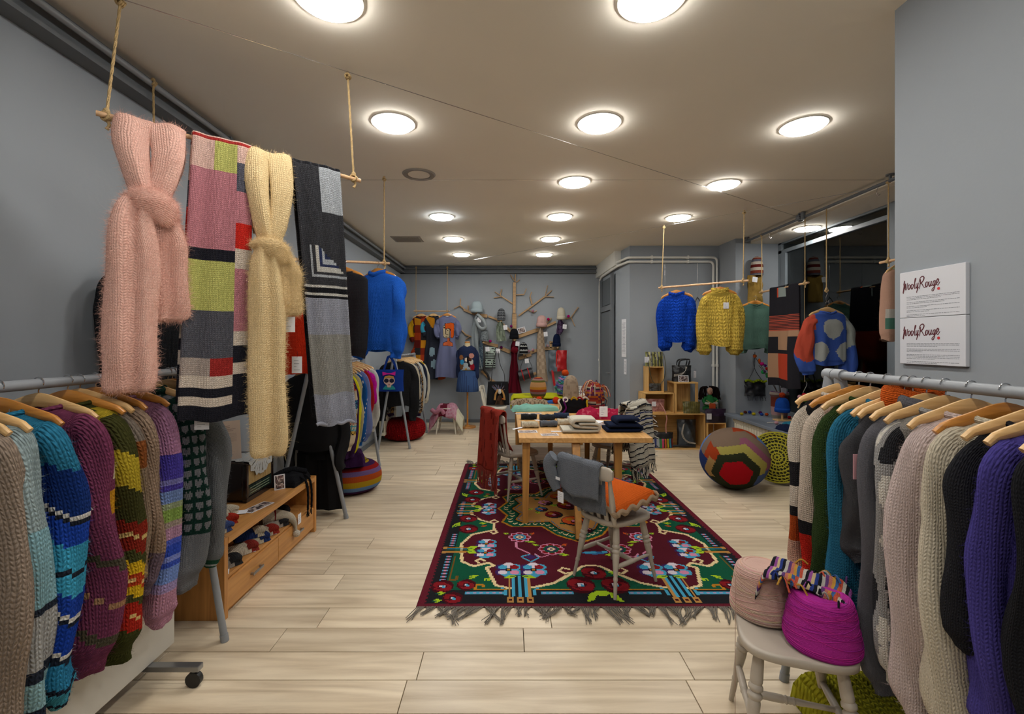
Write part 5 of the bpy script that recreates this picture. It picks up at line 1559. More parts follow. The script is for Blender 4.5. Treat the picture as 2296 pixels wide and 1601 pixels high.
for x, y, nm, lab, cf, pr, kw in (
    (-1.64, 8.69, 'quilt_dress', 'patchwork dress in mustard and burgundy hanging behind the others', f_quilt, dprof(.17, .13, .20, .85), dict(slen=.42, srad=SH)),
    (-1.40, 8.66, 'dotted_dress', 'dark dress with an ochre shoulder and pale blue ovals', f_dots, dprof(.175, .14, .23, 1.20), dict(slen=.34, srad=SH, na=64, nb=90)),
    (-1.12, 8.55, 'face_dress', 'lavender blue dress with an orange haired face motif', f_face, dprof(.175, .145, .235, 1.16), dict(slen=.36, srad=SH, na=96, nb=120))):
    loc = V((x, y, 2.157))
    garment(nm, lab, 'dress', loc, .05, cf, K_FINE, W=.17, spread=.02, prof=pr, seed=len(nm), folds=.02, collar=.018, **kw)
    hanger(loc, .05, f'wooden hanger of the {lab.split(" with ")[0].split(" in ")[0]}', nm == 'face_dress', .16)
MB_ = MB().obox((-1.12, 8.50, 2.035), (1, 0, 0), (0, 1, 0), (0, 0, 1), .05, .002, .022).build('woven_label', M_PAPER, smooth=False)
tag(MB_, 'white woven label in the neck of the lavender dress', 'label')

# ---------------------------------------------------------------- mannequin
mx_, my_ = -.725, 8.32
t = thing('mannequin_stand', 'cream bust mannequin on a wooden pole', 'mannequin', (mx_, my_, 0))
MB().lathe([(.0001, 0), (.155, 0), (.158, .012), (.15, .024), (.05, .03), (.02, .05)], 28).build('base', M_HANGD, t)
MB().tube([V((0, 0, .04)), V((0, 0, .95))], .016, 12).build('pole', M_HANGD, t)
MB().lathe([(.12, .80), (.15, .95), (.12, 1.1), (.13, 1.25), (.16, 1.36), (.13, 1.42), (.06, 1.45), (.05, 1.50), (.048, 1.545)], 24, sy=.65, col=L('#c9b894')).build('torso', mat('linen', None, .9, bump=.3, bscale=300), t)
MB().lathe([(.05, 1.543), (.052, 1.555), (.04, 1.568), (.0001, 1.572)], 20, sy=.7).build('neck_cap', M_HANGD, t)
nv = L('#232c48')
def f_prin(part, t, x, z, a):
    if part != 'body' or math.sin(a) > 0: return nv
    X, Z = x * 100, (-z - .10) * 100
    for e, c in (((-10.5, 12, 3.6, 4.5), '#8a5a34'), ((-9.5, 13, 2, 2.8), '#c29a78'), ((-9, 20, 3.5, 5), '#2f86b4'), ((-10, 27, 3.5, 7), '#6a4a30'), ((8, 9, 4.8, 4.5), '#b98274'), ((6, 15, 3, 4), '#4a2c22'), ((8, 20, 3.5, 5), '#b4b4b0'), ((9.5, 29, 4, 7), '#8c1c28'),
                 ((-1.5, 36, 2.6, 4), '#b8862a'), ((-.5, 34.5, 1, 1), '#5a2c1c'), ((-2, 16, 2.3, 3.5), '#c7b8a6'), ((1.2, 16, 4.2, 6.5), '#17171b'), ((4.5, 24, 2.3, 6), '#17171b'), ((-1, 30, 8.5, 9), '#9aa4a8'), ((8, 38, 6, 4), '#b0808c'), ((-9, 38, 5, 4.5), '#5f86b8'), ((0, 40, 12, 2.5), '#7a9cc4')):
        if inell(X, Z, *e): return L(c)
    return nv
pr = [(-.01, .07, .06), (-.03, .12, .08), (-.06, .155, .09), (-.10, .17, .10), (-.3, .17, .115), (-.42, .16, .11), (-.45, .155, .105)]
garment('appliqué_sweater'.replace('é', 'e'), 'navy sweater with a colourful figure appliqué on the mannequin', 'sweater', (mx_, my_, 1.50), 0, f_prin, K_FINE, W=.17, prof=pr, slen=.56, srad=((0, .04), (.3, .045), (.8, .05), (.92, .04), (1, .035)), neck=.07, slope=.06, na=90, nb=80, seed=9, folds=.004, spread=.0, sleeve_bow=.0)
o = MB().lathe([(.155, 1.04), (.175, .95), (.195, .78), (.205, .66), (.20, .655), (.19, .78)], 60, sy=.66, cap=False, colf=lambda a, b: L('#3f5884') if math.sin(b * 180) * math.sin(a * 60) > -.2 else L('#34466c'), wob=lambda q, a: .02 * q * math.sin(a * 8)).build('knit_skirt', K_FINE, loc=(mx_, my_, 0), angle=80)
tag(o, 'denim blue lace knit skirt on the mannequin', 'skirt')

# ---------------------------------------------------------------- wooden tree on the back wall
def TP(cx, cy, D=8.80): return P(1000 + cx / 5.3375, 600 + cy / 5.3375, D)
tree = thing('wall_tree', 'flat wooden tree of pale planks mounted on the back wall', 'wall tree', (TP(818, 1100).x, 8.80, 0))
to = V((TP(818, 1100).x, 8.80, 0))
SEG = [(832, 78, 826, 175, 12), (820, 178, 816, 545, 34), (818, 549, 818, 1100, 50), (770, 85, 828, 172, 9), (838, 177, 885, 145, 9), (662, 342, 795, 430, 13), (585, 290, 662, 342, 10), (664, 258, 650, 332, 10), (572, 362, 660, 349, 9),
       (840, 327, 935, 322, 13), (935, 322, 962, 250, 10), (870, 576, 1185, 345, 18), (1030, 440, 1005, 345, 14), (1005, 345, 1025, 292, 11), (1185, 345, 1215, 215, 9), (1185, 345, 1265, 272, 11), (1188, 348, 1290, 352, 9), (980, 500, 1045, 540, 10), (1045, 540, 1085, 515, 9),
       (95, 490, 168, 455, 9), (175, 370, 170, 455, 10), (168, 455, 215, 494, 15), (210, 502, 345, 560, 26), (265, 455, 265, 512, 14), (345, 562, 495, 582, 40), (505, 582, 622, 628, 24), (622, 632, 775, 765, 34), (175, 737, 232, 797, 13), (230, 800, 320, 834, 17), (235, 862, 280, 828, 10), (320, 748, 350, 762, 9),
       (450, 895, 622, 940, 38), (640, 957, 770, 1010, 42), (865, 825, 1105, 742, 44), (1105, 745, 1315, 650, 28), (1205, 668, 1245, 612, 17), (1235, 640, 1262, 602, 14), (1425, 613, 1495, 598, 15), (1495, 598, 1582, 472, 11), (1497, 600, 1542, 700, 9),
       (870, 1087, 1020, 1040, 38), (1010, 1017, 1085, 990, 36), (1085, 990, 1180, 970, 30), (1180, 970, 1355, 965, 38), (1255, 965, 1250, 880, 26), (1250, 915, 1278, 885, 15), (425, 1235, 530, 1335, 28), (533, 1338, 720, 1460, 30), (1030, 1282, 1080, 1262, 32)]
for x0, y0, x1, y1, w in SEG:
    MB().bar(TP(x0, y0) - to, TP(x1, y1) - to, w / 5.3375 * 8.8 / F, .026, up=(0, 1, 0)).build('plank', M_TREE, tree, smooth=False, bevel=.003)
pegs = [(372, 545), (660, 650), (1130, 715), (1375, 630), (820, 870), (455, 900), (930, 1040), (1325, 960)]
for cx, cy in pegs:
    p = TP(cx, cy) - to
    MB().tube([p, p + V((0, -.16, .01))], .014, 10).tube([p + V((0, -.16, .01)), p + V((0, -.175, .011))], .022, 12).build('peg', M_HANGL, tree)

def beanie(name, label, c, w, h, colf, m=K_FAR, brim=0, pom=None, group=None, n=28, ny=24, rz=0, rib=0, cat='hat'):
    """woolly hat standing on its rim: w wide, h tall, c = centre of the rim"""
    t = thing(name, label, cat, c, rz, group)
    r = w / 2
    prof = [(r * .90, .004), (r * .96, 0), (r, h * .06), (r, h * .25), (r * .985, h * .45), (r * .92, h * .65), (r * .78, h * .82), (r * .55, h * .93), (r * .28, h * .985), (.001, h)]
    pp = catmull([V((a, 0, b)) for a, b in prof], ny); prof = [(max(q.x, .0005), q.z) for q in pp]
    MB().lathe(prof, n, colf=lambda a, b: colf(a, b), wob=(lambda q, a: .018 * math.sin(a * rib)) if rib else (lambda q, a: .012 * math.sin(3 * a + q * 5))).build('crown', m, t, angle=80)
    if brim: MB().lathe([(r * .97, 0), (r * 1.07, .004), (r * 1.08, h * brim), (r * 1.0, h * brim + .006)], n, cap=False, colf=lambda a, b: colf(0, b), wob=(lambda q, a: .018 * math.sin(a * rib)) if rib else None).build('brim', m, t, angle=80)
    if pom: MB().ball((0, 0, h + pom[1] * .7), pom[1], 12, col=L(pom[0]), jit=.09).build('pompom', K_FAR, t, angle=85)
    return t
def cxy(cx, cy, D=8.66): return TP(cx, cy, D)
def sz(c, D=8.66): return c / 5.3375 * D / F
def one(h): 
    c = L(h); return lambda a, b: c
def hstripes(hs, n, jag=0):
    cs = [L(h) for h in hs]; return lambda a, b: cs[int((a + jag * math.sin(b * 60)) * n) % len(cs)]
for cx, cyb, w, h, nm, lab, cf, kw in (
    (370, 540, 138, 142, 'fluffy_hat', 'pale ice blue fluffy hat, top left on the wooden tree', one('#a3b2b8'), dict(brim=.28)),
    (662, 633, 98, 145, 'ribbed_hat', 'grey and black striped knitted hat left of the tree trunk', hstripes(['#4a4d52', '#7a7d80', '#3c3e42', '#6a6d70'], 16, .02), dict(rib=12)),
    (1145, 712, 122, 142, 'pink_hat', 'pale pink knitted hat on the right branch', one('#c9a29c'), dict(brim=.3)),
    (1378, 622, 100, 146, 'cream_hat', 'cream knitted hat at the far right branch', one('#c9c0ac'), dict(brim=.22, rib=14)),
    (815, 855, 104, 126, 'black_hat', 'plain black hat in front of the tree trunk', one('#17181c'), dict(brim=.3)),
    (458, 880, 94, 142, 'grey_hat', 'mottled grey hat below the pale grey scarf', lambda a, b: L('#7d8488') if R.random() > .35 else L('#5c6266'), dict()),
    (928, 1032, 100, 135, 'striped_hat', 'black and white striped small hat right of the burgundy scarf', hstripes(['#17181b', '#17181b', '#a9aaa8'], 15, .01), dict()),
    (1325, 945, 92, 152, 'navy_hat', 'navy blue knitted hat above the red backpack', one('#131c38'), dict(rib=14, brim=.25))):
    beanie(nm, lab, cxy(cx, cyb), sz(w), sz(h), cf, **kw)
# scarves on the tree
def hang_strip(name, label, cat, pts, wid, th, colf, m=K_FAR, D=8.65, n=20, seg=40, wav=.2, group=None):
    pw = [TP(x, y, D) for x, y in pts]
    b = pw[0]
    q = catmull([p - b for p in pw], seg)
    o = MB().ftube(q, [(i / (len(wid) - 1), sz(w, D) / 2) for i, w in enumerate(wid)], th, wdir=(1, 0, 0), n=n, colf=colf, wob=lambda t, an, x, y: y * (wav * th * math.sin(4 * an + t * 5) + .3 * wav * th * math.sin(9 * an))).build(name, m, loc=b, angle=85)
    return tag(o, label, cat, group)
c_ = L('#8f979a')
t_ = hang_strip('grey_scarf', 'long pale grey scarf looped on the left branch of the tree', 'scarf', [(375, 560), (350, 700), (355, 950), (415, 1215)], [40, 70, 85, 70, 45], .03, lambda a, b: c_, wav=.8)
MB().ftube(catmull([V((.0, -.02, .0)), V((.12, -.05, -.12)), V((.155, -.05, -.24)), V((.09, -.06, -.28)), V((.02, -.05, -.22)), V((-.03, -.04, -.1))], 30), .045, .03, n=14, col=L('#9aa2a5')).build('loop', K_FAR, t_, angle=80)
t_ = hang_strip('sage_scarf', 'sage green wrinkled scarf under the striped grey hat', 'scarf', [(655, 648), (650, 740), (665, 880)], [40, 90, 105, 120], .04, lambda a, b: L('#8f9a88') if math.sin(b * 40 + a * 8) > -.4 else L('#707a6c'), wav=1.0)
hang_strip('burgundy_scarf', 'long sheer burgundy scarf knotted below the black hat', 'scarf', [(822, 880), (818, 990), (815, 1200), (815, 1500)], [50, 90, 72, 110, 185], .03, lambda a, b: L('#5c1220') if math.sin(b * 60) > -.5 else L('#470c18'), wav=1.1)
MB().ball((0, -.03, 0), sz(46), 14, col=L('#64131f'), sc=(1, .7, .9), jit=.05).build('knot', K_FAR, bpy.data.objects['burgundy_scarf'], angle=80, loc=TP(820, 985, 8.68) - TP(822, 880, 8.68))
hang_strip('beige_scarf', 'long beige mesh scarf hanging from the pink hat', 'scarf', [(1135, 720), (1132, 860), (1140, 1100), (1155, 1365)], [30, 85, 95, 115, 140], .03, lambda a, b: L('#b3a08a') if (int(a * 60) + int(b * 30)) % 2 and a < .85 else L('#a08d78'), wav=.9)
hang_strip('purple_scarf', 'mottled purple scarf under the cream hat', 'scarf', [(1362, 630), (1370, 720), (1345, 800)], [40, 85, 80, 50], .04, lambda a, b: L('#5a4664') if R.random() > .35 else L('#2e2436'), wav=.8)
hang_strip('denim_scarf', 'faded blue scarf end beside the striped pouch', 'scarf', [(425, 880), (425, 980), (425, 1190)], [40, 55, 60, 45], .03, lambda a, b: L('#4a5a68') if R.random() > .3 else L('#7a8890'), wav=.7)
# striped pouch, roll bag, backpack, photo card
def pouch(name, label, cat, c, w, h, d, colf, m=M_LEATHC, rz=0, wob=.01, tilt=0, nu=26, nv=20):
    t = thing(name, label, cat, c, rz)
    def f(sg):
        return lambda u, v: V(((u - .5) * w * (1 - .04 * math.sin(v * PI)), sg * d / 2 * (math.sin(u * PI) ** .5) * (math.sin(min(1, v * 1.05) * PI * .5 + .15) ** .0 if False else (1 - v ** 3 * .7)) + wob * nz(u * 4, v * 4, sg) - tilt * v, v * h))
    mb = MB(); mb.grid(nu, nv, f(-1), colf, su=w, sv=h); mb.grid(nu, nv, lambda u, v: f(1)(1 - u, v), lambda u, v: colf(1 - u, v), su=w, sv=h)
    mb.grid(nu, 1, lambda u, v: f(-1)(u, 1).lerp(f(1)(u, 1), v), lambda u, v: colf(u, 1)); mb.grid(nu, 1, lambda u, v: f(1)(u, 0).lerp(f(-1)(u, 0), v), lambda u, v: colf(u, 0))
    mb.build('pouch_body', m, t, angle=70)
    return t
c0 = TP(530, 1205, 8.66)
t = pouch('striped_pouch', 'black and sage striped leather pouch on the lower left branch', 'pouch', c0, sz(125), sz(255), .06, lambda u, v: L('#1b1b1e') if (v * 9 + .25 * nz(u * 5, v * 9)) % 1 < .38 else L('#8d9c92'))
MB().ftube(catmull([V((-.14, -.02, .45)), V((-.13, -.03, .2)), V((-.12, -.03, -.02)), V((-.05, -.02, -.12)), V((-.02, -.02, -.22))], 20), .022, .006, n=8, wdir=(1, 0, 0), col=L('#1b1b1e')).build('strap', M_LEATHC, t)
c0 = TP(955, 1278, 8.64)
t = thing('roll_bag', 'black cylindrical bag with red bands hanging from a strap', 'bag', c0)
d_ = V((.26, 0, .075)).normalized()
MB().tube([-d_ * .14, -d_ * .135, d_ * .135, d_ * .14], [.09, .1, .1, .09], 24).build('bag_body', M_LEATHER, t)
for s in (-.06, .06):
    MB().tube(catmull([d_ * s + V((math.cos(a) * -.03 - .0, -math.sin(a) * .104, math.cos(a) * .104)) for a in [i / 8 * PI for i in range(9)]], 16), .010, 6, col=L('#a01c1c')).build('red_band', M_LEATHC, t)
for s in (-1, 1): MB().tube(catmull([d_ * (.13 * s) + V((0, 0, .07)), d_ * (.09 * s) + V((0, .02, .2)), V((.0, .08, .36))], 10), .004, 6).build('strap', M_LEATHER, t)
c0 = TP(1335, 1240, 8.64)
t = pouch('leather_backpack', 'grey and red leather backpack below the navy hat', 'backpack', c0, sz(225), sz(250), .14, lambda u, v: L('#4a545c') if u < .45 else L('#a4161a') if u < .62 or v > .12 else L('#7e1216'), wob=.025)
MB().ftube(catmull([V((-.10, -.05, .02)), V((-.085, -.06, -.12)), V((-.06, -.05, -.27))], 8), .022, .005, n=8, wdir=(1, 0, 0), col=L('#a4161a')).build('strap', M_LEATHC, t)
MB().tube([V((-.03, -.055, .0)), V((-.03, -.075, .2)), V((-.02, -.055, .38))], .012, 6, col=L('#c4261f')).build('piping', M_LEATHC, t)
def photo(name, label, c, w, h, rot, dark='#5a4a44', edge=.012, spots=7, seed=1):
    """printed photo card: white border, mottled picture area; lies or stands by its rotation"""
    t = thing(name, label, 'photo card', c); t.rotation_euler = rot
    MB().box(-w / 2, w / 2, -h / 2, h / 2, 0, .0012).build('card', M_PAPER, t, smooth=False)
    rs = random.Random(seed); cs = [L(x) for x in (dark, '#8a7a74', '#b9aaa4', '#2a2426', '#6a4a4a')]
    MB().grid(14, 10, lambda u, v: V(((u - .5) * (w - 2 * edge), (v - .5) * (h - 2 * edge), .0016)), lambda u, v: cs[int((nz(u * 4 + seed, v * 4) + .5) * 4.9) % 5]).build('picture', M_PRINT, t, smooth=False)
    return t
photo('photo_card', 'small photograph pinned where the right branch meets the trunk', TP(905, 750, 8.77), sz(95), sz(68), (PI / 2, -.25, 0), seed=3)
for cx, cy, h, lab in ((780, 703, '#7a1a5c', 'purple pompom beside the trunk'), (530, 880, '#c0147a', 'magenta pompom on the lower left branch'), (1225, 618, '#b8145c', 'magenta pompom right of the pink hat'), (1466, 582, '#c0147a', 'magenta pompom at the far right twig'),
                  (1040, 520, '#b07a8c', 'dusty pink pompom on the small twig'), (662, 955, '#6a1a5a', 'plum pompom between the lower left planks'), (990, 1000, '#b98a94', 'pale pink pompom right of the striped hat'), (1040, 985, '#b98a94', 'pale pink pompom on the lower right plank'), (1215, 935, '#c09a9a', 'rose pompom below the beige scarf top'), (650, 1385, '#c9c4bc', 'white pompom on the lowest left plank')):
    o = MB().ball((0, 0, 0), sz(17), 10, col=L(h), jit=.1).build('pompom', K_FAR, loc=TP(cx, cy, 8.745), angle=85); tag(o, lab, 'pompom', 'pompoms on the wooden tree')
for i, (cx, cy, lab) in enumerate(((402, 600, 'white tag on the pale grey scarf'), (706, 690, 'white tag beside the sage scarf'), (860, 885, 'white tag above the burgundy scarf'), (1188, 770, 'white tag right of the beige scarf'), (1425, 680, 'white tag on the purple scarf'), (492, 950, 'white tag on the striped pouch'), (627, 970, 'white tag below the lower left branch'), (963, 1090, 'white tag over the roll bag'))):
    price_tag(TP(cx, cy, 8.60) + V((0, 0, .03)), .1, lab, .075, .085, .03, tilt=.1 * (-1) ** i, group='tags on the wooden tree')

# ---------------------------------------------------------------- rods on the window side
A4, B4 = V((1.93, 5.68, 2.235)), V((2.59, 4.99, 2.225))
d4 = B4 - A4
trapeze('rod with a cobalt and a yellow sweater near the alcove', [V((1.93, 5.60, 2.967)), V((2.59, 4.97, 2.97))], [A4, B4], [A4 - d4 * .04, B4 + d4 * .06], .012)
def on4(px):
    lo, hi = -.1, 1.1
    for _ in range(40):
        mid = (lo + hi) / 2; q = A4 + d4 * mid
        if CX + q.x / q.y * F < px: lo = mid
        else: hi = mid
    return A4 + d4 * lo
LACE = knit('lace_knit', .030, .040, 1.0, .4, .2)
PUFF = ((0, .045), (.15, .06), (.5, .075), (.85, .082), (.94, .05), (1, .042))
h = on4(1517) + V((0, 0, .012))
garment('cobalt_sweater', 'cobalt blue cable knit sweater with full sleeves', 'sweater', h, -.55, solid('#123fa8'), LACE, W=.165, blen=.52, slen=.66, srad=PUFF, spread=.0, ctall=.02, seed=61, fz=1500, sdrop=-.03, sleeve_bow=.004)
hanger(h, -.55, 'honey wood hanger of the cobalt blue cable sweater', True, .18)
h = on4(1614) + V((0, 0, .012))
garment('yellow_lace_sweater', 'mustard yellow lace knit sweater with full sleeves', 'sweater', h, -.2, solid('#c9ab4a'), LACE, W=.17, blen=.56, slen=.66, srad=PUFF, sleeve_bow=.004, spread=.01, ctall=.03, seed=62, fz=1500)
hanger(h, -.2, 'honey wood hanger of the mustard yellow sweater', True, .18)
price_tag(P(1628, 672, 5.08), 0, 'white tag on the mustard yellow sweater', .06, .07, .03)
A5, B5 = V((3.37, 6.02, 2.217)), V((3.37, 5.146, 2.22))
trapeze('rod parallel to the window with the dark patterned scarf', [V((3.37, 6.02, 2.97)), V((3.37, 5.146, 2.97))], [A5, B5], [A5 + V((0, .05, 0)), B5 - V((0, .06, 0))], .012)
h = V((3.33, 6.10, 2.17))
garment('sage_sweater', 'sage green sweater with appliquéd leaves near the pier', 'sweater', h, -.1, solid('#4e6c60'), K_MED, W=.19, blen=.54, slen=.60, spread=.01, seed=63)
hanger(h, -.1, 'honey wood hanger of the sage green sweater', True, .19)
ds = {k: L(v) for k, v in dict(k='#26252a', r='#a8503e', t='#a88468', s='#8a9490', o='#b8452f').items()}
def dscol(u, d):
    if d < 0: d = -d
    else:
        if d < .10 and .25 < u < .6: return ds['s'] if u > .33 else ds['o']
        if d < .28: return ds['k']
        if d < .44: return ds['r'] if (d * 62) % 1 > .45 else ds['k']
        if d < .50 or (d < .63 and .3 < u < .68): return ds['t']
        if d < .67: return ds['k']
        if d < .92: return ds['t'] if u < .3 else ds['o'] if u < .75 else ds['k']
        return ds['k']
    return ds['k'] if d < .6 else ds['o']
o = drape('dark_patterned_scarf', 'dark shawl with coral stripes and tan blocks over the window rod', 'shawl', V((3.37, 5.52, 2.228)), (0, -1, 0), .56, .56, 1.22, .9, (-1, 0, 0), dscol, K_FINE, .012, .014, 34, 240, 31, .02)
# geometric sweater on a rope
gb, gr_, gw, gw2 = L('#3a55a0'), L('#b04a38'), L('#a4a8a4'), L('#9aa09a')
hx = V((3.37, 4.80, 1.96))
t = thing('hanging_rope', 'single rope with a wire hook holding the blue geometric sweater', 'rope', hx + V((0, 0, 1.01)))
mb = MB(); rope(mb, V((0, 0, 0)), V((0, 0, -.86))); mb.build('rope_strand', M_ROPE, t)
mb = MB(); knot(mb, V((0, 0, -.87)), .012, .006, .02); mb.build('knot', M_ROPE, t)
MB().tube(catmull([(0, 0, -.87), (.012, 0, -.90), (-.004, 0, -.94), (.0, 0, -.98), (.02, 0, -.995), (.025, 0, -.97)], 18), .003, 6).build('wire_hook', M_CHROME, t)
def f_geo(part, t, x, z, a):
    X, Z = x * 100, -z * 100
    if part == 'sleeveL': return gr_ if t < .62 + .10 * math.cos(a) else gb
    if part == 'sleeveR': return gw2 if t < .62 - .10 * math.cos(a) else gb
    if part == 'collar': return gb
    if math.sin(a) < 0:
        if inpoly(X, Z, [(-9, 22), (-3, 18), (5, 18), (11, 22), (13, 28), (8, 36), (1, 40), (-4, 38), (-10, 31)]): return gw
        if inpoly(X, Z, [(-17, 44), (-12, 42), (-6, 46), (-3, 52), (-8, 60), (-12, 63), (-17, 60)]): return gw
        if inpoly(X, Z, [(9, 45), (15, 42), (18, 45), (18, 62), (13, 64), (7, 58), (4, 52)]): return gw
    if x < -.16 and Z < 30: return gr_
    if x > .16 and Z < 30: return gw2
    return gb
garment('geometric_sweater', 'blue sweater with grey ovals, one coral and one grey sleeve', 'sweater', hx + V((.01, 0, .02)), .06, f_geo, K_FINE, W=.20, blen=.50, slen=.60, srad=((0, .045), (.12, .065), (.5, .078), (.86, .078), (.93, .052), (1, .047)), spread=.045, na=110, nb=90, sn=40, sl=60, seed=64, fz=1500)
hanger(hx + V((.01, 0, .02)), .06, 'pale wooden hanger of the blue geometric sweater', False, .19)
A6 = V((3.37, 4.06, 2.27)); B6 = V((3.37, 3.2, 2.27))
trapeze('rod beside the column with the pink vest', [V((3.37, 4.02, 2.97)), V((3.37, 3.3, 2.97))], [V((3.37, 4.02, 2.27)), V((3.37, 3.3, 2.27))], [A6 + V((0, .05, 0)), B6], .012)
def f_vest(part, t, x, z, a):
    if math.sin(a) < 0:
        if -.09 < x < .0 and .28 < -z < .4: return L('#1c3f9c')
        if .52 < -z < .62: return L('#4f7a6a')
        if .45 < -z < .52: return L('#b9b4ac')
        if x > -.03: return L('#8a9a78') if -z < .45 else L('#b98a78')
    return L('#b9927e')
h = V((3.37, 3.93, 2.282))
garment('patchwork_vest', 'pink sleeveless vest with patches beside the column', 'vest', h, .5, f_vest, K_MED, W=.2, blen=.55, sleeves=False, seed=66, fz=1200)
hanger(h, .5, 'wooden hanger of the pink patchwork vest', False, .17)
# string with ornament
t = thing('hanging_ornament', 'string with a hook and little felt flowers in front of the window', 'ornament', V((3.40, 5.20, 2.2)))
MB().tube([V((0, 0, 0)), V((0, 0, -1.10))], .003, 5).build('string', M_ROPE, t)
MB().tube(catmull([(0, 0, -1.08), (.025, 0, -1.11), (.02, 0, -1.15), (-.015, 0, -1.22), (-.03, 0, -1.30)], 16), .004, 6).build('wire_hook', M_CHROME, t)
for k, (dx, dz, h_) in enumerate(((-.06, -1.27, '#b98a94'), (-.01, -1.25, '#a81c24'), (.03, -1.28, '#5a1a7a'), (.0, -1.31, '#3a6a2c'), (.06, -1.26, '#2a7a6a'))): MB().ball((dx, -.01, dz), .024, 8, col=L(h_), jit=.1).build('felt_flower', K_FAR, t)
MB().tube([V((-.03, 0, -1.29)), V((-.075, 0, -1.40))], .009, 8).build('wooden_stick', M_HANGL, t)
# hats and bag on the pier
pz = lambda px, py, D=6.36: P(px, py, D)
beanie('striped_beanie', 'beanie in burgundy, grey and white stripes on the pier', pz(1697, 618), .16, .27, hstripes(['#5e1f1c', '#b4aa9c', '#5a5a66', '#7a3a2c', '#b4aa9c'], 12), K_FAR)
t = pouch('yellow_hat', 'olive yellow knitted earflap hat hanging on the pier', 'hat', pz(1693, 678), .21, .38, .12, lambda u, v: L('#93763a'), K_FAR, wob=.03)
price_tag(pz(1694, 618, 6.26), 0, 'white tag on the olive yellow earflap hat', .07, .07, .02, .15)
t = pouch('fringed_black_bag', 'black fringed bag with a lime edge on the pier wall', 'bag', pz(1693, 888, 6.42), .30, .22, .07, lambda u, v: L('#1c1c1f'), M_LEATHC, wob=.02)
MB().tube([V((-.15 + i * .3 / 16, -.03 + .006 * math.sin(i * 3), .215 + .012 * math.sin(i * .8))) for i in range(17)], .016, 7, col=L('#8a9a1c')).build('lime_trim', K_FAR, t)
for s in (-1, 1): MB().tube(catmull([V((-.10 + .0 * s, 0, .22)) if s < 0 else V((.1, 0, .22)), V((.0, .02, .40)), V((.02, .04, .62))], 8), .004, 6).build('strap', M_LEATHER, t)
mb = MB()
for k in range(14): mb.tube([V((-.13 + k * .02, -.04, .0)), V((-.13 + k * .02 + R.uniform(-.02, .02), -.05, -.06))], .003, 5)
tag(mb.build('fringe', M_LEATHER, t), kind='stuff')
# ---------------------------------------------------------------- knit goods on the tables
TZ = .75
def tp(px, py, z=TZ): 
    D = F * (CH - z) / (py - CY); return V(((px - CX) * D / F, D, z))
def folded(name, label, cat, c, yaw, w, prof, th, colf, m=K_FINE, n=14, seg=34):
    """folded knit: profile points (depth, height) swept across the width w"""
    q = catmull([V((a, 0, b)) for a, b in prof], seg)
    M = Matrix.Rotation(yaw, 4, 'Z')
    pts = [M @ p for p in q]
    o = MB().ftube(pts, w / 2, th / 2, wdir=M @ V((0, 1, 0)), n=n, pw=.45, colf=colf).build(name, m, loc=c, angle=80)
    return tag(o, label, cat)
def pile(name, label, cat, c, yaw, w, d, h, colf, m=K_MED, fl=.35, parts=None, wrinkle=.25, nu=26, nv=20):
    """soft flat heap with a rounded outline"""
    def f(u, v):
        a = (u - .5) * 2; b = (v - .5) * 2
        s = max(0, 1 - max(abs(a), abs(b)) ** 3)
        r = 1 - .12 * (a * a * b * b) + .16 * nz(a * 1.7 + c[0] * 9, b * 1.7, c[1])
        return V((a * w / 2 * r, b * d / 2 * r, max(.002, h * (s ** fl) * (1 + wrinkle * nz(a * 2.4 + c[0] * 7, b * 2.4 + c[1] * 3) + wrinkle * .6 * nz(a * 7, b * 4 + a * 3, c[0])))))
    mb = MB(); mb.grid(nu, nv, f, colf, su=w, sv=d)
    mb.grid(2, 2, lambda u, v: V(((.5 - u) * w * .96, (v - .5) * d * .96, .001)), lambda u, v: colf(u, v))
    o = mb.build(name, m, loc=c, angle=85); o.rotation_euler = (0, 0, yaw)
    return tag(o, label, cat)
def card(name, label, c, w, h, rot, cat='card', m=None, extra=None, group=None):
    o = MB().box(-w / 2, w / 2, -h / 2, h / 2, 0, .001).build(name, m or M_PAPER, loc=c, smooth=False); o.rotation_euler = rot
    return tag(o, label, cat, group)
roll = lambda d, h: [(d * .5, h * .10), (-d * .2, h * .10), (-d * .5, h * .12), (-d * .56, h * .32), (-d * .5, h * .5), (0, h * .52), (d * .35, h * .52)]
cl = L('#c9c2b2')
p = tp(1300, 966)
folded('white_knit_wrap', 'white knitted wrap folded over at the front table edge', 'knitwear', p + V((0, .0, .018)), 0, .26, [(.17, .0), (-.10, .0), (-.15, .012), (-.15, .05), (-.11, .062), (.0, .062), (.02, .055)][::1], .030, lambda a, b: cl, K_MED)
o = bpy.data.objects['white_knit_wrap']; o.rotation_euler = (0, 0, PI)
MB().ftube(catmull([V((-.15, .0, .03)), V((-.02, .0, .035)), V((.06, .0, .045)), V((.075, 0, .07)), V((.05, 0, .092)), V((-.06, 0, .094)), V((-.12, 0, .09))], 26), .125, .017, wdir=(0, 1, 0), n=14, pw=.45, col=cl).build('upper_fold', K_MED, o, angle=80)
nvc = L('#141b30')
p = tp(1396, 966)
o = folded('navy_knit_wrap', 'navy blue knitted wrap folded on the front right table corner', 'knitwear', p + V((0, .03, .016)), 0, .24, [(.16, .0), (-.05, .0), (-.13, .004), (-.155, .02), (-.13, .038), (.0, .04), (.14, .04)], .03, lambda a, b: nvc, K_FINE)
o.rotation_euler = (0, 0, PI)
MB().ftube(catmull([V((-.13, 0, .045)), V((.0, 0, .05)), V((.055, 0, .055)), V((.065, 0, .075)), V((.04, 0, .094)), V((-.09, 0, .096)), V((-.13, 0, .092))], 24), .115, .015, wdir=(0, 1, 0), n=14, pw=.45, col=nvc).build('upper_fold', K_FINE, o, angle=80)
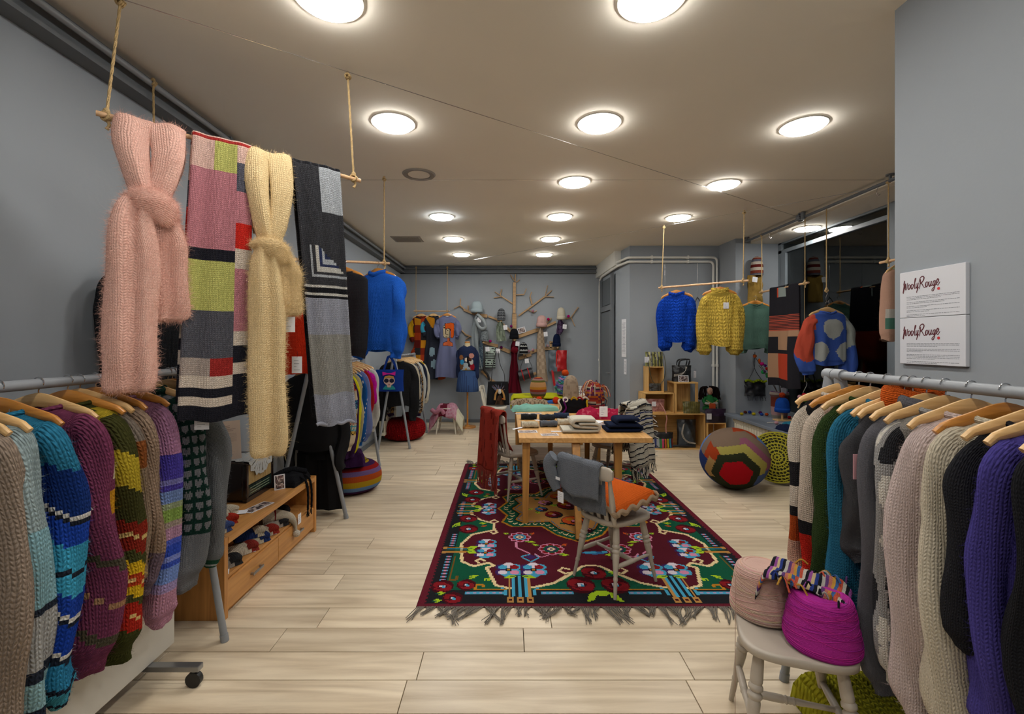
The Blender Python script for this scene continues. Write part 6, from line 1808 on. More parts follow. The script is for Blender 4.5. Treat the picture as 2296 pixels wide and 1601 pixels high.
# knitted cuffs in a row
for px, py, w, d, h_, lab in ((1188, 958, .155, .12, '#b9ae98', 'cream knitted cuff at the left front of the table'), (1230, 956, .155, .13, '#55585e', 'grey knitted cuff between two cream cuffs'), (1271, 952, .18, .12, '#b9ae98', 'cream cable knit cuff behind the white wrap'),
                              (1186, 940, .16, .10, '#222629', 'black ruffled cuff at the left table side'), (1227, 941, .15, .09, '#2b3038', 'dark slate cuff beside the black ruffled cuff'), (1259, 937, .15, .09, '#2c3850', 'navy cuff in the back row of cuffs'), (1293, 945, .18, .10, '#858b92', 'light grey fluffy cuff in the back row')):
    c = tp(px, py); hc = L(h_)
    o = thing('knitted_cuff', lab, 'cuff', c + V((0, 0, .027)), R.uniform(-.08, .08))
    MB().ftube([V((-w / 2 + w * i / 40, 0, .003 * math.sin(i * .3 + px))) for i in range(41)], [(0, d * .43), (.15, d * .5), (.5, d * .45), (.85, d * .5), (1, d * .44)], .025, wdir=(0, 1, 0), n=26, pw=.6, cap=False, col=hc,
        wob=lambda tt, an, x, y: (x * math.cos(an) + y * math.sin(an)) * (.0022 * math.sin(tt * 75) + .004 * nz(tt * 6, math.cos(an) * 2, px))).build('sleeve_tube', K_MED, o, angle=80)
    MB().ftube([V((-w * .5, 0, 0)), V((-w * .52, 0, 0)), V((-w * .36, 0, 0)), V((-w * .35, 0, 0))], [d * .40, d * .47, d * .47, d * .44], [.018, .027, .027, .024], wdir=(0, 1, 0), n=30, pw=.6, cap=False, col=tuple(min(.85, q * 1.12) for q in hc[:3]) + (1,), wob=lambda tt, an, x, y: (x * math.cos(an) + y * math.sin(an)) * .002 * math.sin(an * 26)).build('ribbed_edge', K_FINE, o, angle=80)
    o['group'] = 'knitted cuffs on the table'
for i, (px, py, w, h, lab) in enumerate(((1183, 968, .17, .11, 'pair of pictures lying at the front left table corner'), (1232, 975, .15, .09, 'photo strip beside the white wrap'), (1172, 928, .16, .07, 'photo strip near the mint knit'), (1200, 928, .14, .07, 'second photo strip near the mint knit'), (1343, 952, .16, .13, 'photograph between the white and navy wraps'), (1240, 931, .14, .08, 'pictures lying behind the slate cuff'))):
    photo('photo_print', lab, tp(px, py) + V((0, 0, .001 + i * .0006)), w, h, (0, 0, R.uniform(-.25, .25)), seed=i + 5, edge=.008)
card('paper_tag', 'white paper tag sticking out past the left table edge', tp(1160, 962) + V((.0, 0, .006)), .10, .035, (0, -.1, .5), 'price tag')
card('paper_tag', 'white paper tag beside the white wrap', tp(1248, 968) + V((0, 0, .003)), .10, .035, (0, 0, .05), 'price tag')
card('paper_sheet', 'white paper sheet right of the grey cuff', tp(1330, 945) + V((0, 0, .004)), .20, .14, (0, 0, -.6), 'paper')
card('paper_tag', 'tag on the pale grey cuff', tp(1205, 950) + V((0, 0, .034)), .05, .05, (0, .1, .3), 'price tag')
# pink knit with big tag, mint knit, braided beige, yellow knit
pkc = [L('#9c1c3c'), L('#b04a5a')]
pile('raspberry_knit', 'raspberry pink mottled knit crumpled on the right of the table', 'knitwear', tp(1345, 936), -.1, .52, .30, .085, lambda u, v: pkc[0] if nz(u * 9, v * 9) > -.25 else pkc[1], K_MED, .5, wrinkle=.5)
price_tag(tp(1346, 936) + V((0, -.16, .16)), 0, 'large white tag on the raspberry pink knit', .085, .105, .02)
pile('mint_knit', 'mint green knitted shawl lying across the table', 'knitwear', tp(1198, 921) + V((0, .04, 0)), .12, .56, .24, .06, lambda u, v: L('#7fb3a2'), K_MED, .5, wrinkle=.4)
pile('beige_braid_knit', 'beige braided knit scarf folded on the table', 'knitwear', tp(1186, 906), .2, .50, .22, .065, lambda u, v: L('#9a866e') if math.sin(u * 60) * math.sin(v * 30) > -.3 else L('#6e5c4a'), K_CHUNK, .5, wrinkle=.4)
def yel(u, v):
    x = (u - .5) * .98; y = (v - .5) * .55; z = .03 + .02 * nz(x * 4, y * 4)
    if x < -.42: z -= (-.42 - x) ** 1.0 * 2.2; x = -.42 + (x + .42) * .45
    return V((x, y, z))
o = MB().slab(36, 20, yel, .025, colf=lambda u, v: L('#a9a81c') if not inell(u, v, .35, .6, .12, .2) else L('#8a8a24'), su=1, sv=.55).build('yellow_knit', K_MED, loc=(.50, 6.55, TZ), angle=80)
tag(o, 'neon yellow knitted garment spread over the far table edge', 'knitwear')
pile('white_scarf_pile', 'white scarf with a red pompom lying before the yellow knit', 'knitwear', V((.33, 6.08, TZ)), .1, .40, .13, .045, lambda u, v: L('#b9b2a8') if u < .7 else L('#7d93b8'), K_MED, .4)
o = MB().ball((0, 0, .04), .04, 12, col=L('#c03a18'), jit=.1).build('pompom', K_FAR, loc=V((.42, 6.0, TZ + .01)), angle=85); tag(o, 'orange red pompom near the striped egg shaped hat', 'pompom')
o = MB().ball((0, 0, .045), .045, 12, col=L('#c03a18'), jit=.1).build('pompom', K_FAR, loc=V((.64, 5.95, TZ)), angle=85); tag(o, 'orange red pompom beside the blue knit strip', 'pompom')
pile('blue_knit_strip', 'blue and black knit pieces in the middle of the table', 'knitwear', V((.74, 6.02, TZ)), 0, .46, .16, .04, lambda u, v: L('#2f5aa0') if u < .3 else L('#1d1d24') if nz(u * 12, v * 9) > -.1 else L('#a8a49a'), K_MED, .4)
pile('cream_knit_pile', 'cream and grey knits heaped behind the tasselled hat', 'knitwear', V((1.0, 6.05, TZ)), .1, .36, .30, .07, lambda u, v: L('#a79f8c') if u > .3 else L('#5a5c74'), K_MED, .5)
# hats on the table
eg = [L(h) for h in ('#b5781c', '#b5781c', '#5a5a2c', '#8a6a64', '#8c3c28', '#b57c2c', '#b98a5a', '#b98a5a', '#5a5a2c', '#8a6a64', '#7a2a24', '#a85a28', '#b98a3c')]
def hatstand(c, label, h=.09, r=.05):
    t = thing('hat_stand', label, 'hat stand', c)
    MB().lathe([(.0001, 0), (r, 0), (r, .012), (.012, .016), (.011, h), (.0001, h + .004)], 20).build('stand_body', M_HANGL, t)
c = tp(1203, 893); c = V((.42, 6.15, TZ))
hatstand(c, 'wooden stand under the egg shaped striped hat', .1)
t = thing('egg_hat', 'egg shaped hat with orange, olive and mauve stripes', 'hat', c + V((0, 0, .05)))
MB().lathe([(q.x, q.z) for q in catmull([V((.07, 0, 0)), V((.098, 0, .04)), V((.112, 0, .10)), V((.108, 0, .17)), V((.088, 0, .235)), V((.05, 0, .275)), V((.001, 0, .285))], 26)], 30, colf=lambda a, b: eg[min(12, int((a + .012 * math.sin(b * 12)) * 13))]).build('crown', K_MED, t, angle=80)
c = V((.80, 5.72, TZ)); hatstand(c, 'wooden stand under the felted beige hat', .1)
beanie('felt_hat', 'tall beige felted hat standing on the table', c + V((0, 0, .06)), .20, .33, lambda a, b: L('#9c8a76') if nz(a * 9, b * 14) > -.2 else L('#8a7866'), K_FAR, brim=.12)
c = V((.83, 6.5, TZ)); hatstand(c, 'wooden stand under the ruffled multicolour hat', .1)
rb = ['#6a5a92', '#8a6a9c', '#2f6a5a', '#3a7a94', '#a46a9a', '#3f5a9a', '#5a9a8a']
t = beanie('ruffle_hat', 'multicolour ruffled hat with an orange pompom', c + V((0, 0, .06)), .24, .27, lambda a, b: L(rb[int(a * 14 + b * 5) % 7]), K_FAR, pom=('#c4481c', .05))
mb = MB()
for i in range(130):
    a = R.uniform(0, 6.28); q = R.uniform(.12, .95); rr_ = .122 * math.sqrt(max(.05, 1 - q ** 2.4))
    b0 = V((rr_ * math.cos(a), rr_ * math.sin(a), q * .27)); d0 = V((math.cos(a), math.sin(a), .2))
    mb.tube(catmull([b0, b0 + d0 * .022 + V((0, 0, .008)), b0 + d0 * .03 + V((-math.sin(a), math.cos(a), 0)) * .012, b0 + d0 * .012 + V((-math.sin(a), math.cos(a), 0)) * .02], 5), .0055, 5, col=L(R.choice(rb)))
tag(mb.build('ruffles', K_FAR, t, angle=85), kind='stuff')
c = V((1.02, 5.32, TZ)); hatstand(c, 'wooden stand under the tasselled striped hat', .1)
tb = ['#7a2a2c', '#a8581c', '#5a2a44', '#b06a2c', '#8a3a5a', '#2a2430', '#a89a84', '#9a3a24']
t = beanie('tassel_hat', 'striped hat in rust and plum with loose yarn ends', c + V((0, 0, .05)), .225, .29, lambda a, b: L(tb[int(a * 22 + .5 * math.sin(b * 25)) % 8]), K_MED, brim=.1)
mb = MB()
for i in range(34):
    a = R.uniform(0, 6.28); q = R.uniform(.75, 1.0) if i < 22 else R.uniform(.3, .7); r0 = .112 * math.sqrt(max(.02, 1 - q ** 3))
    b0 = V((r0 * math.cos(a), r0 * math.sin(a), q * .29)); d0 = V((math.cos(a), math.sin(a), 0))
    mb.tube(catmull([b0, b0 + d0 * .05 + V((0, 0, .02 if i < 22 else -.03)), b0 + d0 * (.09 if i < 22 else .05) + V((0, 0, -.05)), b0 + d0 * (.10 if i < 22 else .04) + V((0, 0, -.10))], 8), .0045, 5, col=L(R.choice(tb + ['#c9b08a', '#c9a090'])))
tag(mb.build('loose_yarn', K_FINE, t), kind='stuff')
# black wool bag with trimmings
t = pouch('black_wool_bag', 'small black crocheted bag with yarn trimmings on the table', 'bag', V((.76, 5.22, TZ)), .33, .15, .12, lambda u, v: L('#17171a'), K_MED, wob=.01)
mb = MB()
for k, h_ in enumerate(('#c9bfae', '#5a1a5c', '#b8941c', '#8c1c2c', '#c9bfae', '#b8941c')):
    x = -.16 + k * .064
    mb.tube(catmull([V((x, -.03, .15)), V((x - .02, -.08, .13)), V((x + R.uniform(-.03, .03), -.09, .06)), V((x - .03, -.085, .005))] if k in (0, 1, 5) else [V((x, -.04, .15)), V((x + .03, -.06, .18)), V((x + .07, -.05, .15))], 8), .010, 7, col=L(h_))
tag(mb.build('yarn_trim', K_MED, t), kind='stuff')
MB().lathe([(.018, -.006), (.032, -.006), (.032, .006), (.018, .006), (.018, -.006)], 18, c=(-.10, -.075, .155), M=Matrix.Rotation(PI / 2, 3, 'X'), cap=False, col=L('#c9c4ba')).build('button_ring', M_PRINT, t)
pile('fingerless_gloves', 'coral and pale striped gloves behind the raspberry knit', 'gloves', V((1.12, 5.15, TZ)), -.3, .24, .16, .05, lambda u, v: L('#b86a4a') if (u * 6) % 1 > .5 else L('#b9b2b4'), K_MED, .4)
# wicker tray edge behind
t = thing('wire_basket', 'white wire basket on the far end of the table', 'basket', (1.02, 6.72, TZ))
for k in range(4): MB().tube([V((-.17, -.12, .02 + k * .04)), V((.17, -.12, .02 + k * .04)), V((.17, .12, .02 + k * .04)), V((-.17, .12, .02 + k * .04)), V((-.17, -.12, .02 + k * .04))], .004, 6).build('ring_wire', M_WHITE, t)
for k in range(9):
    x = -.17 + k * .0425
    MB().tube([V((x, -.12, .02)), V((x, -.12, .15))], .0035, 6).tube([V((x, .12, .02)), V((x, .12, .15))], .0035, 6).build('upright_wire', M_WHITE, t)
for k in range(9): 
    x = -.17 + k * .0425; MB().tube([V((x, -.12, .02)), V((x, .12, .02))], .0035, 6).build('base_wire', M_WHITE, t)

# ---------------------------------------------------------------- bench top: radio and knits
BZ = bh - .003
rx0, rx1, ry0, ry1, rh = -2.03, -1.775, 3.10, 3.46, .275
t = thing('old_radio', 'old brown bakelite radio on the oak bench', 'radio', ((rx0 + rx1) / 2, (ry0 + ry1) / 2, BZ))
ro = V(((rx0 + rx1) / 2, (ry0 + ry1) / 2, 0)); hx_, hy_ = (rx1 - rx0) / 2, (ry1 - ry0) / 2
M_BAK = mat('brown_bakelite', L('#1d1411'), .12, var=.1, vscale=10)
MB().box(-hx_, hx_ - .012, -hy_, hy_, .012, rh).build('case', M_BAK, t, smooth=False, bevel=.022)
fr = MB().box(hx_ - .03, hx_, -hy_, -hy_ + .03, .03, rh - .01).box(hx_ - .03, hx_, hy_ - .03, hy_, .03, rh - .01).box(hx_ - .03, hx_, -hy_, hy_, .0, .035).box(hx_ - .03, hx_, -hy_, hy_, rh - .025, rh - .004).build('front_frame', M_BAK, t, smooth=False, bevel=.006)
MB().box(hx_ - .02, hx_ - .006, -hy_ + .03, hy_ - .03, .115, rh - .025).build('speaker_cloth', mat('speaker_cloth', L('#9a8258'), .9, bump=.5, bscale=160), t, smooth=False)
gr2 = t.children[-1]
for k in range(20): MB().box(hx_ - .007, hx_ - .004, -hy_ + .033 + k * .0147, -hy_ + .038 + k * .0147, .117, rh - .027).build('grille_thread', mat('gold_thread', L('#b59a66'), .6), gr2, smooth=False)
MB().box(hx_ - .016, hx_ - .003, -hy_ + .03, hy_ - .03, .04, .108).build('dial_glass', mat('dial_glass', L('#23302c'), .08), t, smooth=False)
d_ = t.children[-1]
for k in range(3): MB().box(hx_ - .003, hx_ - .0022, -hy_ + .05, hy_ - .06, .052 + k * .018, .056 + k * .018).build('dial_scale', mat('dial_print', L('#8a9a78'), .5), d_, smooth=False)
for s in (-1, 1): MB().tube([V((hx_ - .05, s * (hy_ - .04), 0)), V((hx_ - .05, s * (hy_ - .04), .015))], .014, 10).build('foot', M_BAK, t)
# doily
def doily(u, v):
    a = (u - .5) * .30; b = (v - .5) * .32
    x = a + .085; z = .004
    if x > hx_ - .012: 
        e = x - (hx_ - .012); z = .003 - e * 1.0; x = hx_ + .004 + .004 * math.sin(b * 60) * min(1, e * 20)
    return V((x, b, rh + z))
def inn(u, v): return math.hypot((u - .5), (v - .5)) < .5 * (1 + .05 * math.cos(math.atan2(v - .5, u - .5) * 14)) and not (.25 < math.hypot(u - .5, v - .5) < .44 and math.sin(math.atan2(v - .5, u - .5) * 22) > .82)
mb = MB(); NN = 64
for i in range(NN):
    for j in range(NN):
        if inn((i + .5) / NN, (j + .5) / NN):
            q = [doily(i / NN, j / NN), doily((i + 1) / NN, j / NN), doily((i + 1) / NN, (j + 1) / NN), doily(i / NN, (j + 1) / NN)]
            mb.add(q, [(0, 1, 2, 3)], [(p.x, p.y + p.z) for p in q])
o = mb.build('lace_doily', mat('lace_cotton', L('#b9bcbc'), .9, bump=.5, bscale=300), loc=(ro.x, ro.y, BZ), angle=80)
sm = o.modifiers.new('thickness', 'SOLIDIFY'); sm.thickness = .0025; sm.offset = 1
tag(o, 'white crocheted doily draped over the old radio', 'doily')
# leaflet on the radio leaning back on the wall
lc = V((-1.93, 3.17, BZ + rh + .004))
t = thing('info_leaflet', 'cream leaflet with a small drawing leaning on the wall above the radio', 'leaflet', lc); t.rotation_euler = (0, -.20, -.85)
MB().box(-.003, .003, -.07, .07, 0, .27).build('board', mat('cream_card', L('#b9a594'), .6), t, smooth=False)
pr_ = MB()
for k in range(4): pr_.box(.003, .0036, -.045, -.045 + (.05, .05, .085, .07)[k], .235 - k * .012, .237 - k * .012, L('#3a3434'))
for cx_ in (-.045, .005):
    for k in range(10): pr_.box(.003, .0036, cx_, cx_ + .04, .18 - k * .006, .1815 - k * .006, L('#8f8076'))
for pts, h_ in (([(-.03, .02), (-.012, .01), (-.012, .06), (-.03, .065)], '#b9c0c0'), ([(-.012, .01), (.012, .022), (.012, .065), (-.012, .06)], '#4f93a0'), ([(-.045, .015), (-.03, .01), (-.03, .028), (-.045, .03)], '#1f5a44')):
    pr_.prism(pts, (.003, 0, 0), (0, 1, 0), (0, 0, 1), (.0006, 0, 0), L(h_))
pr_.ball((.003, -.02, .078), .011, 10, col=L('#8a1a1c'), sc=(.1, 1, 1))
pr_.build('printed_drawing', M_PRINT, t, smooth=False)
photo('photo_card', 'small framed photograph standing before the radio', V((-1.70, 3.40, BZ + .055)), .075, .11, (PI / 2 - .1, 0, .75), seed=12, edge=.007)
photo('photo_card', 'black photo card lying on the bench edge', V((-1.66, 3.03, BZ + .001)), .09, .20, (0, 0, -.25), dark='#1a1a1c', seed=13, edge=.008)
card('white_slip', 'white paper slip half over the black photo card', V((-1.73, 2.93, BZ + .004)), .10, .07, (0, 0, .3), 'paper')
# black hat with braids
bk = L('#161619')
t = thing('braided_hat', 'black knitted hat with braided ties hanging over the bench', 'hat', (-1.72, 3.57, BZ))
MB().grid(30, 22, lambda u, v: V(((u - .5) * .24, (v - .5) * .28, .002 + .075 * max(0, 1 - max(abs(u - .5), abs(v - .5)) ** 3 * 8) ** .5 * (1 + .3 * nz(u * 5, v * 5)))), None, bk, .24, .28).build('crown', K_MED, t, angle=80)
MB().ftube(catmull([V((-.10, -.03, .05)), V((0, .04, .09)), V((.10, .10, .06))], 14), .045, .02, n=12, col=bk).build('turned_brim', K_CHUNK, t, angle=80)
for k, yy in enumerate((-.02, .045)):
    MB().ftube(catmull([V((.04, yy, .055)), V((.115, yy, .045)), V((.155, yy, .0)), V((.163, yy + .01, -.10)), V((.163, yy + .005, -.21))], 30), .011, .008, n=8, col=bk, wob=lambda t_, an, x, y: x * .003 * math.sin(t_ * 70)).build('braid', K_MED, t, angle=80)
    mb = MB()
    for q in range(9): mb.tube([V((.163, yy + .005, -.20)), V((.163 + R.uniform(-.012, .012), yy + R.uniform(-.02, .02), -.26))], .002, 4, col=bk)
    tag(mb.build('tassel', K_FINE, t), kind='stuff')
crm = L('#b5ab98')
def mitten(label, c, yaw, sc=1, col=crm, accent=None, name='baby_bootee', cat='bootee', group='small knits on the bench'):
    t = thing(name, label, cat, c, yaw, group)
    MB().grid(16, 12, lambda u, v: V(((u - .5) * .15 * sc, (v - .5) * .085 * sc * (1 - .3 * (u - .5)), .003 + .036 * sc * max(0, 1 - max(abs(u - .5), abs(v - .5)) ** 3 * 8) ** .45)), lambda u, v: accent if accent and u > .78 else col, su=.15, sv=.09).build('foot', K_MED, t, angle=80)
    MB().ftube(catmull([V((.03, 0, .03)), V((.065, .0, .038)), V((.09, .0, .03))], 10), .038 * sc, .014 * sc, wdir=(0, 1, 0), n=14, pw=.7, col=col if not accent else accent).build('cuff', K_MED, t, angle=80)
    return t
mitten('cream knitted mitten beside the old radio', V((-1.80, 2.86, BZ)), 1.2, 1.25)
mitten('cream bootee with a red dot at the near bench end', V((-1.72, 2.72, BZ)), 1.0, 1.2, crm, L('#9a2a1c'))
mitten('cream bootee on top of another near the bench end', V((-1.74, 2.66, BZ + .03)), 1.3, 1.1, crm)
mitten('cream and blue bootee at the very end of the bench', V((-1.67, 2.60, BZ)), 1.2, 1.1, crm, L('#3a4a7a'))
SZ_ = .225
for y, lab, c1, c2 in ((2.68, 'grey and white slipper sock at the near end of the shelf', '#8c857c', '#2a2a2c'), (2.86, 'cream slipper sock with red edge on the shelf', '#b9ae9c', '#7a2a24'), (3.00, 'navy and cream slipper sock on the shelf', '#b5ab98', '#22305c'), (3.12, 'cream slipper sock with red heart on the shelf', '#b5ab98', '#8c2c24'), (3.26, 'speckled slipper sock on the shelf', '#9c948a', '#2a2a2c')):
    mitten(lab, V((-1.68, y, SZ_)), .9, 1.35, L(c1), L(c2), 'slipper_sock', 'sock', 'slipper socks on the bench shelf')
mitten('folded navy and white sock stacked on the shelf', V((-1.70, 2.99, SZ_ + .045)), .7, 1.2, L('#22305c'), L('#b5ab98'), 'slipper_sock', 'sock', 'slipper socks on the bench shelf')
t = thing('pompom_hat', 'cream long tailed hat with a white pompom hanging off the shelf', 'hat', (-1.66, 3.30, SZ_))
MB().ftube(catmull([V((-.10, -.06, .07)), V((-.03, 0, .07)), V((.05, .04, .05)), V((.085, .06, .0)), V((.10, .06, -.06))], 30), [(0, .075), (.25, .07), (.5, .04), (1, .012)], [(0, .05), (.5, .03), (1, .01)], n=16, colf=lambda a, b: L('#6a1c20') if .22 < a < .26 else crm).build('crown', K_MED, t, angle=80)
MB().ball((.105, .06, -.085), .026, 12, col=L('#c4bcae'), jit=.08).build('pompom', K_FAR, t, angle=85)
o = MB().ball((0, 0, .045), .045, 12, col=L('#17171a'), jit=.1).build('pompom', K_FAR, loc=(-1.70, 3.46, SZ_), angle=85); tag(o, 'black pompom at the far end of the bench shelf', 'pompom')
for i, (y, lab) in enumerate(((2.62, 'white tag on the near slipper sock'), (2.90, 'white tag below the red edged sock'), (3.16, 'white tag in front of the heart sock'))):
    card('paper_tag', lab, V((-1.63, y, SZ_ + .002 + .001 * i)), .05, .075, (0, 0, .5), 'price tag')
price_tag(V((-1.565, 3.43, .29)), PI / 2, 'white tag hanging over the far drawer', .05, .075, .03)
# small plant behind the radio
t = thing('potted_plant', 'small green leafed plant behind the grey sweater', 'plant', (-1.93, 2.80, BZ))
MB().lathe([(.0001, 0), (.035, 0), (.045, .07), (.04, .072), (.0001, .065)], 18, col=L('#4a4a4c')).build('pot', M_PRINT, t)
for k in range(7):
    a = k * .9; l = .16 + .03 * (k % 3)
    st = MB().tube(catmull([V((0, 0, .06)), V((.02 * math.cos(a), .02 * math.sin(a), .16)), V((.06 * math.cos(a), .06 * math.sin(a), .24 + .03 * (k % 2)))], 6), .003, 5).build('stem', mat('stem_green', L('#3a6a24'), .6), t)
    p0 = V((.06 * math.cos(a), .06 * math.sin(a), .24 + .03 * (k % 2))); dd = V((math.cos(a), math.sin(a), .15))
    MB().ftube(catmull([p0, p0 + dd * .05, p0 + dd * .10 - V((0, 0, .01))], 8), [(0, .003), (.4, .022), (1, .002)], .0015, n=8).build('leaf', mat('leaf_green', L('#3f7a28'), .4, var=.15), st)

# rolling white board by the left rack
t = thing('rolling_board', 'white board on a castor base behind the left rack garments', 'board', (-1.62, 1.75, 0))
MB().box(-.012, .012, -.45, .45, .10, .62).build('panel', mat('white_laminate', L('#bdbab2'), .5), t, smooth=False, bevel=.003)
for yy in (-.36, .30):
    MB().box(-.02, .24, yy - .018, yy + .018, .075, .10).build('foot_bar', M_STEEL, t, smooth=False, bevel=.003)
    f_ = t.children[-1]
    MB().tube([V((.21, yy - .012, .034)), V((.21, yy + .012, .034))], .034, 18).build('castor_wheel', mat('black_rubber', L('#1a1a1b'), .5), f_)
    MB().tube([V((.21, yy, .05)), V((.21, yy, .08))], .010, 8).build('castor_stem', M_STEEL, f_)

# ---------------------------------------------------------------- foreground yarn cones
def cone(label, c, r0, r1, h, colr, tilt=(0, 0)):
    t = thing('yarn_cone', label, 'yarn cone', c); t.rotation_euler = (tilt[0], tilt[1], 0)
    pts = catmull([V((r0 * .80, 0, .0)), V((r0 * .97, 0, .012)), V((r0, 0, h * .2)), V((r0 * .93, 0, h * .5)), V((r1 * 1.06, 0, h * .85)), V((r1 * .9, 0, h * .97)), V((r1 * .5, 0, h)), V((.012, 0, h * .98))], 60)
    MB().lathe([(max(p.x, .0005), p.z) for p in pts], 48, col=colr).build('wound_yarn', mat('yarn_core', None, .9, bump=.4, bscale=200), t, angle=60)
    # strands wound round the cone
    mb = MB(); rs = random.Random(int(r0 * 1000) + int(h * 999))
    prof = [(max(p.x, .0005), p.z) for p in pts]
    def at(q): 
        i = min(58, int(q * 59)); f = q * 59 - i
        return prof[i][0] + (prof[i + 1][0] - prof[i][0]) * f, prof[i][1] + (prof[i + 1][1] - prof[i][1]) * f
    for k in range(70):
        q0 = rs.uniform(.1, .80); q1 = min(.82, max(.07, q0 + rs.uniform(-.22, .22))); a0 = rs.uniform(0, 6.28); ln = rs.uniform(2.2, 4.5)
        ps = []
        for i in range(22):
            f = i / 21; r_, z_ = at(q0 + (q1 - q0) * f); a = a0 + ln * f
            ps.append(V(((r_ + .0012) * math.cos(a), (r_ + .0012) * math.sin(a), z_)))
        mb.tube(ps, .0013, 4, col=tuple(min(1, x * rs.uniform(.85, 1.2)) for x in colr[:3]) + (1,))
    tag(mb.build('crossing_strands', mat('yarn_strand', None, .9), t), kind='stuff')
    return t
S0 = .4365
cone('beige pink cone of yarn on the foreground stool', V((1.045, 1.865, S0 + .004)), .118, .092, .20, L('#b8978b'))
cone('magenta cone of yarn on the foreground stool', V((1.15, 1.665, S0 + .004)), .122, .094, .195, L('#9c1680'))
mst = [L(h) for h in ('#1c1c22', '#b9b2a8', '#5a3a6a', '#8a4a8a', '#b98a3c', '#2a3a7a', '#b5503c', '#a8a49c', '#1c1c22', '#b06a5c', '#b9a47c', '#3a5a8a')]
def swatch(u, v):
    x = -.12 + .34 * u; y = (v - .5) * .19
    z = .222 + .012 * math.sin(v * 9) - .05 * max(0, u - .35) + .02 * nz(u * 5, v * 5)
    if u < .25: z -= (.25 - u) * .42 ; x = x + (.25 - u) * .22
    if u > .9: z -= (u - .9) * .2
    return V((x, y * (1 - .15 * u), z))
o = MB().slab(102, 16, swatch, .012, colf=lambda u, v: mst[int(u * 34) * 7 % 12], su=.36, sv=.2).build('striped_swatch', K_FINE, loc=(1.075, 1.79, S0), angle=80); o.rotation_euler = (0, 0, -.75)
tag(o, 'narrow multicolour striped knit piece lying across both yarn cones', 'knitwear')
mb = MB()
for k in range(20):
    u = R.uniform(.35, .95); a = swatch(u, R.choice((0.02, .98))) + V((0, 0, .006)); b_ = a + V((R.uniform(-.03, .05), R.uniform(-.05, .02), R.uniform(-.03, .012)))
    mb.tube(catmull([a, a.lerp(b_, .5) + V((0, 0, .018)), b_], 7), .0035, 5, col=R.choice(mst))
tag(mb.build('yarn_ends', K_FINE, o), kind='stuff')
o = MB().tube(catmull([V((-.118, -.02, .16)), V((-.124, -.03, .05)), V((-.125, -.03, -.15)), V((-.12, -.02, -.43))], 16), .0011, 5, col=L('#a8877c')).build('loose_strand', MATS['yarn_strand'], loc=(1.045, 1.865, S0)); tag(o, 'single beige thread hanging down from the beige yarn cone', 'thread')

# ---------------------------------------------------------------- poufs
def pouf(name, label, c, r, h, colf, m, n=64, ny=30, ribs=0, flat=.5):
    t = thing(name, label, 'pouf', c)
    prof = []
    for i in range(ny + 1):
        a = -PI / 2 + PI * i / ny
        prof.append((max(.0006, r * abs(math.cos(a)) ** flat), h / 2 + h / 2 * math.copysign(abs(math.sin(a)) ** .85, math.sin(a))))
    MB().lathe(prof, n, colf=colf, wob=(lambda q, a: .035 * abs(math.sin(a * ribs / 2))) if ribs else (lambda q, a: .02 * math.sin(4 * a + q * 3))).build('cover', m, t, angle=85)
    return t
K_POUF = knit('pouf_knit', .05, .035, 1.0, .3, .15)
t = pouf('red_pouf', 'chunky red knitted pouf under the far rack', V((-1.66, 7.32, 0)), .335, .34, lambda a, b: L('#8c1216'), K_POUF, ribs=44, n=132)
MB().lathe([(.06, 0), (.09, .04), (.05, .09), (.001, .10)], 20, c=(.05, .05, .325), col=L('#8c1216')).build('gathered_top', K_POUF, t)
sp = ['#7088b4', '#8a2420', '#3a2048', '#5f7fa8', '#a8881c', '#a8481c', '#6a5480', '#8a1c1c', '#3a2048', '#a8881c']
t = pouf('striped_pouf', 'crocheted pouf with purple, red, yellow and blue stripes', V((-1.615, 4.78, 0)), .285, .31, lambda a, b: L(sp[min(9, int((a * 1.0) ** 1.0 * 10))]), K_MED, n=48, ny=50)
MB().lathe([(.10, .29), (.13, .32), (.11, .335), (.04, .31)], 40, c=(0, 0, 0), cap=False, col=L('#8a7a24'), wob=lambda q, a: .12 * math.sin(a * 11)).build('frilled_edge', K_MED, t)
t = pile('purple_pouch', 'dark purple knit bag resting on the striped pouf', 'bag', V((-1.56, 4.60, .31)), .4, .22, .2, .16, lambda u, v: L('#32183c'), K_MED, .5)
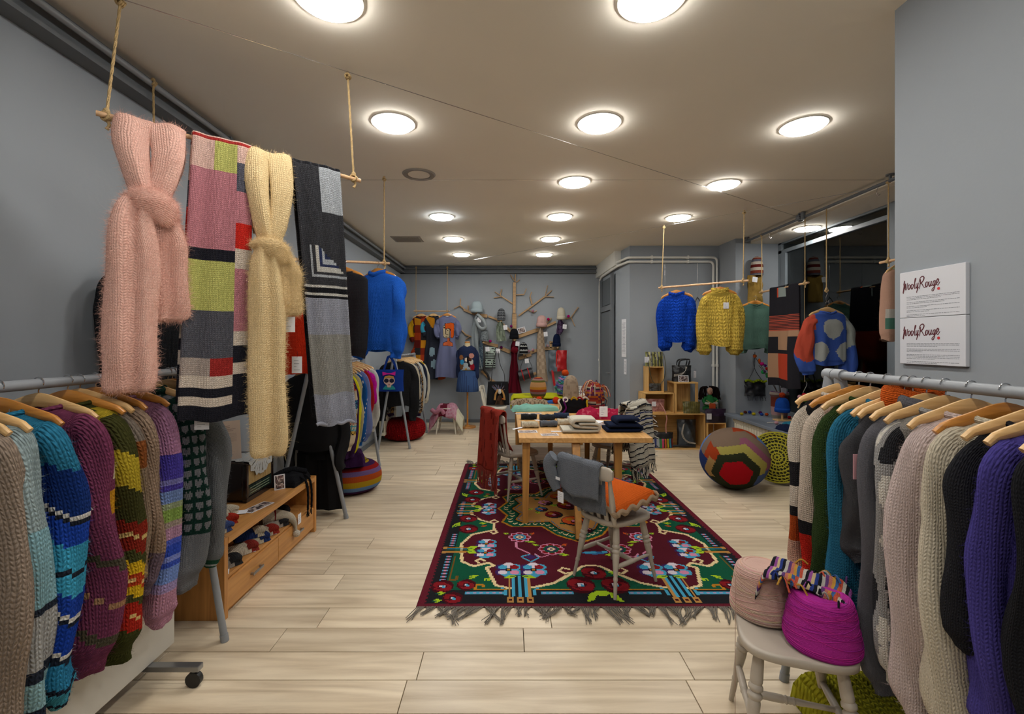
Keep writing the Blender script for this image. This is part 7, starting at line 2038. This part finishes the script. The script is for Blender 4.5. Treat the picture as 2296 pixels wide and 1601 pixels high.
# patchwork ball
t = thing('patchwork_ball', 'large round patchwork knit ball with a red centre', 'pouf', (2.42, 4.86, 0))
pole = V((-.36, -.88, -.30)).normalized(); up_ = V((.2, -.3, .93)); e1 = (up_ - pole * up_.dot(pole)).normalized(); e2 = pole.cross(e1)
bc = {k: L(v) for k, v in dict(red='#a4121c', dk='#2c3020', ol='#a3984e', pk='#8c5468', ta='#7a6656', ru='#9c3c1c', bl='#5a78b0', tn='#a08050', nv='#26366a', sb='#4a5a86').items()}
def bcl(d):
    an = math.acos(max(-1, min(1, d.dot(pole)))); ph = math.degrees(math.atan2(d.dot(e2), d.dot(e1)))
    hexr = math.cos(math.radians((ph % 60) - 30)) ; an2 = an * hexr
    if an2 < .42: return bc['red']
    if an2 < .66: return bc['dk'] if abs(ph) > 45 or an2 < .60 else bc['dk']
    if an2 < .92:
        if -80 < ph < 20: return bc['ol']
        if 20 <= ph < 55: return bc['ol']
        if 55 <= ph < 80: return bc['ru']
        if 80 <= ph < 135: return bc['tn']
        if -120 < ph < -80: return bc['sb']
        return bc['dk']
    if an2 < 1.15:
        if -75 < ph < 10: return bc['pk']
        if 10 <= ph < 60: return bc['ta']
        if 60 <= ph < 90: return bc['ru']
        return bc['nv'] if 90 < ph < 150 else bc['sb']
    if an2 < 1.5: return bc['ta'] if -60 < ph < 90 else bc['pk'] if ph < -60 else bc['nv']
    return bc['bl'] if int((ph + 180) / 40) % 3 == 0 else bc['ru'] if int((ph + 180) / 40) % 3 == 1 else bc['ta']
mb = MB(); NB = 110
prof = [(max(.0005, math.sin(PI * i / NB)), -math.cos(PI * i / NB)) for i in range(NB + 1)]
def bdir(a, b):
    q = PI * a; w = 2 * PI * b + PI / 2; return V((math.sin(q) * math.cos(w), math.sin(q) * math.sin(w), -math.cos(q)))
mb.lathe([(.342 * r, .318 + .318 * z) for r, z in prof], 150, colf=lambda a, b: bcl(bdir(a, b)), wob=lambda q, a: .012 * math.sin(3 * a + q * 4))
mb.build('cover', K_MED, t, angle=85)
# crocheted round cushion leaning under the sill
t = thing('crochet_cushion', 'mustard lime crocheted round cushion leaning under the sill', 'cushion', (2.98, 5.02, .0)); 
t.rotation_euler = (0, 0, -.55)
M_CRO = mat('crochet_cotton', L('#a8a02c'), .9, bump=.5, bscale=200)
body = MB().lathe([(.0005, -.05), (.2, -.05), (.265, -.02), (.27, 0), (.265, .02), (.2, .05), (.0005, .05)], 40, c=(0, 0, .285), M=Matrix.Rotation(PI / 2 - .18, 3, 'X')).build('inner_pad', mat('dark_inner', L('#2c2c1e'), .9), t, angle=60)
MR = Matrix.Translation(V((0, 0, .285))) @ Matrix.Rotation(PI / 2 - .18, 4, 'X')
mb = MB()
def ringp(r, z=.056, w=.0, k=0): return [MR @ V(((r + w * math.sin(k * a)) * math.cos(a), (r + w * math.sin(k * a)) * math.sin(a), z - .10 * max(0, r - .2))) for a in [i / 60 * 2 * PI for i in range(60)]]
for r_, w_, k_ in ((.02, 0, 0), (.05, 0, 0), (.085, .0, 0), (.115, .004, 16), (.15, .0, 0), (.185, .006, 20), (.215, 0, 0), (.245, .006, 24), (.268, .008, 30)):
    mb.ftube(ringp(r_, .056, w_, k_), .0095, .006, n=6, closed=True, col=(1, 1, 1, 1))
mb.build('crochet_ring', M_CRO, t)
mb = MB()
for (r0, r1, n_) in ((.02, .085, 10), (.085, .15, 26), (.15, .215, 30), (.215, .268, 40)):
    for i in range(n_):
        a = i / n_ * 2 * PI
        mb.ftube([MR @ V((r * math.cos(a + (r - r0) * 2), r * math.sin(a + (r - r0) * 2), .056 - .10 * max(0, r - .2))) for r in (r0, (r0 + r1) / 2, r1)], .006, .0045, n=5)
mb.build('crochet_stitches', M_CRO, t)
# lime knitted cushion and black bag under the right rack
t = thing('lime_pouf', 'lime yellow chunky knit cushion on the floor by the foreground stool', 'cushion', (1.46, 1.72, 0))
MB().grid(60, 50, lambda u, v: V(((u - .5) * .46, (v - .5) * .52, .003 + .20 * max(0, 1 - max(abs(u - .5), abs(v - .5)) ** 4 * 16) ** .5 + .006 * math.sin(v * 150) * math.sin(u * 40))), None, L('#8f8a1e'), .46, .52).build('cover', knit('garter_knit', .03, .022, 1.0, .3, .15), t, angle=85)
t = pouch('black_shopper', 'black leather shopper with pale stitching lying under the right rack', 'bag', V((1.45, 1.36, 0)), .40, .34, .30, lambda u, v: L('#141416'), M_LEATHC, wob=.04)
MB().tube(catmull([V((-.19, -.16, .05)), V((-.05, -.19, .20)), V((.08, -.18, .22)), V((.19, -.15, .18))], 14), .003, 5, col=L('#a89f90')).build('piping', M_LEATHC, t)

# ---------------------------------------------------------------- crates in the alcove
def crate(label, x0, x1, y0, y1, z0, z1, open_='front', th=.016, planks=3, m=M_PINE, back=True, handle=False, group=None):
    t = thing('wooden_crate', label, 'crate', ((x0 + x1) / 2, (y0 + y1) / 2, z0), group=group)
    o = V(((x0 + x1) / 2, (y0 + y1) / 2, z0)); w, d, h = x1 - x0, y1 - y0, z1 - z0
    b = lambda n, a0, a1, b0, b1, c0, c1, mm=m: MB().box(a0, a1, b0, b1, c0, c1).build(n, mm, t, smooth=False, bevel=.002)
    b('top_panel', -w / 2, w / 2, -d / 2, d / 2, h - th, h); b('bottom_panel', -w / 2, w / 2, -d / 2, d / 2, 0, th)
    for s in (-1, 1): b('side_panel', s * w / 2 - (th if s > 0 else 0), s * w / 2 + (th if s < 0 else 0), -d / 2, d / 2, th, h - th, M_PINEV)
    if back:
        n = planks; hh = (h - 2 * th) / n
        for k in range(n): b('back_plank', -w / 2 + th, w / 2 - th, d / 2 - .010, d / 2, th + k * hh + .001, th + (k + 1) * hh - .001)
    return t
crate('large wooden crate on the floor of the alcove', 2.09, 2.87, 6.58, 6.94, 0, .52, planks=4)
crate('small wooden crate right of the large one', 2.885, 3.16, 6.56, 6.92, 0, .39, planks=2)
crate('wooden crate holding the pink pouch', 2.0, 2.43, 6.62, 6.94, .52, .815, planks=2)
crate('narrow upright wooden box under the striped bag', 2.075, 2.31, 6.70, 6.93, .815, 1.195, planks=1)
t = thing('wooden_frame_crate', 'open frame crate under the black handbag', 'crate', (2.61, 6.78, .52))
for sx in (-1, 1):
    for sy in (-1, 1): MB().box(sx * .155 - .018, sx * .155 + .018, sy * .14 - .012, sy * .14 + .012, 0, .44).build('post', M_PINEV, t, smooth=False, bevel=.002)
MB().box(-.175, .175, -.155, .155, .43, .45).build('top_panel', M_PINE, t, smooth=False, bevel=.002)
MB().box(-.14, .14, .13, .145, .02, .43).build('back_plank', M_PINEV, t, smooth=False)
for sy in (-1, 1): MB().box(-.137, .137, sy * .14 - .01, sy * .14 + .01, 0, .02).build('rail', M_PINE, t, smooth=False)
# bags on the crates
st_ = ['#8a8a4c', '#5a5a30', '#1f1f1c', '#a09a5c', '#6f6f68', '#2c2c26']
t = pouch('striped_shoulder_bag', 'olive and black striped bag on the narrow box', 'bag', V((2.20, 6.80, 1.195)), .27, .215, .12, lambda u, v: L(st_[int(u * 17 + .6 * nz(u * 3, v * 3)) % 6]), wob=.012)
MB().tube(catmull([V((-.12, -.07, .19)), V((-.11, -.13, -.05)), V((-.06, -.13, -.22)), V((.03, -.13, -.26)), V((.10, -.13, -.18)), V((.13, -.12, .0)), V((.12, -.06, .19))], 30), .005, 6, col=L('#3a3a24')).build('strap', M_LEATHC, t)
price_tag(V((2.06, 6.70, 1.36)), 0, 'white tag on the olive striped bag', .07, .085, .02)
o = pouch('dark_striped_purse', 'charcoal striped purse inside the narrow box', 'purse', V((2.195, 6.76, .833)), .185, .11, .05, lambda u, v: L('#222221') if (u * 12) % 1 < .6 else L('#5a5a58'))
t = pouch('black_handbag', 'black leather handbag with handles and white piping', 'handbag', V((2.60, 6.78, .97)), .29, .24, .15, lambda u, v: L('#161618'), wob=.012)
for sy in (-1, 1): MB().ftube(catmull([V((-.06, sy * .04, .23)), V((-.04, sy * .05, .31)), V((.04, sy * .05, .33)), V((.10, sy * .05, .32)), V((.08, sy * .04, .23))], 20), .012, .005, wdir=(0, 0, 1), n=8, col=L('#161618')).build('handle', M_LEATHC, t)
for k in range(3): MB().tube(catmull([V((-.14, -.07, .08 + k * .012)), V((-.04, -.085, .10 + k * .012)), V((.02, -.085, .16)), V((.04 + k * .008, -.06, .22))], 14), .003, 5, col=L('#b4aca0')).build('piping', M_LEATHC, t)
photo('photo_card', 'photograph standing before the black handbag', V((2.58, 6.655, 1.02)), .155, .10, (PI / 2 - .12, 0, .05), seed=21, edge=.01, dark='#2a2026')
price_tag(V((2.775, 6.72, 1.15)), .3, 'white tag on the black handbag', .045, .10, .02)
t = pouch('pink_pouch', 'metallic rose pink leather pouch in the crate', 'pouch', V((2.19, 6.72, .536)), .27, .18, .07, lambda u, v: L('#a8746c') if nz(u * 9, v * 9) > -.2 else L('#925c58'), wob=.015)
price_tag(V((2.15, 6.66, .70)), 0, 'white tag on the rose pink pouch', .06, .07, .015)
MB().ftube(catmull([V((.05, -.05, .13)), V((.10, -.10, .03)), V((.12, -.14, -.08)), V((.11, -.13, -.18)), V((.115, -.13, -.30))], 18), .008, .002, wdir=(1, 0, 0), n=6, col=L('#b07a70')).build('strap', M_LEATHC, t)
pouch('olive_pouch', 'olive striped leather pouch beside the frame crate', 'pouch', V((2.69, 6.64, .52)), .26, .17, .08, lambda u, v: L('#6a6230') if (u * 9) % 1 < .5 else L('#4e4a24'), wob=.012)
t = pouch('purple_clutch', 'dark purple leather clutch on the small crate', 'clutch bag', V((3.02, 6.60, .39)), .31, .20, .09, lambda u, v: L('#21151f') if v < .5 else L('#2c1a30'), wob=.01)
price_tag(V((2.90, 6.53, .55)), 0, 'white tag on the dark purple clutch', .07, .085, .02)
rs_ = ['#1a1a1c', '#b8902c', '#23306c', '#8a8f94', '#2a6a3a', '#b0305c', '#b5581c', '#b0a41c', '#2f7a9a', '#8c1c24']
t = pouch('rainbow_striped_bag', 'black bag with rainbow ribbon stripes in the large crate', 'bag', V((2.26, 6.66, .018)), .34, .22, .14, lambda u, v: L(rs_[1 + int(u * 9)]) if v < .62 and (u * 9) % 1 > .18 else L('#161618'), wob=.012)
t = pouch('grey_sling_bag', 'grey black leather sling bag leaning in the large crate', 'bag', V((2.64, 6.70, .018)), .28, .40, .12, lambda u, v: L('#343a40') if inpoly(u, v, [(0.05, .0), (.95, .0), (.8, .35), (.45, .85), (.25, 1), (.1, .8)]) else L('#1b1c1f'), wob=.02)
MB().tube(catmull([V((-.07, -.075, .34)), V((-.10, -.085, .2)), V((-.03, -.085, .09)), V((.10, -.08, .055))], 16), .004, 5, col=L('#b4aca0')).tube(catmull([V((-.06, -.075, .35)), V((-.085, -.085, .2)), V((-.02, -.085, .10)), V((.11, -.08, .065))], 16), .004, 5, col=L('#b4aca0')).build('piping', M_LEATHC, t)
MB().ftube([V((-.25, -.06, .02)), V((-.1, -.08, .03)), V((.1, -.08, .02))], .016, .008, wdir=(0, 0, 1), n=8, col=L('#202226')).build('strap', M_LEATHC, t)
# knitting doll
t = thing('knitting_doll', 'rag doll with dark curly hair knitting an orange square', 'doll', (3.0, 6.74, .39))
MB().lathe([(.06, .20), (.085, .24), (.08, .30), (.05, .36), (.025, .385)], 20, sy=.7, col=L('#2f7a44')).build('body', K_FINE, t)
MB().lathe([(.0001, .15), (.10, .16), (.10, .205), (.06, .21)], 20, sy=.8, col=L('#2f7a44')).build('skirt', K_FINE, t)
MB().ball((0, -.01, .44), .048, 14, col=L('#b08a74'), sc=(.9, .85, 1.15)).build('head', mat('doll_cotton', None, .9), t)
hd = t.children[-1]
MB().ball((-.017, -.052, .448), .006, 8, col=L('#1c1414')).ball((.017, -.052, .448), .006, 8, col=L('#1c1414')).build('eyes', M_PRINT, hd)
MB().ball((0, -.05, .415), .008, 8, col=L('#8c1c1c'), sc=(1.4, .5, .7)).build('mouth', M_PRINT, hd); MB().ball((0, -.055, .434), .006, 8, col=L('#a88068')).build('nose', M_PRINT, hd)
mb = MB()
for k in range(46):
    a = R.uniform(-.4, PI + .4); x = .05 * math.cos(a); b0 = V((x, .01, .47 + .02 * math.sin(a)))
    mb.tube(catmull([b0, b0 + V((x * 1.2, R.uniform(-.03, .03), .02)), b0 + V((x * 1.7 + R.uniform(-.02, .02), R.uniform(-.04, .03), -.07)), b0 + V((x * 1.5 + R.uniform(-.03, .03), R.uniform(-.03, .03), -.15))], 9), .009, 5, col=L('#1f1715'))
mb.build('hair', K_FAR, t)
for s in (-1, 1):
    MB().ftube(catmull([V((s * .06, 0, .345)), V((s * .10, -.02, .30)), V((s * .075, -.06, .265)), V((s * .03, -.08, .27))], 14), [(0, .024), (.6, .02), (1, .016)], n=10, colf=lambda a, b: L('#2f7a44') if a < .6 else L('#b9b4ac')).build('arm', K_FINE, t)
    MB().tube([V((s * .09, -.085, .315)), V((-s * .06, -.09, .24))], .003, 6).build('needle', M_HANGL, t)
MB().box(-.045, .045, -.10, -.085, .17, .27).build('orange_knitting', mat('orange_wool', L('#b4481a'), .9, bump=.6, bscale=150), t, smooth=False, bevel=.006)

# ---------------------------------------------------------------- radiator and sill
def radiator(label, x, y0, y1, z0, z1, face=-1, th=.085):
    n = int((y1 - y0) / .062)
    t = thing('radiator', label, 'radiator', (x, (y0 + y1) / 2, 0)); ym_ = (y0 + y1) / 2
    first = None
    for k in range(n):
        y = y0 + (k + .5) * (y1 - y0) / n - ym_
        if first is None:
            mb = MB(); w = (y1 - y0) / n * .46
            mb.box(face * th, 0, -w, w, z0, z0 + .05); mb.box(face * th, 0, -w, w, z1 - .055, z1); mb.box(face * th * .98, face * th * .75, -w * .9, w * .9, z0 + .05, z1 - .055) if face > 0 else mb.box(face * th * .98, face * th * .75, -w * .9, w * .9, z0 + .05, z1 - .055)
            mb.box(face * th * .3, 0, -w * .5, w * .5, z0 + .05, z1 - .055)
            first = mb.build('fin', M_RAD, t, smooth=False, bevel=.006); first.location = (0, y, 0)
        else: share(first, t, (0, y, 0))
    for z in (z0 + .025, z1 - .03): MB().tube([V((face * th / 2, y0 - ym_ - .03, z)), V((face * th / 2, y1 - ym_ + .03, z))], .02, 12).build('header_pipe', M_RAD, t)
    MB().tube([V((face * th / 2, y1 - ym_ + .02, z1 - .03)), V((face * th / 2, y1 - ym_ + .07, z1 - .03))], .028, 12).build('valve_knob', M_RAD, t)
radiator('cream ribbed radiator below the window sill', 3.27, 5.40, 6.36, .10, .485, -1, .10)
for z in (.12, .45): pass
t = radiator('cream radiator on the left wall behind the far rack', XL + .10, 6.95, 7.70, .12, .62, 1, .09)
# vase with pompom branches
vc = V((3.62, 6.05, .55))
t = thing('wool_vase', 'knit covered jar with striped wool holding pompom branches', 'vase', vc)
MB().lathe([(.0005, 0), (.085, 0), (.095, .04), (.10, .15), (.10, .28), (.115, .31), (.11, .345), (.085, .35), (.08, .30)], 28, cap=False, colf=lambda a, b: L(['#4a7a6a', '#8c8478', '#b08a8a', '#7a3a2c', '#a8502c', '#6a4a44', '#a89a8c', '#5a3464', '#b4aa9c'][min(8, int(a * 9))])).build('jar', K_MED, t)
cl_ = ['#a4161c', '#b5501c', '#1f7a3c', '#a01460', '#5a1a6c', '#b0a020', '#2a4a9c', '#b9868c', '#b9b4ac']
for k in range(9):
    a = k * 2.2; s = .10 + .13 * R.random(); top = V((s * math.cos(a) * 1.3 - .05, s * math.sin(a), R.uniform(.62, .92)))
    br = MB().tube(catmull([V((0, 0, .1)), V((.03 * math.cos(a), .03 * math.sin(a), .35)), top], 8), .004, 5).build('branch', mat('branch_bark', L('#3a2c22'), .8), t)
    for q in range(3):
        f = R.uniform(.55, 1.0); p = V((0, 0, .35)).lerp(top, f) + V((R.uniform(-.02, .02), R.uniform(-.02, .02), 0))
        MB().ball(p, R.uniform(.018, .03), 8, col=L(R.choice(cl_)), jit=.1, sc=(1, 1, 1) if q else (.8, .8, 1.8)).build('felt_ball', K_FAR, br, angle=85)
price_tag(V((3.60, 5.92, .98)), 0, 'white tag above the knit covered jar', .07, .075, .02)
c = V((3.52, 5.82, .55))
t = thing('hat_stand', 'wooden peg stand under the blue pompom hat on the sill', 'hat stand', c)
MB().box(-.09, .09, -.06, .06, 0, .018).build('base', M_HANGL, t, smooth=False, bevel=.003); MB().tube([V((0, 0, .015)), V((0, 0, .16))], .013, 10).build('peg', M_HANGL, t)
beanie('blue_pompom_hat', 'bright blue hat with an orange red pompom on the sill', c + V((0, 0, .11)), .165, .19, one('#1c4aa0'), K_MED, brim=.25, pom=('#b8401c', .036))
for i, (px, py, h_, nm) in enumerate(((1663, 928, '#b0981c', 'yellow'), (1671, 924, '#5a2c24', 'brown'), (1681, 924, '#233c8c', 'dark blue'), (1690, 928, '#b5a01c', 'bright yellow'), (1705, 925, '#4a1a4a', 'plum'), (1708, 929, '#23408c', 'blue'), (1719, 929, '#b5481c', 'orange'), (1757, 933, '#4a1030', 'wine'), (1770, 936, '#a4161c', 'red'), (1778, 938, '#b9a88a', 'cream'), (1786, 938, '#a83024', 'brick red'), (1741, 948, '#b98a90', 'pink'))):
    D = F * (CH - .55 - .02) / (py - CY) ; p = V(((px - CX) * D / F, D, .57))
    o = MB().ball((0, 0, 0), .021, 10, col=L(h_), jit=.06, sc=(1.15, 1.1, .95)).build('felt_ball', K_FAR, loc=p, angle=85); tag(o, f'{nm} felt ball lying on the window sill', 'felt ball', 'felt balls on the sill')
pile('navy_sill_knit', 'folded navy knit on the window sill', 'knitwear', V((3.25, 5.20, .55)), .1, .30, .22, .055, lambda u, v: L('#171f38'), K_FINE, .3)
pile('teal_sill_knit', 'teal knit behind the navy one on the sill', 'knitwear', V((3.45, 5.45, .55)), .1, .26, .16, .05, lambda u, v: L('#2a6a80'), K_MED, .4)
o = MB().tube(catmull([V((-.07, 0, 0)), V((0, .0, .004)), V((.07, 0, 0))], 6), .006, 6, col=L('#b4b0a8')).build('chalk_stick', M_PRINT, loc=V((3.28, 5.62, .557))); tag(o, 'thin white stick lying on the sill edge', 'stick')

# ---------------------------------------------------------------- blue tote on the far rack
t = pouch('blue_tote_bag', 'royal blue tote bag with a face in sunglasses and a pink bow', 'tote bag', V((-1.67, 6.48, .855)), .40, .31, .06, lambda u, v: L('#12327c'), M_CLOTH, wob=.004)
for sx in (-1, 1): MB().ftube(catmull([V((-.085, .0, .30)), V((-.05, .01 * sx + .01, .42)), V((-.01 + .0, .02 * sx, .50)), V((.05, .01 * sx + .01, .42)), V((.095, 0, .30))], 20), .016, .003, wdir=(1, 0, .3), n=6, col=L('#12327c')).build('handle', M_CLOTH, t)
yb = -.036
def felt(name, pts, h_, d=.003, y=yb): return MB().prism(pts, (0, y, 0), (1, 0, 0), (0, 0, 1), (0, -d, 0), L(h_)).build(name, mat('felt', None, .9, bump=.3, bscale=300), t, smooth=False)
el = lambda cx, cz, a, b, n=22: [(cx + a * math.cos(i / n * 6.283), cz + b * math.sin(i / n * 6.283)) for i in range(n)]
felt('teal_jumper', [(-.09, .03), (-.08, .055), (-.05, .085), (.05, .085), (.08, .055), (.09, .03), (.0, .026)], '#1f8286')
felt('face', [(-.022, .06), (.022, .06), (.03, .09), (.07, .12), (.08, .155), (.07, .19), (-.07, .19), (-.08, .155), (-.07, .12), (-.03, .09)], '#c9a89a', .006)
felt('hair', [(-.075, .18), (-.06, .215), (.0, .23), (.06, .215), (.075, .18), (.03, .195), (-.03, .195)], '#b98a3c', .008)
g = felt('sunglasses', el(-.038, .155, .033, .030), '#12122a', .010); felt('sunglasses', el(.038, .155, .033, .030), '#12122a', .010)
felt('lips', el(0, .098, .010, .007), '#8c1c24', .009)
felt('bow', [(-.09, .225), (-.095, .28), (-.03, .262), (.03, .262), (.09, .285), (.085, .228), (.03, .243), (-.03, .243)], '#c0148a', .010)

# hats by the far radiator
pile('plum_beret', 'plum purple beret on the radiator behind the far rack', 'hat', V((-1.90, 7.20, .62)), 0, .24, .30, .06, lambda u, v: L('#3a1848'), K_MED, .4)
pile('rose_hat', 'dusty rose hat on the radiator behind the far rack', 'hat', V((-1.92, 7.50, .62)), 0, .2, .2, .09, lambda u, v: L('#a4746a'), K_MED, .4)

# ---------------------------------------------------------------- notices on the right wall
STROKES = [ # 'Wooly Rouge' handwritten: x, y in letter heights
    [(.02, .55), (.16, .98), (.08, .40), (-.04, -.26), (.12, .22), (.30, .68), (.25, .20), (.32, .05), (.44, .32), (.54, .72)],
    [(.76, .52), (.63, .46), (.58, .20), (.68, .05), (.82, .22), (.84, .42), (.76, .52)], [(.84, .42), (.96, .40)],
    [(1.12, .52), (1.0, .46), (.95, .20), (1.05, .05), (1.19, .22), (1.21, .42), (1.12, .52)], [(1.21, .40), (1.32, .42)],
    [(1.32, .42), (1.48, .80), (1.52, 1.02), (1.44, .92), (1.37, .40), (1.40, .06), (1.52, .14)],
    [(1.58, .54), (1.56, .22), (1.64, .08), (1.76, .36), (1.82, .56), (1.72, .0), (1.62, -.36), (1.68, -.20), (1.88, .18)],
    [(2.10, .86), (2.04, .40), (1.98, -.04)], [(1.92, .64), (2.08, 1.0), (2.36, 1.10), (2.50, .92), (2.34, .62), (2.10, .46), (2.26, .40), (2.46, .08), (2.64, .04), (2.72, .14)],
    [(2.86, .52), (2.73, .46), (2.68, .20), (2.78, .05), (2.92, .22), (2.94, .42), (2.86, .52)], [(2.94, .42), (3.04, .40)],
    [(3.08, .54), (3.05, .20), (3.15, .06), (3.29, .30), (3.33, .54), (3.30, .18), (3.38, .08), (3.46, .2)],
    [(3.70, .52), (3.56, .46), (3.50, .20), (3.60, .06), (3.72, .28), (3.76, .52), (3.72, .10), (3.58, -.34), (3.42, -.40), (3.42, -.24), (3.64, -.04), (3.88, .18)],
    [(3.88, .22), (4.06, .36), (4.12, .54), (4.02, .62), (3.90, .44), (3.92, .16), (4.06, .06), (4.26, .34)]]
for k, (z0, z1, paras, lab) in enumerate(((1.656, 1.851, (3, 2, 2, 2, 2), 'upper white notice reading Wooly Rouge on the grey wall'), (1.459, 1.654, (3, 3, 4, 2), 'lower white notice reading Wooly Rouge on the grey wall'))):
    t = thing('wall_notice', lab.replace('Wooly Rouge', 'a handwritten name'), 'notice', (1.73, 1.985, z0))
    w = .285; h = z1 - z0
    MB().box(-.016, 0, -w, 0, 0, h).build('board', mat('notice_board', L('#cfd0d6', 1.1), .5), t, smooth=False, bevel=.0015)
    mb = MB(); sc = .0437
    for s in STROKES:
        pts = catmull([V((-.0165, -.018 - x * sc * .89, h - .078 + y * sc + x * .0008 + .0)) for x, y in s], len(s) * 5)
        mb.ftube(pts, [(0, .0016), (.3, .0026), (1, .0015)], .0005, wdir=(0, .6, .8), n=6)
    mb.build('lettering', M_INK, t)
    MB().tube([V((-.0158, -.018 - 4.12 * sc * .89, h - .086)), V((-.0168, -.018 - 4.12 * sc * .89, h - .086))], .0058, 16).build('red_dot', M_REDDOT, t)
    mb = MB(); z = h - .108
    rs = random.Random(k + 1)
    for n_ in paras:
        for q in range(n_):
            y = -.034; end = -.262 if q < n_ - 1 else -.034 - rs.uniform(.05, .17)
            while y > end:
                l = rs.uniform(.004, .016); mb.box(-.0163, -.0159, max(end, y - l), y, z - .0009, z + .0009); y -= l + .0022
            z -= .0058
        z -= .0058
    mb.build('small_print', M_INKG, t, smooth=False)
t = thing('paper_notice', 'tall white printed sheet on the alcove corner', 'notice', P(1400, 758, 7.16)); t.rotation_euler = (0, 0, -.70 - .75)
# ---------------------------------------------------------------- paper sheets on the alcove corner
nx = V((1.835, 7.4, 0)); ny_ = V((1.876, 6.96, 0)); dv = (ny_ - nx).normalized(); nm_ = V((-dv.y, dv.x, 0))
if nm_.x > 0: nm_ = -nm_
t = bpy.data.objects['paper_notice']; t.location = (0, 0, 0); t.rotation_euler = (0, 0, 0)
c0 = V((1.853, 7.20, 0)); 
MB().obox(c0 + nm_ * .004 + V((0, 0, 1.62)), dv, nm_, (0, 0, 1), .21, .002, .60).build('sheet', M_PAPER, t, smooth=False)
mb = MB()
for k in range(26): mb.obox(c0 + nm_ * .0056 + dv * (R.uniform(-.02, .0)) + V((0, 0, 1.86 - k * .019)), dv, nm_, (0, 0, 1), R.uniform(.10, .16), .0008, .005)
mb.build('small_print', M_INKG, t, smooth=False)
t = thing('paper_notice', 'small white slip below the tall sheet on the alcove corner', 'notice', (0, 0, 0))
MB().obox(c0 + dv * .06 + nm_ * .004 + V((0, 0, 1.17)), dv, nm_, (0, 0, 1), .11, .002, .24).build('sheet', M_PAPER, t, smooth=False)
mb = MB()
for k in range(9): mb.obox(c0 + dv * .06 + nm_ * .0056 + V((0, 0, 1.25 - k * .019)), dv, nm_, (0, 0, 1), .06, .0008, .005)
mb.build('small_print', M_INKG, t, smooth=False)
# bags hung behind the sweaters in the alcove
def hung_bag(label, px, py, w, h, col, acc):
    c = P(px, py, 6.88)
    t = pouch('hanging_bag', label, 'bag', c, w, h, .08, lambda u, v: L(acc) if (u * 9) % 1 < .3 else L(col), wob=.015)
    for s in (-1, 1): MB().tube(catmull([V((s * w * .3, 0, h)), V((s * w * .15, 0, h + .14)), V((0, .02, h + .22))], 10), .007, 6, col=L('#141416')).build('handle', M_LEATHC, t)
    MB().tube([V((0, .02, h + .20)), V((0, .02, h + .75))], .0025, 5).build('wire', M_CHROME, t)
    return t
hung_bag('teal black striped bag hanging on the alcove wall', 1565, 770, .28, .48, '#16181a', '#22403c')
hung_bag('dark plum bag hanging on the alcove wall', 1492, 760, .20, .40, '#2a1c20', '#2a1c20')
